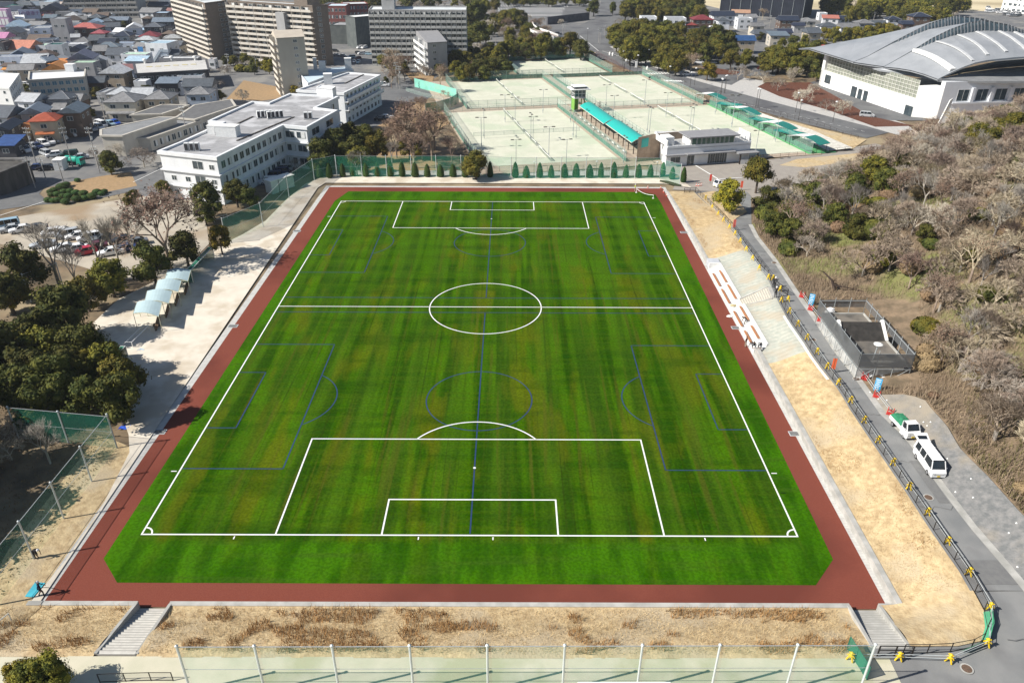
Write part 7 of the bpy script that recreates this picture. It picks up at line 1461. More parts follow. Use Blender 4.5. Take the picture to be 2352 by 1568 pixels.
def vehicle(kind, pm, lab, name='parked_car', cat='car', hatch=False, detail=False):
 """front faces -y.  stations: y, half width, bottom z, belt z"""
 S = dict(hatch=(3.9, 1.69, 1.5, .95, [(-.50, .62), (-.30, .90), (-.12, 1.0), (.40, 1.0), (.49, .72)], .46),
             sedan=(4.6, 1.76, 1.45, .92, [(-.50, .60), (-.24, .86), (-.08, 1.0), (.22, 1.0), (.36, .92), (.50, .80)], .45),
             mini=(4.5, 1.70, 1.75, 1.05, [(-.50, .62), (-.34, .86), (-.20, 1.0), (.44, 1.0), (.50, .75)], .5),
             kei=(3.4, 1.48, 1.85, 1.05, [(-.50, .58), (-.42, .80), (-.30, 1.0), (.46, 1.0), (.50, .8)], .5),
             van=(4.8, 1.75, 2.05, 1.15, [(-.50, .55), (-.44, .78), (-.33, 1.0), (.47, 1.0), (.50, .85)], .55))[kind]
 L, Wd, H, belt, prof, _ = S
 t = thing(name, lab, cat); hw = Wd/2
 n = 12; c = B(); rows = []
 def low(y):   # z of the bonnet/boot line at y
  f = y/L; return belt*(interp([(-.5, .74), (-.42, .90), (prof[1][0], .98), (.4, 1), (.5, .93)], f))
 ys_ = [-.5, -.485, -.40, prof[1][0], -.1, .15, .40, .485, .5]
 for f in ys_:
  e = .90 if abs(f) > .49 else (.97 if abs(f) > .47 else 1); y = f*L; w = hw*e; zb = .30 if abs(f) > .49 else .22; zt = low(y)
  rows.append([(-w*.94, y, zb), (-w, y, zb+.2), (-w, y, zt*.72), (-w*.96, y, zt), (-w*.6, y, zt+.02), (w*.6, y, zt+.02), (w*.96, y, zt), (w, y, zt*.72), (w, y, zb+.2), (w*.94, y, zb)])
 c.loft(rows); c.sheet(rows[0][::-1]); c.sheet(rows[-1]); m_ = len(rows[0])
 c.loft([[r[0] for r in rows], [r[-1] for r in rows]])
 # roof panel and pillars belong to the body
 roof = [(f, z) for f, z in prof]; top = [p for p in prof if p[1] >= .99]; yf, yr = top[0][0]*L, top[-1][0]*L; rw = hw*.80
 c.loft([[(-rw, yf, H-.05), (-rw*.9, yf+.05, H), (rw*.9, yf+.05, H), (rw, yf, H-.05)], [(-rw, yr, H-.05), (-rw*.9, yr-.05, H), (rw*.9, yr-.05, H), (rw, yr, H-.05)]])
 y0 = prof[1][0]*L+.05; y1 = (prof[-1][0] if prof[-1][1] < .9 or kind != 'sedan' else prof[-2][0])*L-.03
 if kind == 'sedan': y1 = .38*L
 zb = lambda y: low(y)-.03
 for s in (-1, 1):
  A = Vector((s*hw*.93, y0, zb(y0))); D = Vector((s*rw, yf, H-.06)); c.beam(A, D, .09); E_ = Vector((s*hw*.93, y1, zb(y1))); F_ = Vector((s*rw, yr, H-.06)); c.beam(E_, F_, .14 if kind != 'van' else .2)
  for k in ((.36, .68) if kind in ('van', 'mini') else (.5,)): yy = lerp(yf, yr, k); c.beam((s*hw*.955, yy, belt-.03), (s*rw*1.01, yy, H-.06), .09)
  c.box(s*(hw+.08), y0+.25, belt+.02, .16, .1, .12)
 if kind in ('van', 'kei') and not detail: pass
 body = c.build('body', pm, t)
 c = B(); e = .965
 g = [[(-hw*.93*e, y0, zb(y0)), (hw*.93*e, y0, zb(y0))], [(-rw*e, yf, H-.07), (rw*e, yf, H-.07)]]
 c.add([(-hw*.92, y0, zb(y0)), (hw*.92, y0, zb(y0)), (rw*.97, yf, H-.06), (-rw*.97, yf, H-.06)], [(0, 1, 2, 3)]); c.build('windscreen', m_cglass, t)
 c = B(); c.add([(-hw*.90, y1, zb(y1)), (hw*.90, y1, zb(y1)), (rw*.96, yr, H-.06), (-rw*.96, yr, H-.06)], [(3, 2, 1, 0)]);
 rg_ = c.build('rear_window', m_cglass if not hatch else m_black, t)
 for s in (-1, 1):
  c = B(); q = [(s*hw*.945, y0, zb(y0)), (s*rw*.985, yf, H-.06), (s*rw*.985, yr, H-.06), (s*hw*.945, y1, zb(y1))]; c.add(q, [(0, 1, 2, 3)]); c.build('side_window', m_cglass, t)
  c = B(); c.box(s*hw*.72, -L/2+.03, belt*.66, .34, .1, .16); c.build('headlight', m_lampw, t); c = B(); c.box(s*hw*.78, L/2-.03, belt*.8, .2, .08, .3); c.build('tail_light', m_lampr, t)
  for f in (-.315, .30):
   c = B(); c.tube((s*(hw-.20), f*L, .31), (s*(hw+.01), f*L, .31), .31, n=12); w = c.build('wheel', m_tyre, t); c = B(); c.tube((s*(hw+.0), f*L, .31), (s*(hw+.025), f*L, .31), .19, n=10); c.build('rim', m_rim, w)
 if detail:
  c = B(); c.box(0, -L/2-.015, .42, .34, .03, .17); c.build('number_plate', m_plate, t)
  c = B(); c.box(0, -L/2+.0, .62, Wd*.62, .05, .07); c.build('grille', M('grey_trim', (.3, .3, .3)), t)
 if hatch:
  c = B(); a, b_ = Vector((0, yr-.02, H)), Vector((0, yr+1.15, H+.28)); v = [(-rw, a.y, a.z), (rw, a.y, a.z), (hw*.92, b_.y, b_.z), (-hw*.92, b_.y, b_.z)]; c.add(v+[(x, y, z-.08) for x, y, z in v], [(0, 1, 2, 3), (7, 6, 5, 4), (0, 4, 5, 1), (1, 5, 6, 2), (2, 6, 7, 3), (3, 7, 4, 0)]); h = c.build('tailgate', pm, t)
  c = B(); f = lambda x, k: (x*rw, lerp(a.y, b_.y, k), lerp(a.z, b_.z, k)+.006); c.add([f(-.75, .15), f(.75, .15), f(.8, .62), f(-.8, .62)], [(0, 1, 2, 3)]); c.build('tailgate_window', m_cglass, h)
 return t
def pickup(pm, lab, tarp=True, name='pickup_truck'):
 t = thing(name, lab, 'pickup truck'); hw = .74; c = B(); rows = []
 for y, zb, zt, w in ((-1.68, .35, .95, .9), (-1.62, .25, 1.05, .98), (-1.4, .25, 1.12, 1), (-.45, .25, 1.12, 1)): rows.append([(-hw*w, y, zb), (-hw*w, y, zt), (hw*w, y, zt), (hw*w, y, zb)])
 c.loft(rows); c.sheet(rows[0][::-1]); c.sheet(rows[-1]); c.loft([[(-.62, -1.15, 1.72), (.62, -1.15, 1.72)], [(-.62, -.5, 1.76), (.62, -.5, 1.76)]]); c.box(0, -.46, 1.4, 1.38, .06, .66)
 for s in (-1, 1): c.beam((s*.69, -1.45, 1.1), (s*.63, -1.13, 1.72), .09); c.box(s*.82, -1.25, 1.2, .14, .08, .16)
 c.build('cab', pm, t); c = B(); c.add([(-.66, -1.5, 1.11), (.66, -1.5, 1.11), (.6, -1.16, 1.70), (-.6, -1.16, 1.70)], [(0, 1, 2, 3)]); c.build('windscreen', m_cglass, t)
 for s in (-1, 1): c = B(); c.add([(s*.70, -1.4, 1.12), (s*.64, -1.12, 1.68), (s*.64, -.6, 1.70), (s*.70, -.6, 1.12)], [(0, 1, 2, 3)]); c.build('side_window', m_cglass, t)
 c = B(); c.box(0, .68, .62, 1.44, 2.15, .12)
 for s in (-1, 1): c.box(s*.71, .68, .82, .04, 2.15, .3)
 c.box(0, 1.74, .82, 1.42, .04, .3); c.build('cargo_bed', pm, t)
 if tarp:
  c = B(); rows = [[(x, y, .98+.10*noise.noise(Vector((x*3, y*3, 0)))+.12*(1-abs(x))) for x in (-.74, -.4, 0, .4, .74)] for y in (-.4, .1, .6, 1.1, 1.6, 1.78)]; c.loft(rows); c.build('green_tarpaulin', m_tarp, t)
 for s in (-1, 1):
  c = B(); c.box(s*.52, -1.66, .72, .26, .08, .16); c.build('headlight', m_lampw, t)
  for y in (-1.15, 1.0):
   c = B(); c.tube((s*.56, y, .27), (s*.735, y, .27), .27, n=12); w = c.build('wheel', m_tyre, t); c = B(); c.tube((s*.73, y, .27), (s*.75, y, .27), .17, n=10); c.build('rim', m_rim, w)
 c = B(); c.box(0, -1.70, .45, .33, .03, .17); c.build('number_plate', m_plate, t); return t
CP = {}
CARS = []
def car(kind, col, k, x, y, deg, lab, z=None, sc=1.0, group=None, auto=False):
 """placed with its middle on the photo point; deg = heading of the front in plan, 0 = towards -y, counter-clockwise"""
 key = (kind, col); u, v = px(k, x, y); p = G(u, v, .6); p.z = hz(p.x, p.y)+(.07 if p.x > 40 and p.y < 113 else 0)
 name, cat = {'van': ('parked_van', 'van'), 'kei': ('parked_van', 'van')}.get(kind, ('parked_car', 'car'))
 if kind == 'pickup': name, cat = 'pickup_truck', 'pickup truck'
 if key not in CP: CP[key] = pickup(PT[col], lab, False) if kind == 'pickup' else vehicle(kind, PT[col], lab, name, cat); t = CP[key]
 else: t = copy_tree(CP[key], label=lab)
 t['label'] = lab; t.location = p; t.rotation_euler.z = radians(deg); t.scale = (sc, sc, sc)
 if group: t['group'] = group
 elif 'group' in t: del t['group']
 if auto: t['auto'] = 1
 elif 'auto' in t: del t['auto']
 CARS.append(t); return t
# the two white vehicles on the hill road
def onroad(u, v, back): p = PR(u, v); return p
p = PR(2077, 1000); t = pickup(PT['white'], 'small white pickup truck with a green tarpaulin over its bed, parked beside the stone revetment'); a = P(2090, 1010, 2.9); b_ = P(2035, 950, 2.9)
hd = atan2(a.y-b_.y, a.x-b_.x)+pi/2; mid = PR(2074, 991); t.location = (mid.x, mid.y, mid.z+.07); t.rotation_euler.z = hd; t.scale = (1.12, 1.12, 1.12)
t = vehicle('van', PT['white'], 'white minivan with its rear hatch raised, parked beside the stone revetment', 'parked_van', 'van', True, True); mid = PR(2131, 1071); t.location = (mid.x, mid.y, mid.z+.07); a, b_ = PR(2161, 1104), PR(2108, 1030); t.rotation_euler.z = atan2(a.y-b_.y, a.x-b_.x)+pi/2; t.scale = (.95, .95, .95)
# other vehicles ----------------------------------------------------------
G1 = 'cars of the asphalt car park on the left'; G2 = 'cars of the sandy car park on the left'
R1 = 52
V = [('van', 'white', 'ac', 1370, 1080, 'white van standing front-left in the van row beside the block wall'), ('van', 'white', 'ac', 1480, 1035, 'white van, second from the left in the van row'), ('van', 'white', 'ac', 1580, 1000, 'white van, third from the left in the van row'), ('hatch', 'silver', 'ac', 1720, 985, 'silver hatchback between the left three vans and the right van'), ('mini', 'white', 'ac', 1840, 960, 'white car just left of the rightmost van in the row'), ('van', 'white', 'ac', 1890, 915, 'rightmost white van of the van row, near the blue cars'), ('hatch', 'sky', 'ac', 2060, 890, 'pale blue car right of the rightmost white van'), ('hatch', 'blue', 'ac', 2150, 875, 'bright blue hatchback at the right end of the van row'), ('kei', 'white', 'ad', 210, 805, 'small white car behind the bright blue hatchback'),
 ('hatch', 'white', 'ac', 1160, 1140, 'white hatchback just left of the van row'), ('hatch', 'silver', 'ac', 1060, 1190, 'silver-white hatchback, second left of the van row'), ('mini', 'white', 'ac', 920, 1225, 'white car, third left of the van row'), ('mini', 'white', 'ac', 810, 1265, 'white car, fourth left of the van row'), ('hatch', 'navy', 'ac', 700, 1310, 'navy car behind the utility pole in the left car park'), ('hatch', 'silver', 'ac', 640, 1310, 'silver car half hidden by the utility pole in the left car park'), ('sedan', 'black', 'ac', 510, 1310, 'black sedan left of the utility pole in the left car park'), ('mini', 'white', 'ac', 470, 1375, 'white estate car in the front-left row of the left car park'), ('hatch', 'black', 'ac', 310, 1410, 'black car between the white pickup and the white estate car'), ('pickup', 'white', 'ac', 200, 1440, 'small white pickup truck at the far left of the car park'), ('kei', 'white', 'ac', 360, 1215, 'white kei van at the right edge of the blue carport roof'), ('kei', 'sky', 'ac', 200, 1310, 'pale small car under the blue carport roof')]
for kd, c_, k, x, y, lab in V: car(kd, c_, k, x, y, R1, lab, group=G1)
for kd, c_, k, x, y, dg_, lab in [('mini', 'silver', 'ac', 850, 1440, R1+180, 'silver minivan left of the white hatchback in the middle bays'), ('hatch', 'white', 'ac', 1000, 1465, -62, 'white hatchback in the middle bays of the left car park'), ('mini', 'dgreen', 'ac', 1290, 1465, -62, 'dark green box-shaped minivan in the middle bays'), ('sedan', 'silver', 'ac', 1480, 1510, -62, 'pale silver sedan right of the dark green minivan'), ('sedan', 'black', 'e', 430, 150, -75, 'black sedan parked by the low wall below the green refuse truck'), ('sedan', 'navy', 'e', 330, 145, -75, 'navy sedan left of the black sedan by the low wall'),
 ('kei', 'white', 'ad', 515, 700, 10, 'white kei van parked beside the green hedge of the tiled house')]: car(kd, c_, k, x, y, dg_, lab, group=G1)
SL = [('van', 'sky', 60, 690, 'large pale blue van at the left edge of the sandy car park'), ('sedan', 'silver', 100, 715, 'silver sedan right of the pale blue van'), ('sedan', 'white', 200, 720, 'white sedan beside the silver one at the left of the sandy car park'), ('sedan', 'black', 330, 710, 'black sedan in the back row of the sandy car park'), ('hatch', 'white', 480, 750, 'white hatchback in the back row, left of the two bare trunks'), ('sedan', 'white', 560, 745, 'white sedan in the back row of the sandy car park'), ('mini', 'silver', 630, 770, 'silver minivan in the back row between bare branches'), ('sedan', 'white', 720, 780, 'white sedan in the back row, behind the red car'), ('mini', 'white', 830, 800, 'white estate car in the back row behind the red car'), ('sedan', 'grey', 960, 805, 'dark grey sedan in the back row of the sandy car park'), ('sedan', 'black', 1130, 820, 'black sedan at the right end of the back row'), ('sedan', 'grey', 1260, 840, 'grey sedan, rightmost of the sandy car park'),
 ('sedan', 'silver', 400, 860, 'silver-white sedan at the left end of the front row'), ('sedan', 'white', 590, 895, 'white sedan in the front row left of the red car'), ('sedan', 'white', 700, 900, 'white sedan in the front row next to the red car'), ('hatch', 'red', 800, 925, 'bright red car in the front row of the sandy car park'), ('sedan', 'wine', 880, 880, 'dark red sedan behind the bright red car'), ('sedan', 'white', 1030, 930, 'white sedan in the front row right of the red car'), ('sedan', 'navy', 1150, 900, 'dark blue-grey sedan at the right end of the front row')]
for kd, c_, x, y, lab in SL: car(kd, c_, 'e', x, y, -58, lab, group=G2)
G3 = 'cars between the apartment slabs'
AP = [('sedan', 'silver', 'ae', 630, 1020, 70), ('sedan', 'silver', 'ae', 750, 1030, 70), ('mini', 'sky', 'ae', 900, 1060, -60), ('hatch', 'wine', 'ae', 1020, 1080, -60), ('hatch', 'black', 'ae', 1030, 980, 60), ('mini', 'white', 'ae', 1090, 990, -60), ('hatch', 'black', 'ae', 600, 940, 70), ('mini', 'white', 'ae', 1060, 880, -40), ('mini', 'white', 'ae', 1140, 880, -30), ('hatch', 'sky', 'ae', 1220, 1000, 80), ('hatch', 'sky', 'ae', 810, 1130, 0), ('hatch', 'navy', 'ae', 880, 1160, 0), ('hatch', 'white', 'ae', 950, 1140, 0), ('mini', 'sky', 'ae', 1030, 1150, 0),
 ('mini', 'white', 'b', 1220, 790, 90), ('sedan', 'white', 'b', 1250, 1090, 100), ('sedan', 'black', 'b', 1200, 1105, 100), ('sedan', 'black', 'ai', 0, 0, 0)]
for kd, c_, k, x, y, dg_ in AP[:-1]: car(kd, c_, k, x, y, dg_, '%s parked car' % dict(silver='silver', sky='pale blue', wine='dark red', black='black', white='white', navy='navy')[c_], sc=.8 if k == 'ae' else 1, group=G3 if k == 'ae' else None, auto=True)
TW = [('mini', 'white', 'aa', 670, 690, 90), ('kei', 'white', 'aa', 910, 750, 60), ('sedan', 'silver', 'aa', 1190, 720, 70), ('sedan', 'sky', 'aa', 1260, 750, 70), ('sedan', 'navy', 'aa', 1270, 785, 70), ('sedan', 'navy', 'aa', 1300, 820, 70), ('sedan', 'black', 'aa', 1350, 845, 70), ('mini', 'white', 'aa', 1550, 785, 10), ('kei', 'white', 'aa', 1850, 770, 0), ('mini', 'white', 'aa', 2300, 765, 80), ('mini', 'white', 'ab', 355, 1400, 10), ('mini', 'black', 'ab', 410, 1370, 10), ('sedan', 'black', 'ab', 550, 1480, 0), ('mini', 'white', 'ab', 600, 1520, 180), ('mini', 'white', 'ab', 1330, 770, 70), ('sedan', 'navy', 'ab', 1420, 765, 70), ('sedan', 'black', 'ab', 1490, 755, 70), ('mini', 'white', 'ab', 830, 490, 30), ('sedan', 'sky', 'ab', 920, 150, 60), ('sedan', 'black', 'ab', 850, 140, 30), ('sedan', 'silver', 'ab', 1060, 170, 80), ('kei', 'white', 'aa', 640, 1170, 0), ('sedan', 'silver', 'aa', 180, 745, 70), ('sedan', 'navy', 'ab', 960, 1490, 80), ('hatch', 'white', 'ab', 2310, 1260, 0), ('sedan', 'silver', 'aa', 230, 235, 60), ('kei', 'white', 'ac', 440, 100, 85), ('hatch', 'white', 'ac', 490, 150, 85), ('mini', 'silver', 'ac', 490, 240, 85), ('hatch', 'silver', 'ac', 500, 290, 85)]
for kd, c_, k, x, y, dg_ in TW: car(kd, c_, k, x, y, dg_, '%s parked %s' % (dict(silver='silver', sky='pale blue', black='black', white='white', navy='navy')[c_], 'small van' if kd == 'kei' else 'car'), sc=.9, auto=True)
car('sedan', 'black', 'ah', 520, 560, 60, 'black car driving on the city road between the two zebra crossings'); car('hatch', 'white', 'ah', 862, 520, 95, 'white hatchback waiting at the side road mouth by the pavement'); car('sedan', 'black', 'am', 915, 298, 70, 'black car driving under the curved road bridge')
for kd, c_, x, y, dg_, lab in (('kei', 'white', 1135, 325, 90, 'white box van parked alone beside the brown slope'), ('mini', 'white', 975, 370, 60, 'white minivan at the back-left of the tree-shaded car park'), ('mini', 'white', 990, 395, 80, 'white van in front of the back-left minivan'), ('hatch', 'white', 1035, 390, 90, 'white hatchback right of the two minivans'), ('hatch', 'silver', 1130, 397, 90, 'silver car beside the black one in the shaded car park'), ('hatch', 'black', 1178, 397, 90, 'black car in the tree-shaded car park')): car(kd, c_, 'ah', x, y, dg_, lab)
car('mini', 'silver', 'd', 965, 1015, 70, 'silver-blue minivan parked in front of the sports hall')
car('pickup', 'white', 'h', 395, 203, -60, 'small white pickup truck parked on the plaza behind the yellow-green dome tree')
car('mini', 'black', 'ai', 1, 1, 0, 'x') if 0 else None
for i, (x, y, c_) in enumerate(((85, 158, 'white'), (112, 127, 'navy'), (145, 108, 'navy'), (165, 92, 'silver'))):
 p = P(580+x*.4315, 348+y*.4315); t = car('mini', c_, 'D', 580+x*.4315, 348+y*.4315, -75, '%s minivan parked in the shade along the school wall, %s from the front' % ({'white': 'white', 'navy': 'dark blue', 'silver': 'silver'}[c_], ('first', 'second', 'third', 'fourth')[i]))
for i in range(26):   # distant car park top right
 x = 1000+rg.uniform(0, 300); y = 75+(x-1000)*.18+rg.uniform(-14, 22); car(rg.choice(('sedan', 'mini', 'hatch')), rg.choice(('white', 'white', 'silver', 'grey')), 'ag', x, y, rg.choice((60, 80, -60)), 'small pale car in the distant car park right of the sports hall arches', group='cars in the distant car park')
for i in range(5): car('van', 'white', 'ag', 600+i*0, 0, 0, 'x') if 0 else None
# green refuse truck
p = W('e', 700, 125); t = thing('refuse_truck', 'small green refuse truck parked beside the white storage box in the left car park', 'truck', p, radians(-105+180))
c = B(); c.box(0, -2.0, 1.25, 1.8, 1.3, 1.7, 0, .9); c.build('cab', PT['green'], t); c = B(); c.box(0, -2.64, 1.65, 1.5, .06, .65); c.build('windscreen', m_cglass, t)
c = B(); rows = [[(.95*cos(a), y, 1.5+.8*sin(a)) for a in [pi*k/6 for k in range(-1, 8)]] for y in (-1.2, 2.2)]; c.loft(rows); c.sheet(rows[0]); c.sheet(rows[1][::-1]); c.box(0, 2.3, 1.3, 1.7, .5, 1.3); c.build('refuse_body', PT['green'], t)
c = B(); c.box(0, 0, .6, .9, 5, .25); c.build('chassis', m_black, t)
for s in (-1, 1):
 for y in (-1.9, 1.2): c = B(); c.tube((s*.62, y, .38), (s*.9, y, .38), .38, n=12); w = c.build('wheel', m_tyre, t); c = B(); c.tube((s*.9, y, .38), (s*.92, y, .38), .2, n=8); c.build('rim', m_rim, w)
t = boxon('storage_box', 'white storage container left of the green refuse truck', 'container', W('e', 575, 165), 2.2, 3, 2.6, .1)
t = boxon('storage_box', 'white storage shed beside the utility pole by the van row', 'shed', W('ac', 1490, 930), 3.2, 2.2, 2.6, .15)
t = thing('box_truck', 'white box truck beside the green flat roof in the old town', 'truck', W('aa', 980, 800), .3); c = B(); c.box(0, .6, 1.9, 2, 4, 2.4); c.build('cargo_box', m_white, t); c = B(); c.box(0, -2.2, 1.2, 1.8, 1.4, 1.8, 0, .9); c.build('cab', PT['white'], t)
for s in (-1, 1):
 for y in (-2, 1.6): c = B(); c.tube((s*.7, y, .4), (s*.95, y, .4), .4, n=10); c.build('wheel', m_tyre, t)
t = thing('white_trailer', 'white plastic-covered plant unit beside the school, behind the green net', 'container', P(580+150*.4315, 348+205*.4315), .9); c = B()
for i in range(3): c.box(-2.2+i*2.2, 0, 1.5, 1.9, 2.4, 3.0-.3*i)
c.build('body', m_ac, t); c = B(); c.box(0, 0, 3.05, 6.8, 2.7, .15); c.build('lid', m_wh, t)
# ==== nets, poles, canopies, people, construction
def netf(name, lab, pts, h, mat, tops=True, pr=.09, lean=0, cap=m_steel, gnd=None):
 o = Vector(pts[0]); t = thing(name, lab, 'net fence', o)
 for p in pts:
  p = Vector(p); c = B(); c.tube(p, p+Vector((0, 0, h)), pr, n=7); c.lathe([(pr*1.4, h), (pr*1.5, h+.1), (.02, h+.2)], p.x, p.y, p.z, 7); c.build('post', cap, t, o)
 c = B()
 for a, b_ in zip(pts, pts[1:]): c.beam(Vector(a)+Vector((0, 0, h-.05)), Vector(b_)+Vector((0, 0, h-.05)), .05); c.beam(Vector(a)+Vector((0, 0, h*.5)), Vector(b_)+Vector((0, 0, h*.5)), .03)
 c.build('top_rail', m_galv, t, o); c = B()
 for a, b_ in zip(pts, pts[1:]): a, b_ = Vector(a), Vector(b_); c.quad(a, b_, b_+Vector((0, 0, h-.1)), a+Vector((0, 0, h-.1)))
 c.build('net', mat, t, o); return t
lp = [(-43.2, 14.6, 0), (-43.25, 8.4, 0), (-43.28, 2.35, 0), (-43.3, -3.4, 0), (-43.4, -9.2, 0), (-43.5, -15, .2)]
netf('ball_net', 'tall green ball net on white posts along the lower left edge of the sand strip', lp, 4.85, m_green_net)
netf('ball_net', 'sagging green net side running from the last left post back into the trees', [(-43.2, 14.6, 0), (-49.5, 15.5, 0), (-56, 16.4, 0)], 4.6, m_green_net)
netf('ball_net', 'faded green net between trees in front of the sandy car park', [W('e', 290, 1400), W('e', 600, 1290)], 5, weave('old_net', (.10, .14, .11), .03, .006))
ft = [P(2011-i*178.2, 1479.5+.6*i, 8.0) for i in range(10)]
ft = [Vector((p.x, p.y, 2.75)) for p in [P(2011-i*178.4, 1480.5+.4*i, 2.75+5.2) for i in range(10)]]
netf('ball_net', 'long pale green ball net on thick white posts across the bottom of the photo', ft, 5.2, weave('pale_net', (.10, .42, .28), .03, .0030), pr=.095)
fn_ = [P(580+x*.4315, 348+137*.4315) for x in (452, 585, 717, 848, 980, 1112, 1244)]+[P(1160+x*.3452, 325+y*.3452) for x, y in ((40, 250), (205, 250), (370, 250), (535, 250), (700, 250), (862, 250), (1027, 250))]
netf('ball_net', 'green ball net on white posts behind the far end of the track', fn_, 5.3, weave('far_net', (.03, .34, .20), .03, .0042), pr=.08)
netf('ball_net', 'green ball net slanting along the school side from the far left corner of the track', [P(580+450*.4315, 348+133*.4315), P(580+330*.4315, 348+155*.4315), P(580+196*.4315, 348+250*.4315), P(605, 522), P(520, 560)], 5.2, weave('far_net2', (.03, .25, .16), .03, .006), pr=.08)
netf('ball_net', 'last bay of the far green net dropping towards the plaza corner', [fn_[-1], P(1160+1160*.3452, 325+290*.3452)], 5.0, m_green_net, pr=.08)
netf('windbreak', 'long pale green screen fence beside the path left of the far left courts', [W('b', 1510, 810), W('b', 1700, 860), W('b', 1900, 915)], 3.2, m_green_pale, pr=.06)
netf('windbreak', 'dark green curved screen fence below the pale one, left of the courts', [W('b', 1610, 1060), W('b', 1720, 1045), W('b', 1840, 1010), W('b', 1920, 960)], 3.4, m_green_thick, pr=.06)
fence('metal_fence', 'white-grey metal fence beside the pale green screen', [W('b', 1430, 850), W('b', 1560, 890), W('b', 1790, 945)], 1.3, 2.5, m_galv, m_chain2)
fence('metal_fence', 'low white fence along the shaded path right of the sandy car park', [W('e', 1770, 740), W('e', 1960, 670), W('e', 2120, 630)], 1.1, 2.0, m_wh, None, (1, .55))
fence('metal_fence', 'low dark fence between the bottom stairs and the practice ground', [G(230, 1566), G(330, 1562), G(398, 1562)], 1.0, 2.0, m_black, m_chain)
t = fence('handrail', 'white pipe handrail beside the drain at the near left corner', [G(-20, 1462), G(6, 1448), G(30, 1420), G(42, 1412)], .9, 3, m_steel, None, (1,), .07, .07, cat='handrail')
# dark fence beside city road and red bridge rails
fence('road_fence', 'dark post fence along the city road above the pale stone slope', [P(1600+a*.2762, 174+b_*.2762) for a, b_ in ((200, 205), (420, 262), (620, 312), (850, 375), (1050, 430), (1200, 490), (1340, 530))], 1.2, 3.0, m_dk, None, (1, .5))
fence('plaza_fence', 'brown post fence between the dry lawn and the right tennis courts', [P(1600+a*.2762, 174+b_*.2762) for a, b_ in ((480, 700), (760, 676), (1000, 655), (1300, 622), (1560, 600))], 1.2, 2.6, M('fence_brown', (.10, .07, .045)), None, (1, .5))
for lab, pts in (('reddish-brown rail on the near side of the ramp beside the farthest courts', ((830, 520), (1000, 600), (1110, 680))), ('reddish-brown rail on the far side of the ramp beside the farthest courts', ((850, 500), (1010, 580), (1170, 690)))): fence('bridge_rail', lab, [W('c', *q) for q in pts], 1.1, 2.4, M('red_brown_rail', (.20, .07, .05)), None, (1, .5))
t = thing('arch_gate', 'dark arched gate frame at the end of the ramp by the zebra crossing', 'gate', W('c', 1105, 690))
for x in (1105, 1160): c = B(); p = W('c', x, 690); c.beam(p, p+Vector((0, 0, 4)), .2); c.build('post', m_black, t, W('c', 1105, 690))
c = B()
a, b_ = W('c', 1105, 690, 4), W('c', 1160, 690, 4)
for k in range(6): c.beam(a.lerp(b_, k/6)+Vector((0, 0, 1*sin(pi*k/6))), a.lerp(b_, (k+1)/6)+Vector((0, 0, 1*sin(pi*(k+1)/6))), .2)
c.build('arch', m_black, t, W('c', 1105, 690))
t = thing('planter', 'round beige concrete planter at the head of the ramp', 'planter', W('c', 790, 545)); c = B(); c.lathe([(2.6, 0), (2.6, 2.4), (2.3, 2.4), (2.3, 2.1)], n=16); c.build('ring', m_beige, t); c = B(); c.lathe([(1.2, 2.1), (2.0, 2.5), (1.2, 3.1), (.1, 3.4)], n=10, jit=.15); c.build('shrub', m_lfd, t)
# curved white road bridge
bp = [(650, 205, 6), (648, 245, 6), (680, 280, 5.6), (730, 300, 5.2), (800, 316, 4.6), (880, 338, 3.6), (930, 355, 2.6)]; bp2 = [(690, 190, 6), (700, 230, 6), (740, 262, 5.6), (800, 280, 5.2), (860, 300, 4.6), (920, 322, 3.6), (960, 336, 2.6)]
A_ = [W('am', x, y, z) for x, y, z in bp]; B_ = [W('am', x, y, z) for x, y, z in bp2]; t = thing('road_bridge', 'curved white concrete footbridge ramp above the city road', 'bridge', A_[3]); o = A_[3]
c = B(); c.loft([A_, B_]); c.build('deck', M('bridge_deck', (.40, .33, .28)), t, o); c = B(); c.loft([[p-Vector((0, 0, 1.3)) for p in A_], [p+Vector((0, 0, .9)) for p in A_]]); c.loft([[p-Vector((0, 0, 1.3)) for p in A_], [p-Vector((0, 0, 1.3)) for p in B_]]); c.loft([B_, [p+Vector((0, 0, .9)) for p in B_]]); c.build('parapet', m_wh, t, o); c = B()
for i in (1, 3, 5): p = (A_[i]+B_[i])/2; c.tube((p.x, p.y, 0), (p.x, p.y, p.z-.9), .7, n=8)
c.build('pier', m_conc, t, o)
wallbox('dark curved retaining wall of the car park beside the footbridge', (820, 220), (1190, 175), 4.2, 1.0, M('dark_wall', (.12, .12, .13), (.07, .07, .08), .5), 'am'); wallbox('stone retaining wall below the red-roofed house behind the evergreens', (905, 335), (1240, 312), 3.0, .8, m_stone, 'ak')
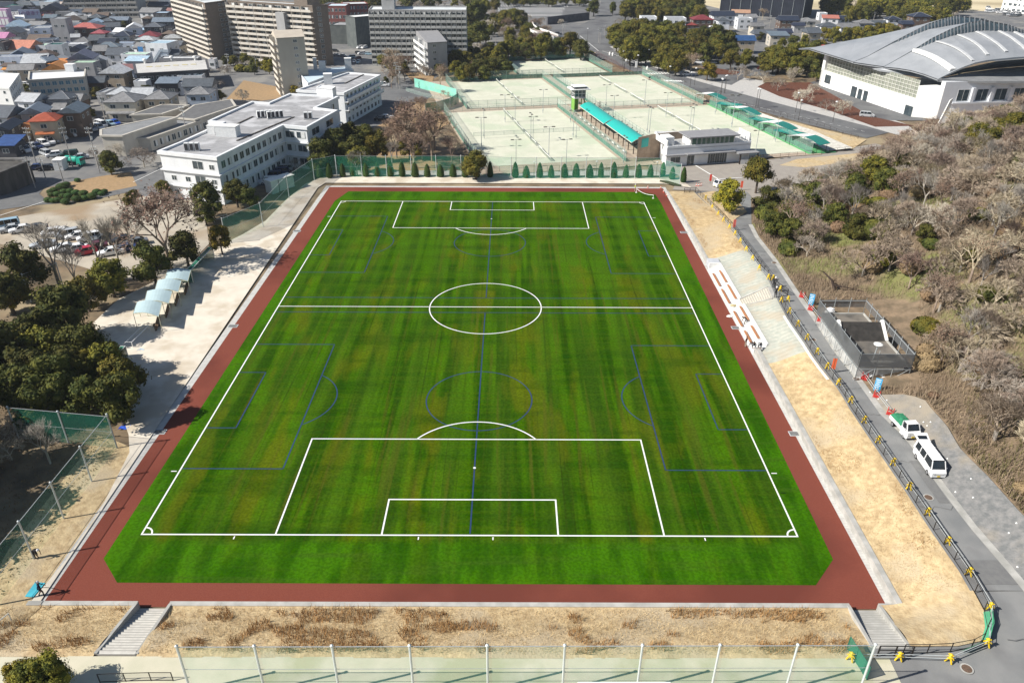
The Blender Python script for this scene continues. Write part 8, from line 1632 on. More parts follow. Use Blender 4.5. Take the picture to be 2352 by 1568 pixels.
# markings of the big car park and zebra crossings, road lines (painted, part of the road surface)
c = B()
def strip(a, b_, w, z): a, b_ = Vector((a.x, a.y, z)), Vector((b_.x, b_.y, z)); d = (b_-a).normalized(); n_ = Vector((-d.y, d.x, 0))*w/2; c.sheet([a-n_, a+n_, b_+n_, b_-n_])
for r, (y0, x0, x1) in enumerate(((55, 385, 990), (80, 385, 960), (103, 390, 940), (137, 390, 940))):
 for k in range(26): x = lerp(x0, x1, k/25); strip(W('am', x, y0-8), W('am', x+15, y0+11), .42, .16)
strip(W('am', 380, 42), W('am', 1150, 42), .5, .16); strip(W('am', 380, 165), W('am', 940, 160), .4, .16)
for x, y, n_ in ((0, 0, 0),): pass
for k in range(11): a = px('c', 1245+k*26, 692-k*.5); strip(P(a[0], a[1]-1.5), P(a[0]+5.5, a[1]+1.6), .75, .19)
for k in range(8): a = px('c', 1480+k*21, 757+k*.5); strip(P(a[0], a[1]-1.5), P(a[0]+5.0, a[1]+1.6), .75, .19)
for a, b_ in (((905, 480), (1480, 660)), ((1100, 545), (1240, 610)), ((1380, 673), (1460, 676)), ((1540, 778), (1600, 780)), ((700, 340), (870, 480)), ((1010, 470), (1240, 560))): strip(W('c', *a), W('c', *b_), .28, .2)
for k in range(22): a = lerp(0, 1, k/22); p0 = Vector((1600, 215)).lerp(Vector((1995, 306)), a); strip(P(*p0), P(p0.x+8, p0.y+1.8), .16, .2)
for a, b_ in (((480, 1500), (660, 1555)), ((770, 1435), (640, 1500)),): pass
for a, b_ in (((380, 1455), (620, 1505)), ((560, 1480), (650, 1440)), ((700, 1140), (760, 1152)), ((1120, 1140), (1210, 1120)), ((1120, 1120), (1180, 1135))): strip(W('a', *a), W('a', *b_), .14, .12)
strip(P(1625+0, 392), P(1650, 425), .35, .18) if 0 else None
strip(W('ao', 1090, 890), W('ao', 1470, 1120), .35, .17); strip(W('ao', 1470, 1120), W('ao', 1880, 1095), .3, .17)
strip(W('g', 0, 0), W('g', 1, 1), .01, .0) if 0 else None
for a, b_ in (((0, 600), (420, 468)), ((1240, 290), (1500, 165))): strip(W('e', *a), W('e', *b_), .16, .12)
struct(c.build('road_markings', m_white))
# traffic island with bollards
flat('traffic_island', M('island_soil', (.34, .30, .22)), [W('ah', *q).xy for q in ((110, 355), (200, 385), (470, 500), (500, 505), (420, 470), (230, 395))], world=True, z=.2)
for i, (x, y) in enumerate(((40, 322), (72, 328), (216, 390), (438, 478))): c = B(); c.lathe([(.45, 0), (.5, .9), (.2, 1.5)], n=8); tag(c.build('bollard', m_white, loc=W('ah', x, y)), 'white rounded bollard on the traffic island, %s from the left' % ('first', 'second', 'third', 'fourth')[i], 'bollard', 'white bollards')
t = thing('road_sign', 'white oblong keep-clear pillar on the traffic island', 'sign', W('ah', 320, 455)); c = B(); c.box(0, 0, 1.3, .9, .5, 2.6); c.build('panel', m_white, t); c = B(); c.box(0, 0, .1, 1.2, .8, .2); c.build('base', m_conc, t)
# street lamps
def lamp(h=6):
 t = thing('street_lamp', 'x', 'street lamp'); c = B(); c.tube((0, 0, 0), (0, 0, h), .09, .06, 6); c.build('pole', M('dark_pole', (.09, .085, .08)), t); c = B(); c.lathe([(.1, h), (.38, h+.1), (.4, h+.3), (.1, h+.42)], n=10); c.build('lamp_head', M('lamp_white', (.75, .75, .75)), t); return t
l0 = None; LP = [('ah', 145, 310), ('ah', 288, 370), ('ah', 445, 425), ('ah', 620, 495), ('ah', 940, 640), ('al', 228, 150), ('al', 508, 270), ('al', 822, 305), ('al', 1132, 385), ('am', 1178, 370), ('ah', 330, 490), ('ah', 176, 440), ('ah', 668, 620), ('ah', 890, 690), ('al', 195, 175), ('al', 490, 270), ('al', 845, 372), ('ah', 1265, 725), ('ah', 1220, 770), ('ai', 605, 236), ('ai', 192, 238), ('ai', 1004, 240)]
for i, (k, x, y) in enumerate(LP):
 p = W(k, x, y); lab = 'slim white-headed street lamp'
 if i >= 19: lab = 'short lamp with a white globe behind the topiary row, %s' % ('right of its middle', 'at its left', 'beside the clubhouse')[i-19]
 if l0 is None: l0 = lamp(); t = l0; t.location = p
 else: t = copy_tree(l0, p, sc=.62 if i >= 19 else 1)
 t['label'] = lab; t['group'] = 'slim street lamps'
 if i < 19: t['auto'] = 1
 elif 'auto' in t: del t['auto']
# utility poles
def upole(h=11):
 t = thing('utility_pole', 'x', 'utility pole'); c = B(); c.tube((0, 0, 0), (0, 0, h), .19, .12, 7); c.build('pole', M('pole_concrete', (.36, .34, .32)), t)
 for z in (h-.5, h-1.6): c = B(); c.box(0, 0, z, 2.4, .14, .14); a = c.build('crossarm', m_galv, t); c = B(); [c.lathe([(.09, z+.07), (.09, z+.3)], x, 0, 0, 5) for x in (-1.1, -.4, .4, 1.1)]; c.build('insulators', m_wh, a)
 c = B(); c.lathe([(.32, h-3.4), (.32, h-2.5)], .4, 0, 0, 8); c.build('transformer', m_galv, t); return t
u0_ = None; UP = [('a', 350, 1560, 15), ('a', 680, 1560, 15), ('a', 915, 1560, 15), ('a', 1745, 1280, 13), ('a', 980, 1120, 12), ('a', 775, 1150, 12), ('a', 965, 810, 10), ('a', 1060, 800, 8), ('a', 1405, 790, 9), ('a', 1410, 560, 8), ('a', 1520, 370, 8), ('a', 740, 410, 9), ('a', 935, 390, 9), ('a', 2145, 720, 13), ('a', 1020, 590, 9), ('a', 100, 60, 8), ('b', 1345, 810, 13), ('b', 1375, 830, 12), ('b', 40, 660, 9), ('b', 1260, 560, 9), ('b', 2165, 410, 6), ('b', 2215, 425, 7), ('b', 2265, 410, 6), ('am', 980, 300, 9), ('am', 1290, 395, 11), ('am', 1278, 385, 11), ('am', 960, 310, 8), ('am', 1330, 320, 8), ('af', 440, 250, 10), ('af', 760, 280, 10), ('af', 1200, 150, 8), ('af', 1040, 120, 6), ('ag', 350, 120, 6), ('ag', 20, 180, 7), ('ag', 80, 100, 6), ('e', 330, 340, 11), ('e', 430, 265, 8), ('e', 590, 275, 7), ('e', 930, 200, 10), ('g', 0, 0, 0)]
for i, (k, x, y, h) in enumerate(UP[:-1]):
 p = W(k, x, y)
 if u0_ is None: u0_ = upole(); t = u0_; t.location = p
 else: t = copy_tree(u0_, p, rz=random.uniform(-.4, .8))
 t.scale = (.7, .7, h/11*.68); t['label'] = 'tall concrete utility pole with crossarms'; t['auto'] = 1; t['group'] = 'utility poles'
def wires(a, b_, lab):
 c = B(); n = 10
 for dx in (-.9, .9):
  pr = None
  for k in range(n+1):
   p = Vector(a).lerp(Vector(b_), k/n)+Vector((dx, 0, -1.2*sin(pi*k/n)));
   if pr: c.tube(pr, p, .022, n=3, cap=False)
   pr = p
 tag(c.build('power_lines', m_black, org=Vector(a)), lab, 'power lines')
UPP = [W(k, x, y)+Vector((0, 0, h*.68-.4)) for k, x, y, h in UP[:-1]]
for i, j, lab in ((3, 13, 'pair of overhead wires crossing the hall roofs to the junction pole'), (4, 3, 'pair of overhead wires over the grey hall roofs'), (0, 1, 'pair of overhead wires above the left car park'), (1, 2, 'pair of overhead wires towards the bare trees by the school'), (8, 13, 'pair of overhead wires in front of the long warehouse'), (16, 19, 'pair of overhead wires near the pinkish tree by the far school wing')): wires(UPP[i], UPP[j], lab)
m_cnp = M('canopy_cloth', (.40, .52, .55), (.36, .47, .50), .8); m_cream2 = M('cream_pole', (.52, .52, .38))
cnr = [((1275, 1402), (1510, 1402), (1478, 1535), (1240, 1505)), ((1370, 1298), (1605, 1298), (1572, 1412), (1345, 1398)), ((1468, 1200), (1690, 1200), (1660, 1305), (1440, 1295)), ((1557, 1105), (1778, 1103), (1750, 1205), (1532, 1198))]
for i, (fl, fr_, nr_, nl) in enumerate(cnr):
 z = 2.7; q = [W('e', *nl, z), W('e', *nr_, z), W('e', *fr_, z), W('e', *fl, z)]; ctr = sum(q, Vector())/4; o = Vector((ctr.x, ctr.y, 0)); t = thing('shade_canopy', 'pale blue-grey cloth shade canopy on cream legs, %s from the near end' % ('first', 'second', 'third', 'fourth')[i], 'canopy', o, group='pale blue-grey shade canopies')
 c = B(); n = 8; rows = []
 for k in range(n+1):
  s = k/n; zz = .38*sin(pi*s); rows.append([q[0].lerp(q[1], s)+Vector((0, 0, zz)), q[3].lerp(q[2], s)+Vector((0, 0, zz))])
 c.loft(rows); c.loft([[p-Vector((0, 0, .05)) for p in r] for r in rows]); c.build('cloth', m_cnp, t, o)
 c = B()
 for a in (0, 1):
  for k in range(n): c.tube(rows[k][a]-Vector((0, 0, .06)), rows[k+1][a]-Vector((0, 0, .06)), .04, n=5)
  c.tube(q[0] if a == 0 else q[3], q[1] if a == 0 else q[2], .035, n=5)
 c.tube(q[0], q[3], .04, n=5).tube(q[1], q[2], .04, n=5); c.build('frame', m_cream2, t, o)
 for p in q: c = B(); e = (p-ctr)*.0; c.tube(p, (p.x, p.y, 0), .045, n=6); c.lathe([(.14, 0), (.14, .08)], p.x, p.y, 0, 8); c.build('leg', m_cream2, t, o)
 c = B(); a, b_ = q[1].lerp(q[0], .25), q[2].lerp(q[3], .25); c.beam((a.x, a.y, .45), (b_.x, b_.y, .45), .5, .06)
 for p in (a, b_): c.box(p.x, p.y, .22, .08, .4, .44)
 if 1: x = c.build('under_bench', M('bench_brown', (.16, .10, .06)), None, o); tag(x, 'dark bench in the shadow under shade canopy number %s from the near end' % ('one', 'two', 'three', 'four')[i], 'bench', 'benches under the canopies')
pt = W('f', 1480, 215); c = B(); rg = random.Random(9)
for k in range(7): c.beam((rg.uniform(-.9, .9), rg.uniform(-.5, .5), .1+rg.random()*.3), (rg.uniform(-1, 1), rg.uniform(-.6, .6), .15+rg.random()*.5), .05)
c.box(-.4, 0, .2, .9, .5, .35); tag(c.build('equipment_pile', m_black, loc=pt), 'pile of dark equipment at the foot of the nearest shade canopy', 'equipment')
def goal(lab, pts, mat=m_white, net=None, r=.06):
 """four corner points of the frame on the photo with heights: two uprights' feet and tops, and the back feet"""
 o = pts[0]; t = thing('football_goal', lab, 'goal', (o.x, o.y, 0)); O = Vector((o.x, o.y, 0)); c = B(); F = pts
 for i, j in ((0, 1), (1, 2), (2, 3)): c.tube(F[i], F[j], r, n=6)
 c.build('frame', mat, t, O); c = B()
 for i, j in ((0, 4), (3, 5), (4, 5), (1, 6), (2, 7), (6, 4), (7, 5), (6, 7)): c.tube(F[i], F[j], r*.6, n=5)
 c.build('back_frame', mat, t, O)
 if net: c = B(); c.quad(F[1], F[2], F[7], F[6]); c.quad(F[6], F[7], F[5], F[4]); c.quad(F[0], F[1], F[6], F[4]); c.quad(F[3], F[2], F[7], F[5]); c.build('net', net, t, O)
def gl(a, b_, h, d, dt, k='f'):
 a, b_ = W(k, *a), W(k, *b_); e = (b_-a).normalized(); n_ = Vector((-e.y, e.x, 0)); Z = Vector((0, 0, h)); return [a, a+Z, b_+Z, b_, a+n_*d, b_+n_*d, a+Z+n_*dt, b_+Z+n_*dt]
goal('white goal frame without net lying low on the sand next to the nearest canopy', gl((1240, 418), (1395, 262), 1.0, 2.2, .9))
goal('white football goal with green net beyond the far end of the canopies', gl((1800, 1225), (2000, 1000), 2.4, 1.9, .8, 'e'), net=m_green_thick)
goal('white goal with dark green net half hidden behind the big dark evergreen', gl((1100, 600), (1195, 500), 1.8, 1.6, .7), net=m_green_thick)
for k, x, y, s, cc, lab in (('f', 1310, 440, .8, (.30, .50, .70), 'crumpled pale blue sheet on the sand near the goal frame'), ('f', 1160, 1160, 1.0, (.03, .10, .55), 'crumpled deep blue sheet in the tree shade behind the left net')):
 c = B(); rg = random.Random(int(x)); n = 5; c.loft([[(s*(i-2)*.32+rg.uniform(-.08, .08), s*(j-2)*.22+rg.uniform(-.08, .08), rg.uniform(.02, .22)) for i in range(n)] for j in range(n)]); tag(c.build('plastic_sheet', M('sheet_%d' % x, cc), loc=W(k, x, y)), lab, 'sheet')
c = B(); q = [W('g', *p_) for p_ in ((172, 975), (230, 982), (312, 882), (245, 878))]; c.add([(p.x, p.y, .06+.05*(i % 2)) for i, p in enumerate(q)]+[(p.x, p.y, .03) for p in q], [(0, 1, 2, 3), (4, 5, 1, 0), (5, 6, 2, 1), (6, 7, 3, 2), (7, 4, 0, 3)]); tag(c.build('blue_mat', M('cyan_sheet', (.08, .50, .62)), org=q[0]), 'bright light blue mat on the ground beside the helmeted worker', 'mat')
m_skin = M('skin', (.42, .26, .18)); m_hair = M('hair', (.02, .016, .014)); m_blackc = M('black_clothes', (.016, .016, .02)); m_navyc = M('navy_clothes', (.02, .035, .09)); m_greyc = M('grey_clothes', (.10, .11, .13)); m_helm = M('helmet_white', (.80, .80, .80), rough=.35); m_wine = M('wine_clothes', (.08, .02, .03)); m_lightc = M('light_trousers', (.40, .33, .26)); m_vest = M('hi_vis', (.55, .65, .05))
def person(lab, loc, rz, pose, top, bottom, helmet=True, sc=1.0, shoes=m_black, vest=None):
 """pose: dict of joints (metres, local, facing -y)"""
 t = thing('person', lab, 'person', loc, rz); t.scale = (sc, sc, sc)
 J = dict(pelvis=(0, 0, .95), waist=(0, 0, 1.1), chest=(0, .0, 1.32), neck=(0, 0, 1.5), head=(0, -.02, 1.62), hl=(-.1, 0, .92), hr=(.1, 0, .92), kl=(-.11, -.02, .5), kr=(.11, -.02, .5), al=(-.11, .02, .09), ar=(.11, .02, .09), sl=(-.19, 0, 1.42), sr=(.19, 0, 1.42), el=(-.26, .02, 1.14), er=(.26, .02, 1.14), wl=(-.26, -.1, .9), wr=(.26, -.1, .9)); J.update(pose)
 J = {k: Vector(v) for k, v in J.items()}
 V = []; E_ = []; Rr = []; ids = {}
 def v(n, p, r): ids[n] = len(V); V.append(Vector(p)); Rr.append(r)
 for n, r in (('pelvis', .14), ('waist', .125), ('chest', .155), ('neck', .055), ('hl', .10), ('hr', .10), ('kl', .065), ('kr', .065), ('al', .042), ('ar', .042), ('sl', .065), ('sr', .065), ('el', .045), ('er', .045), ('wl', .028), ('wr', .028)): v(n, J[n], r)
 for a, b_ in (('pelvis', 'waist'), ('waist', 'chest'), ('chest', 'neck'), ('pelvis', 'hl'), ('pelvis', 'hr'), ('hl', 'kl'), ('hr', 'kr'), ('kl', 'al'), ('kr', 'ar'), ('chest', 'sl'), ('chest', 'sr'), ('sl', 'el'), ('sr', 'er'), ('el', 'wl'), ('er', 'wr')): E_.append((ids[a], ids[b_]))
 hd = J['head']; v('skull', hd, .085); v('crown', hd+Vector((0, .01, .09)), .075); v('jaw', hd+Vector((0, -.045, -.06)), .05); E_ += [(ids['neck'], ids['skull']), (ids['skull'], ids['crown']), (ids['skull'], ids['jaw'])]
 for s in 'lr':
  f = J['a'+s]; v('toe'+s, f+Vector((0, -.17, -.05)), .035); v('heel'+s, f+Vector((0, .04, -.05)), .038); E_ += [(ids['a'+s], ids['toe'+s]), (ids['a'+s], ids['heel'+s])]
  w = J['w'+s]; d = (w-J['e'+s]).normalized(); x = d.cross(Vector((0, 0, 1)));
  x = (x if x.length > .1 else Vector((1, 0, 0))).normalized(); v('palm'+s, w+d*.07, .026); E_.append((ids['w'+s], ids['palm'+s]))
  for q in range(4):
   b0_ = w+d*.10+x*(q-1.5)*.02; L = (.07, .08, .075, .06)[q]; v('f%s%d' % (s, q), b0_, .009); v('g%s%d' % (s, q), b0_+d*L*.6-x*0+Vector((0, 0, -.012)), .008); v('h%s%d' % (s, q), b0_+d*L+Vector((0, 0, -.035)), .007); E_ += [(ids['palm'+s], ids['f%s%d' % (s, q)]), (ids['f%s%d' % (s, q)], ids['g%s%d' % (s, q)]), (ids['g%s%d' % (s, q)], ids['h%s%d' % (s, q)])]
  v('t'+s, w+d*.05+x*.04, .010); v('u'+s, w+d*.09+x*.055, .008); E_ += [(ids['palm'+s], ids['t'+s]), (ids['t'+s], ids['u'+s])]
 me = bpy.data.meshes.new('body'); me.from_pydata(V, E_, []); o = mk('body', me, t)
 md = o.modifiers.new('skin', 'SKIN'); sk = me.skin_vertices[0].data
 for i, r in enumerate(Rr): sk[i].radius = (r, r*(.8 if i in (0, 1, 2) else 1))
 sk[0].use_root = True
 sb = o.modifiers.new('sub', 'SUBSURF'); sb.levels = sb.render_levels = 1
 dgp = bpy.context.evaluated_depsgraph_get(); m2 = bpy.data.meshes.new_from_object(o.evaluated_get(dgp)); m2.name = 'body'; o.modifiers.clear(); o.data = m2; m2.materials.clear()
 for m_ in (m_skin, top, bottom, shoes): m2.materials.append(m_)
 def near(p, a, b_):
  ab = b_-a; k = max(0, min(1, (p-a).dot(ab)/max(1e-6, ab.length_squared))); return (p-a-ab*k).length
 seg = [(0, J['neck']+Vector((0, 0, .03)), J['head']), (0, J['head'], J['head']+Vector((0, 0, .1))), (1, J['waist'], J['chest']), (1, J['sl'], J['sr']), (1, J['sl'], J['el']), (1, J['sr'], J['er']), (1, J['el'], J['wl']), (1, J['er'], J['wr']), (2, J['hl'], J['hr']), (2, J['hl'], J['kl']), (2, J['hr'], J['kr']), (2, J['kl'], J['al']), (2, J['kr'], J['ar'])]
 for s in 'lr': d = (J['w'+s]-J['e'+s]).normalized(); seg += [(0, J['w'+s]+d*.05, J['w'+s]+d*.2), (3, J['a'+s]+Vector((0, .04, -.05)), J['a'+s]+Vector((0, -.17, -.05)))]
 for pl in m2.polygons: c_ = Vector(pl.center); pl.material_index = min(seg, key=lambda q: near(c_, q[1], q[2]))[0]; pl.use_smooth = True
 # face: nose, eyes, ears
 c = B(); c.mi = 0; h = hd; fwd = Vector((0, -1, 0)); c.lathe([(.012, -.02), (.016, .0), (.004, .02)], h.x, h.y-.09, h.z-.01, 5); c.build('nose', m_skin, t)
 for s in (-1, 1): c = B(); c.lathe([(.008, -.008), (.01, 0), (.004, .008)], h.x+s*.03, h.y-.085, h.z+.02, 5); c.build('eye', m_black, t); c = B(); c.box(h.x+s*.085, h.y, h.z, .02, .03, .06); c.build('ear', m_skin, t)
 if helmet: c = B(); c.lathe([(.145, .03), (.13, .06), (.125, .11), (.09, .17), (.02, .2)], h.x, h.y, h.z, 12); c.build('helmet', m_helm, t, smooth=True)
 else: c = B(); c.lathe([(.085, .01), (.10, .06), (.095, .11), (.05, .155), (.01, .165)], h.x, h.y+.02, h.z, 10); c.build('hair', m_hair, t, smooth=True)
 return t
bend = dict(pelvis=(0, .12, .92), waist=(0, 0, 1.05), chest=(0, -.22, 1.12), neck=(0, -.40, 1.12), head=(0, -.50, 1.10), hl=(-.1, .12, .9), hr=(.1, .12, .9), kl=(-.12, -.0, .5), kr=(.12, -.05, .5), sl=(-.19, -.3, 1.12), sr=(.19, -.3, 1.12), el=(-.24, -.36, .84), er=(.24, -.36, .84), wl=(-.2, -.42, .6), wr=(.2, -.42, .6))
crouch = dict(pelvis=(0, .15, .42), waist=(0, .05, .55), chest=(0, -.12, .75), neck=(0, -.24, .88), head=(0, -.32, .98), hl=(-.1, .12, .4), hr=(.1, .12, .4), kl=(-.18, -.28, .5), kr=(.18, -.28, .5), al=(-.14, -.02, .09), ar=(.14, -.02, .09), sl=(-.19, -.18, .82), sr=(.19, -.18, .82), el=(-.26, -.36, .62), er=(.26, -.36, .62), wl=(-.16, -.52, .42), wr=(.16, -.52, .42))
walk = dict(kl=(-.1, -.16, .52), kr=(.1, .05, .5), al=(-.1, -.12, .09), ar=(.1, .28, .12), el=(-.28, .1, 1.16), er=(.27, -.1, 1.18), wl=(-.3, -.05, .92), wr=(.2, -.32, 1.05))
person('person in black wearing a white helmet, bending beside the lower left net post', P(85, 1281), 1.3, bend, m_blackc, m_blackc, sc=1.05)
w1 = person('person in navy with a white helmet, striding beside the light blue mat with a hose', P(98, 1368), 2.0, walk, m_navyc, m_blackc, sc=1.08)
p = P(98, 1368); c = B(); a = Vector((p.x+.3, p.y-.05, 1.15))
for k in range(8): b2 = Vector((p.x+.3+.25*(k+1), p.y+.1*k*.4, 1.15-.02*(k+1)**2*.9)); b2.z = max(.08, b2.z); c.tube(a, b2, .03, n=5); a = b2
tag(c.build('hose', m_black, org=(p.x+.3, p.y, 1.15)), 'dark hose held by the helmeted worker over the track edge', 'hose')
def sz(a): return .42 if a < 1 else .84
def pan(x, y, z=0): return P(1612+x*.1664, 580+y*.1664, z)
person('person in black bending over the upper bench row with a broom', pan(590, 985, .45), -1.9, bend, m_blackc, m_blackc, helmet=False)
person('person with a dark red top and light trousers standing at the track edge', pan(600, 1300, .02), -2.4, {}, m_wine, m_lightc, helmet=False)
person('person in black crouching at the near end of the bench terrace', pan(715, 1320, .45), -.4, crouch, m_blackc, m_greyc, helmet=False, sc=1.2)
person('person in grey clothes and white cap kneeling on the bench terrace', pan(800, 1320, .9), -.5, crouch, m_greyc, m_greyc, helmet=True, sc=1.2)
person('person in black with a white helmet leaning over the fence above the middle stairs', pan(985, 485, 3.06), 2.2, dict(chest=(0, -.12, 1.3), neck=(0, -.2, 1.46), head=(0, -.25, 1.58), el=(-.25, -.25, 1.15), wl=(-.2, -.5, 1.1)), m_blackc, m_blackc, sc=1.08)
person('person in black with a white helmet standing at the top of the middle stairs', pan(1010, 620, 3.0), 2.9, dict(el=(-.25, -.15, 1.15), er=(.25, -.15, 1.15), wl=(-.15, -.4, 1.15), wr=(.15, -.4, 1.15)), m_blackc, m_blackc, sc=1.08)
person('person in a yellow vest and white helmet at the far right corner of the track', W('ao', 60, 1320), 1.5, {}, m_vest, m_lightc)
# broom, bags and tools on the terrace
for x, y, z, lab in ((380, 885, .03, 'small white power tool lying on the track edge'), (430, 735, .5, 'heap of yellowish sacks on the lower terrace')):
 c = B(); c.lathe([(.3, 0), (.36, .1), (.2, .25)], 0, 0, 0, 8, sx=1.6, jit=.2); c.lathe([(.2, 0), (.22, .1), (.1, .2)], .5, .2, 0, 7, jit=.2); tag(c.build('work_material', m_white if z < .1 else M('sack', (.5, .42, .25)), loc=pan(x, y, z)), lab, 'material')
# warning banners along the fence, cones, gate things
for k, x, y, c_, lab in (('h', 1090, 1375, (.75, .14, .05), 'tall orange warning banner tied to the fence opposite the scaffold'), ('h', 478, 490, (.55, .12, .10), 'faded red banner on the far part of the roadside fence'), ('ao', 1333, 1185, (.60, .06, .04), 'red banner standing on the plaza left of the white pickup'), ('ao', 1858, 1300, (.65, .10, .05), 'small red banner beside the yellow-green dome tree')):
 p = G(*px(k, x, y)); t = thing('warning_banner', lab, 'banner', (p.x, p.y, hz(p.x, p.y))); c = B(); c.tube((0, 0, 0), (0, 0, 2.3), .04, n=5); c.build('pole', m_black, t); c = B(); c.box(.0, 0, 1.45, .52, .05, 1.6, -.2); c.build('banner_cloth', M('banner_%d' % x, c_), t)
m_cone = M('cone_red', (.62, .09, .04))
def cone(lab, p):
 t = thing('traffic_cone', lab, 'traffic cone', p, group='traffic cones'); c = B(); c.lathe([(.2, 0), (.19, .05), (.13, .06), (.03, .7)], n=9); c.build('body', m_cone, t); c = B(); c.lathe([(.106, .25), (.075, .45)], n=9); c.build('white_band', m_white, t)
for i, (x, y) in enumerate(((280, 1255), (500, 1265), (545, 1335), (595, 1395), (1100, 1225), (1135, 1230), (1165, 1225), (1190, 1220))):
 cone('red and white traffic cone %s' % (('on the sand behind the yellow-vested worker', 'on the sand near the track corner', 'on the paving right of the track corner', 'lowest of the cones right of the track corner')[i] if i < 4 else 'in the plaza row of four, %s from the left' % ('first', 'second', 'third', 'fourth')[i-4]), W('ao', x, y))
c = B(); a, b_ = W('ao', 90, 1275, .9), W('ao', 375, 1380, .8)
for k in range(8): c.tube(a.lerp(b_, k/8)-Vector((0, 0, .4*sin(pi*k/8))), a.lerp(b_, (k+1)/8)-Vector((0, 0, .4*sin(pi*(k+1)/8))), .05, n=5)
for p in (a, b_): c.tube((p.x, p.y, 0), p, .05, n=5); c.lathe([(.25, 0), (.2, .1)], p.x, p.y, 0, 8)
tag(c.build('rope_barrier', m_white, org=a), 'white rope barrier across the far right corner of the track', 'barrier')
for i in range(8):
 p = W('ao', 560+i*30, 1165+i*9); c = B(); c.tube((-.9, -.6, .25), (.9, .5, .25), .24, n=8); tag(c.build('turf_roll', M('turf_roll', (.03, .045, .02), (.05, .06, .03), 3), loc=p, rz=-.9), 'dark turf roll in the stack by the last net post, %s from the left' % ordn[i] if i else 'dark turf roll in the stack by the last net post, leftmost', 'turf roll', 'turf rolls')
sc0 = lambda x, y, z: W('asf', x, y, z)
ZK['asf'] = (1827, 655, .1517)
zt, zb = 7.0, 2.95
tl, tr_, nr2, nl2 = sc0(375, 235, zt), sc0(1075, 235, zt), sc0(1810, 1050, zt), sc0(1000, 1040, zt)
Q = [nl2, nr2, tr_, tl]; o = Vector((sum(p.x for p in Q)/4, sum(p.y for p in Q)/4, zb))
t = thing('scaffold', 'pipe scaffold with dark grey mesh sheets round the low building on the hill road', 'scaffold', o)
for i in range(4):
 a, b_ = Q[i], Q[(i+1) % 4]; n = max(3, int((b_-a).length/1.8))
 c = B()
 for k in range(n+1):
  p = a.lerp(b_, k/n); g = hz(p.x, p.y); c.tube((p.x, p.y, g), (p.x, p.y, zt+.5), .045, n=5)
 for z in (zb+1.8, zt): c.beam((a.x, a.y, z), (b_.x, b_.y, z), .07)
 for k in range(0, n, 2): p, q = a.lerp(b_, k/n), a.lerp(b_, min(1, (k+1)/n)); c.beam((p.x, p.y, zb+.2), (q.x, q.y, zb+1.9), .05)
 c.build('scaffold_frame', m_galv, t, o)
 c = B(); e = (b_-a).normalized(); off = Vector((e.y, -e.x, 0))*.12; z0 = zt-1.9 if i in (0, 3) else zt-1.1
 a2, b2 = a+off, b_+off; c.add([(a2.x, a2.y, z0), (b2.x, b2.y, z0), (b2.x, b2.y, zt+.1), (a2.x, a2.y, zt+.1)], [(0, 1, 2, 3)]); c.build('mesh_sheet', m_greymesh, t, o)
cen = lambda f, z: [Vector((lerp(o.x, p.x, f), lerp(o.y, p.y, f), z)) for p in Q]
i1 = cen(.89, 0)
t = thing('site_building', 'small building with flat dark roof and a steep tiled ridge section inside the scaffold', 'building', o)
c = B(); c.prism([p.xy for p in i1], zb-.4, 5.1); c.build('wall', M('site_wall', (.50, .50, .48), (.30, .30, .29), .7), t, o)
m_tar = M('old_flat_roof', (.15, .135, .115), (.075, .072, .068), .5, detail=8, c3=(.19, .17, .145), sc3=.3)
c = B(); c.prism([p.xy for p in i1], 5.1, 5.2); c.build('flat_roof', m_tar, t, o); c = B()
for i in range(4): c.beam(i1[i]+Vector((0, 0, 5.28)), i1[(i+1) % 4]+Vector((0, 0, 5.28)), .18, .3)
c.build('parapet', m_conc, t, o)
L0, L1 = i1[0].lerp(i1[3], .42), i1[0].lerp(i1[3], .66); R0, R1 = i1[1].lerp(i1[2], .42), i1[1].lerp(i1[2], .66); Z = lambda p, z: Vector((p.x, p.y, z)); mL, mR = L0.lerp(L1, .75), R0.lerp(R1, .75)
c = B(); c.add([Z(L0, 5.22), Z(R0, 5.22), Z(mR, 6.9), Z(mL, 6.9), Z(R1, 5.22), Z(L1, 5.22)], [(0, 1, 2, 3), (3, 2, 4, 5), (0, 3, 5), (1, 4, 2)]); c.build('tiled_roof', M('slate_tiles', (.06, .055, .05), (.035, .033, .03), 1.5, wave=('Z', 3.5, .5)), t, o)
c = B()
for a, b_, d_ in ((L0, mL, L1), (R0, mR, R1)): c.beam(Z(a, 5.3), Z(b_, 7.1), .35, .3).beam(Z(b_, 7.1), Z(d_, 5.3), .35, .3)
c.build('white_gable_trim', m_white, t, o)
# construction clutter in front
fA = [PR(*q) for q in ((1842, 683), (1870, 722), (1900, 765), (1930, 806), (1965, 850), (1996, 893))]
for i, p in enumerate(fA): pass
redp = [('h', 903, 905), ('h', 957, 985), ('h', 1015, 1055), ('h', 1073, 1138), ('h', 1135, 1226), ('h', 1197, 1315), ('h', 1290, 1415), ('h', 1365, 1525), ('i', 1312, 58)]
RP = []
for i, (k, x, y) in enumerate(redp):
 p = PR(*px(k, x, y)); RP.append(p); t = thing('barrier_stand', 'red A-frame barrier stand opposite the yellow ones, %s from the far end' % (ordn[i] or 'first'), 'barrier stand', (p.x, p.y, p.z+.08), -.7, 'red barrier stands'); c = B()
 for s in (-.35, .35):
  c.beam((s, -.4, 0), (s*.9, 0, .95), .07).beam((s, .4, 0), (s*.9, 0, .95), .07)
 c.beam((-.35, -.4, .1), (.35, -.4, .1), .08).beam((-.35, .4, .1), (.35, .4, .1), .08).beam((-.33, -.15, .6), (.33, -.15, .6), .08); c.build('frame', m_redp, t); c = B(); c.box(0, -.32, .3, .6, .04, .3, 0); c.build('panel', m_redp, t)
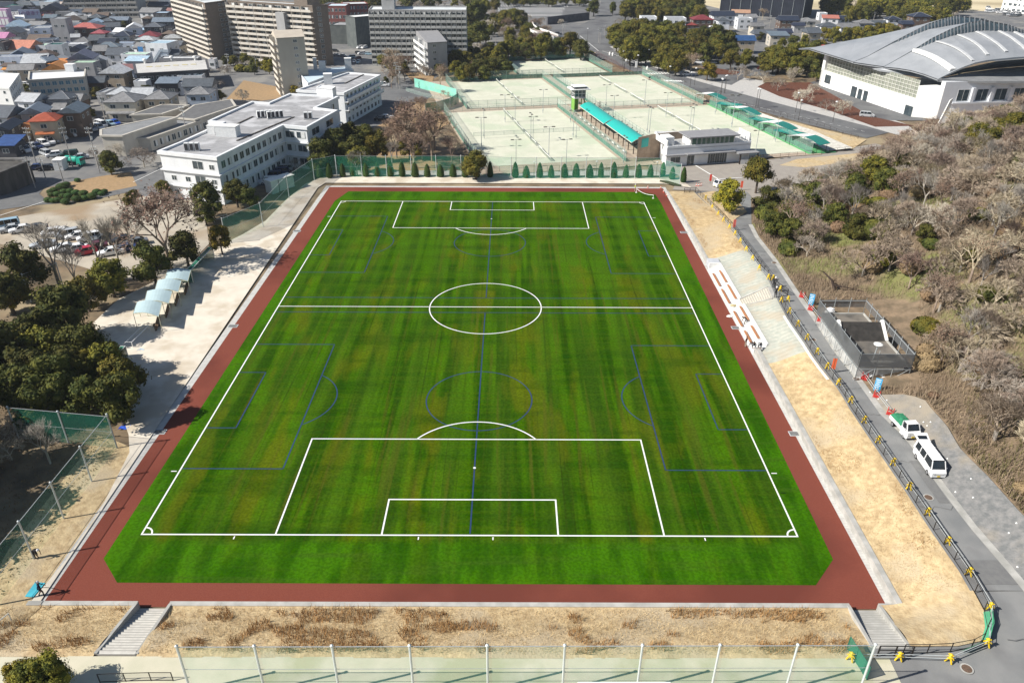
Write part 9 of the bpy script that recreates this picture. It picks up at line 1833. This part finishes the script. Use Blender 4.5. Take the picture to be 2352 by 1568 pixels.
for i in range(8):
 a, b_ = RP[i], RP[i+1]; c = B()
 for h in (.5, .85): c.tube((a.x, a.y, a.z+h), (b_.x, b_.y, b_.z+h), .03, n=5)
 tag(c.build('barrier_pipe', m_steel, org=a), 'pair of steel pipes between red stands %s and %s from the far end' % (ordn[i] or 'first', ordn[i+1]), 'pipe', 'pipes held by the red stands')
for (k, x, y, lab) in (('h', 955, 960, 'upright light blue site notice board with white lines of writing, beside the far scaffold corner'), ('h', 1362, 1495, 'upright light blue site notice board near the white pickup truck')):
 p = PR(*px(k, x, y)); t = thing('notice_board', lab, 'sign', (p.x, p.y, p.z-.1), -.55); c = B(); c.box(0, 0, 1.25, .8, .06, 1.9); c.build('board', M('notice_blue', (.05, .36, .66)), t)
 for r in range(6):
  c = B(); c.box(-.05+.03*(r % 2), -.035, 2.0-r*.27, .62-.1*(r % 3), .01, .1); c.build('text_line', m_white, t)
 for s in (-.3, .3): c = B(); c.beam((s, .1, 0), (s, .03, 2.1), .05); c.build('leg', m_redp, t)
p = PR(*px('h', 1310, 1385)); t = thing('street_lamp', 'grey lamp post with a flat round white head beside the scaffold', 'street lamp', (p.x, p.y, p.z)); c = B(); c.tube((0, 0, 0), (.5, .3, 4.4), .1, .07, 8); c.build('pole', m_galv, t); c = B(); c.lathe([(.1, 4.3), (.55, 4.42), (.58, 4.52), (.3, 4.65)], .5, .3, 0, 14); c.build('lamp_head', m_white, t)
for i, (x, y) in enumerate(((1325, 1400), (1400, 1410), (1418, 1408), (1435, 1402), (1408, 1420))):
 p = PR(*px('h', x, y)); c = B(); c.lathe([(.3, 0), (.42, .15), (.35, .4), (.1, .5)], n=9, jit=.2); tag(c.build('sack', m_white, loc=(p.x, p.y, p.z+.02)), 'white %s' % ('sack leaning at the foot of the round-headed lamp post', 'sack, leftmost of the heap below the scaffold', 'sack in the middle of the heap below the scaffold', 'sack, rightmost of the heap below the scaffold', 'sack, front of the heap below the scaffold')[i], 'sack', 'white sacks')
for i, (x, y, cc) in enumerate(((1040, 1035, (.75, .75, .75)), (1085, 1095, (.10, .32, .5)), (1215, 1280, (.05, .33, .24)), (1100, 1120, (.65, .66, .68)), (1150, 1175, (.6, .6, .62)))):
 p = PR(*px('h', x, y)); c = B(); c.box(0, 0, .5, 1.3, .7, 1.0, .3); c.box(.3, .5, .9, .8, .8, .5, .5); tag(c.build('site_material', M('material_%d' % i, cc), loc=(p.x+.9, p.y+.5, p.z)), '%s construction material under the scaffold sheets' % ('white stacked', 'blue wrapped', 'green tarpaulin-covered', 'pale grey bundled', 'grey boxed')[i], 'material')
# fallen dark trunk on the dry clearing
p = G(1918, 668); c = B(); c.tube((0, 0, 0), (-.6, .5, 1.6), .28, .2, 7).tube((-.6, .5, 1.6), (-1.8, 1.6, 2.6), .2, .1, 6).tube((-.3, .2, .9), (1.6, -.4, .8), .18, .12, 6).tube((1.6, -.4, .8), (4, -1.2, .5), .12, .06, 5).tube((-1.8, 1.6, 2.6), (-2.6, 1.4, 2.9), .09, .04, 5); tag(c.build('dead_tree', M('dead_wood', (.05, .035, .028)), loc=p), 'dark broken dead tree on the dry clearing beyond the scaffold', 'tree')
# white frames at the bottom edge (goal bars)
for u0, u1, lab in ((1328, 1540, 'white frame bar cut by the bottom edge, right of centre'),):
 a, b_ = P(u0, 1567, 4.0), P(u1, 1567, 4.0); t = thing('bench_roof', lab, 'frame', (a.x, a.y, 2.75)); c = B(); c.tube(a, b_, .07, n=6); c.tube((a.x, a.y, 2.75), a, .06, n=6).tube((b_.x, b_.y, 2.75), b_, .06, n=6); c.build('frame', m_white, t, (a.x, a.y, 2.75))
# green nets bundled in the near right corner
a, b_ = G(1945, 1490), G(1990, 1560); a.z = b_.z = 2.76
fence('mesh_barrier', 'dark green mesh barrier panels stored in the near right corner', [a, b_], 1.5, 1.2, m_gpost, m_green_thick)
gn = [PR(*q) for q in ((2262, 1405), (2266, 1440), (2258, 1470))]
c = B(); c.loft([[q+Vector((-.15, 0, .06)) for q in gn], [q+Vector((.35, 0, .12)) for q in gn], [q+Vector((.5, 0, .6)) for q in gn]]); tag(c.build('green_sheet', M('green_cloth', (.10, .42, .24)), org=gn[0]), 'green sheet laid at the foot of the fence on the right road corner', 'sheet')
c = B(); a, b_ = PR(2205, 1497), PR(2248, 1478); c.loft([[a+Vector((0, 0, .1)), b_+Vector((0, 0, .1))], [a+Vector((.1, -.3, .7)), b_+Vector((.1, -.3, .7))]]); tag(c.build('green_sheet', MATS['green_cloth'], org=a), 'dark green sheet hanging on the pipes left of the right road corner', 'sheet')
ORD = 'first second third fourth fifth sixth seventh eighth ninth tenth eleventh twelfth thirteenth fourteenth fifteenth sixteenth seventeenth eighteenth nineteenth twentieth twenty-first twenty-second twenty-third twenty-fourth twenty-fifth'.split()
# ==== labels that tell look-alikes apart
LM = [('the white school', P(520, 330)), ('the far school wing', P(800, 230)), ('the beige tower block', P(680, 190)), ('the end-on brown block', P(490, 100)), ('the wide grey slab', P(950, 130)), ('the grey gabled block', P(985, 160)), ('the long warehouse', P(395, 160)), ('the cream office', P(140, 200)), ('the white flats', P(30, 210)),
      ('the van row', P(190, 305)), ('the sandy car park', P(170, 560)), ('the shade canopies', P(380, 690)), ('the lawn island', P(200, 430)), ('the far left courts', P(1180, 215)), ('the farthest courts', P(1270, 155)), ('the judge tower', P(1330, 240)), ('the clubhouse', P(1610, 360)), ('the green shelters', P(1760, 290)),
      ('the sports hall', P(2000, 230)), ('the navy draped tower', P(1745, 40)), ('the city road', P(1480, 165)), ('the big far car park', P(1230, 25)), ('the shaded car park', P(1680, 150)), ('the coral roof', P(55, 110)), ('the violet shop sign', P(78, 70)), ('the pinkish red roofs', P(200, 75)), ('the far striped slab', P(240, 45)), ('the white box building', P(370, 115)),
      ('the lower left net', P(110, 1150)), ('the orange roofs', P(130, 150)), ('the rusty-roofed house', P(105, 275)), ('the far net', P(900, 400)), ('the pale green screen', P(1000, 205)), ('the low grey halls', P(350, 280)), ('the footbridge', P(1230, 70)), ('the red roof villa', P(1612, 50))]
LMP = [(n, proj(p)) for n, p in LM]
def unique_labels():
 top = [o for o in SC.objects if o.parent is None and 'auto' in o]
 groups = {}
 for o in top: groups.setdefault((o['category'], o['label']), []).append(o)
 for (cat, lab), os_ in groups.items():
  for o in os_: del o['auto']
  if len(os_) == 1: continue
  sub = {}
  for o in os_:
   u, v = proj(o.matrix_basis.translation); best = min(LMP, key=lambda q: (q[1][0]-u)**2+((q[1][1]-v)*1.6)**2); du, dv = u-best[1][0], v-best[1][1]
   w = ('right of' if du > 0 else 'left of') if abs(du) > abs(dv)*1.3 else ('in front of' if dv > 0 else 'behind')
   sub.setdefault((w, best[0]), []).append((u, o))
  for (w, lm), L in sub.items():
   L.sort(key=lambda q: q[0]); n = len(L)
   if n > 24: print('BIG', lab, w, lm, n)
   for i, (u, o) in enumerate(L):
    o['label'] = '%s %s %s' % (lab, w, lm)
    if n > 1:
     if i == 0: s = 'leftmost'
     elif i == n-1: s = 'rightmost'
     else: s = '%s from left' % ORD[i]
     o['label'] += ', '+s
unique_labels()
hb_ = B(); hb_.box(60, 420, 29.4, 1700, 1400, 61); hm = bpy.data.materials.new('haze_air'); hm.use_nodes = True; ht = hm.node_tree; ht.nodes.remove(ht.nodes['Principled BSDF']); hv = ht.nodes.new('ShaderNodeVolumePrincipled'); hv.inputs['Color'].default_value = (.82, .89, 1, 1); hv.inputs['Density'].default_value = .00011; hv.inputs['Anisotropy'].default_value = .2; ht.links.new(hv.outputs[0], ht.nodes['Material Output'].inputs['Volume']); ho = hb_.build('haze', hm); ho['kind'] = 'stuff'; ho['label'] = 'thin pale haze over the far town'; ho['category'] = 'haze'
for o in SC.objects:
 if 'auto' in o: del o['auto']
print('objects', len(SC.objects), 'polys', sum(len(m.polygons) for m in bpy.data.meshes))
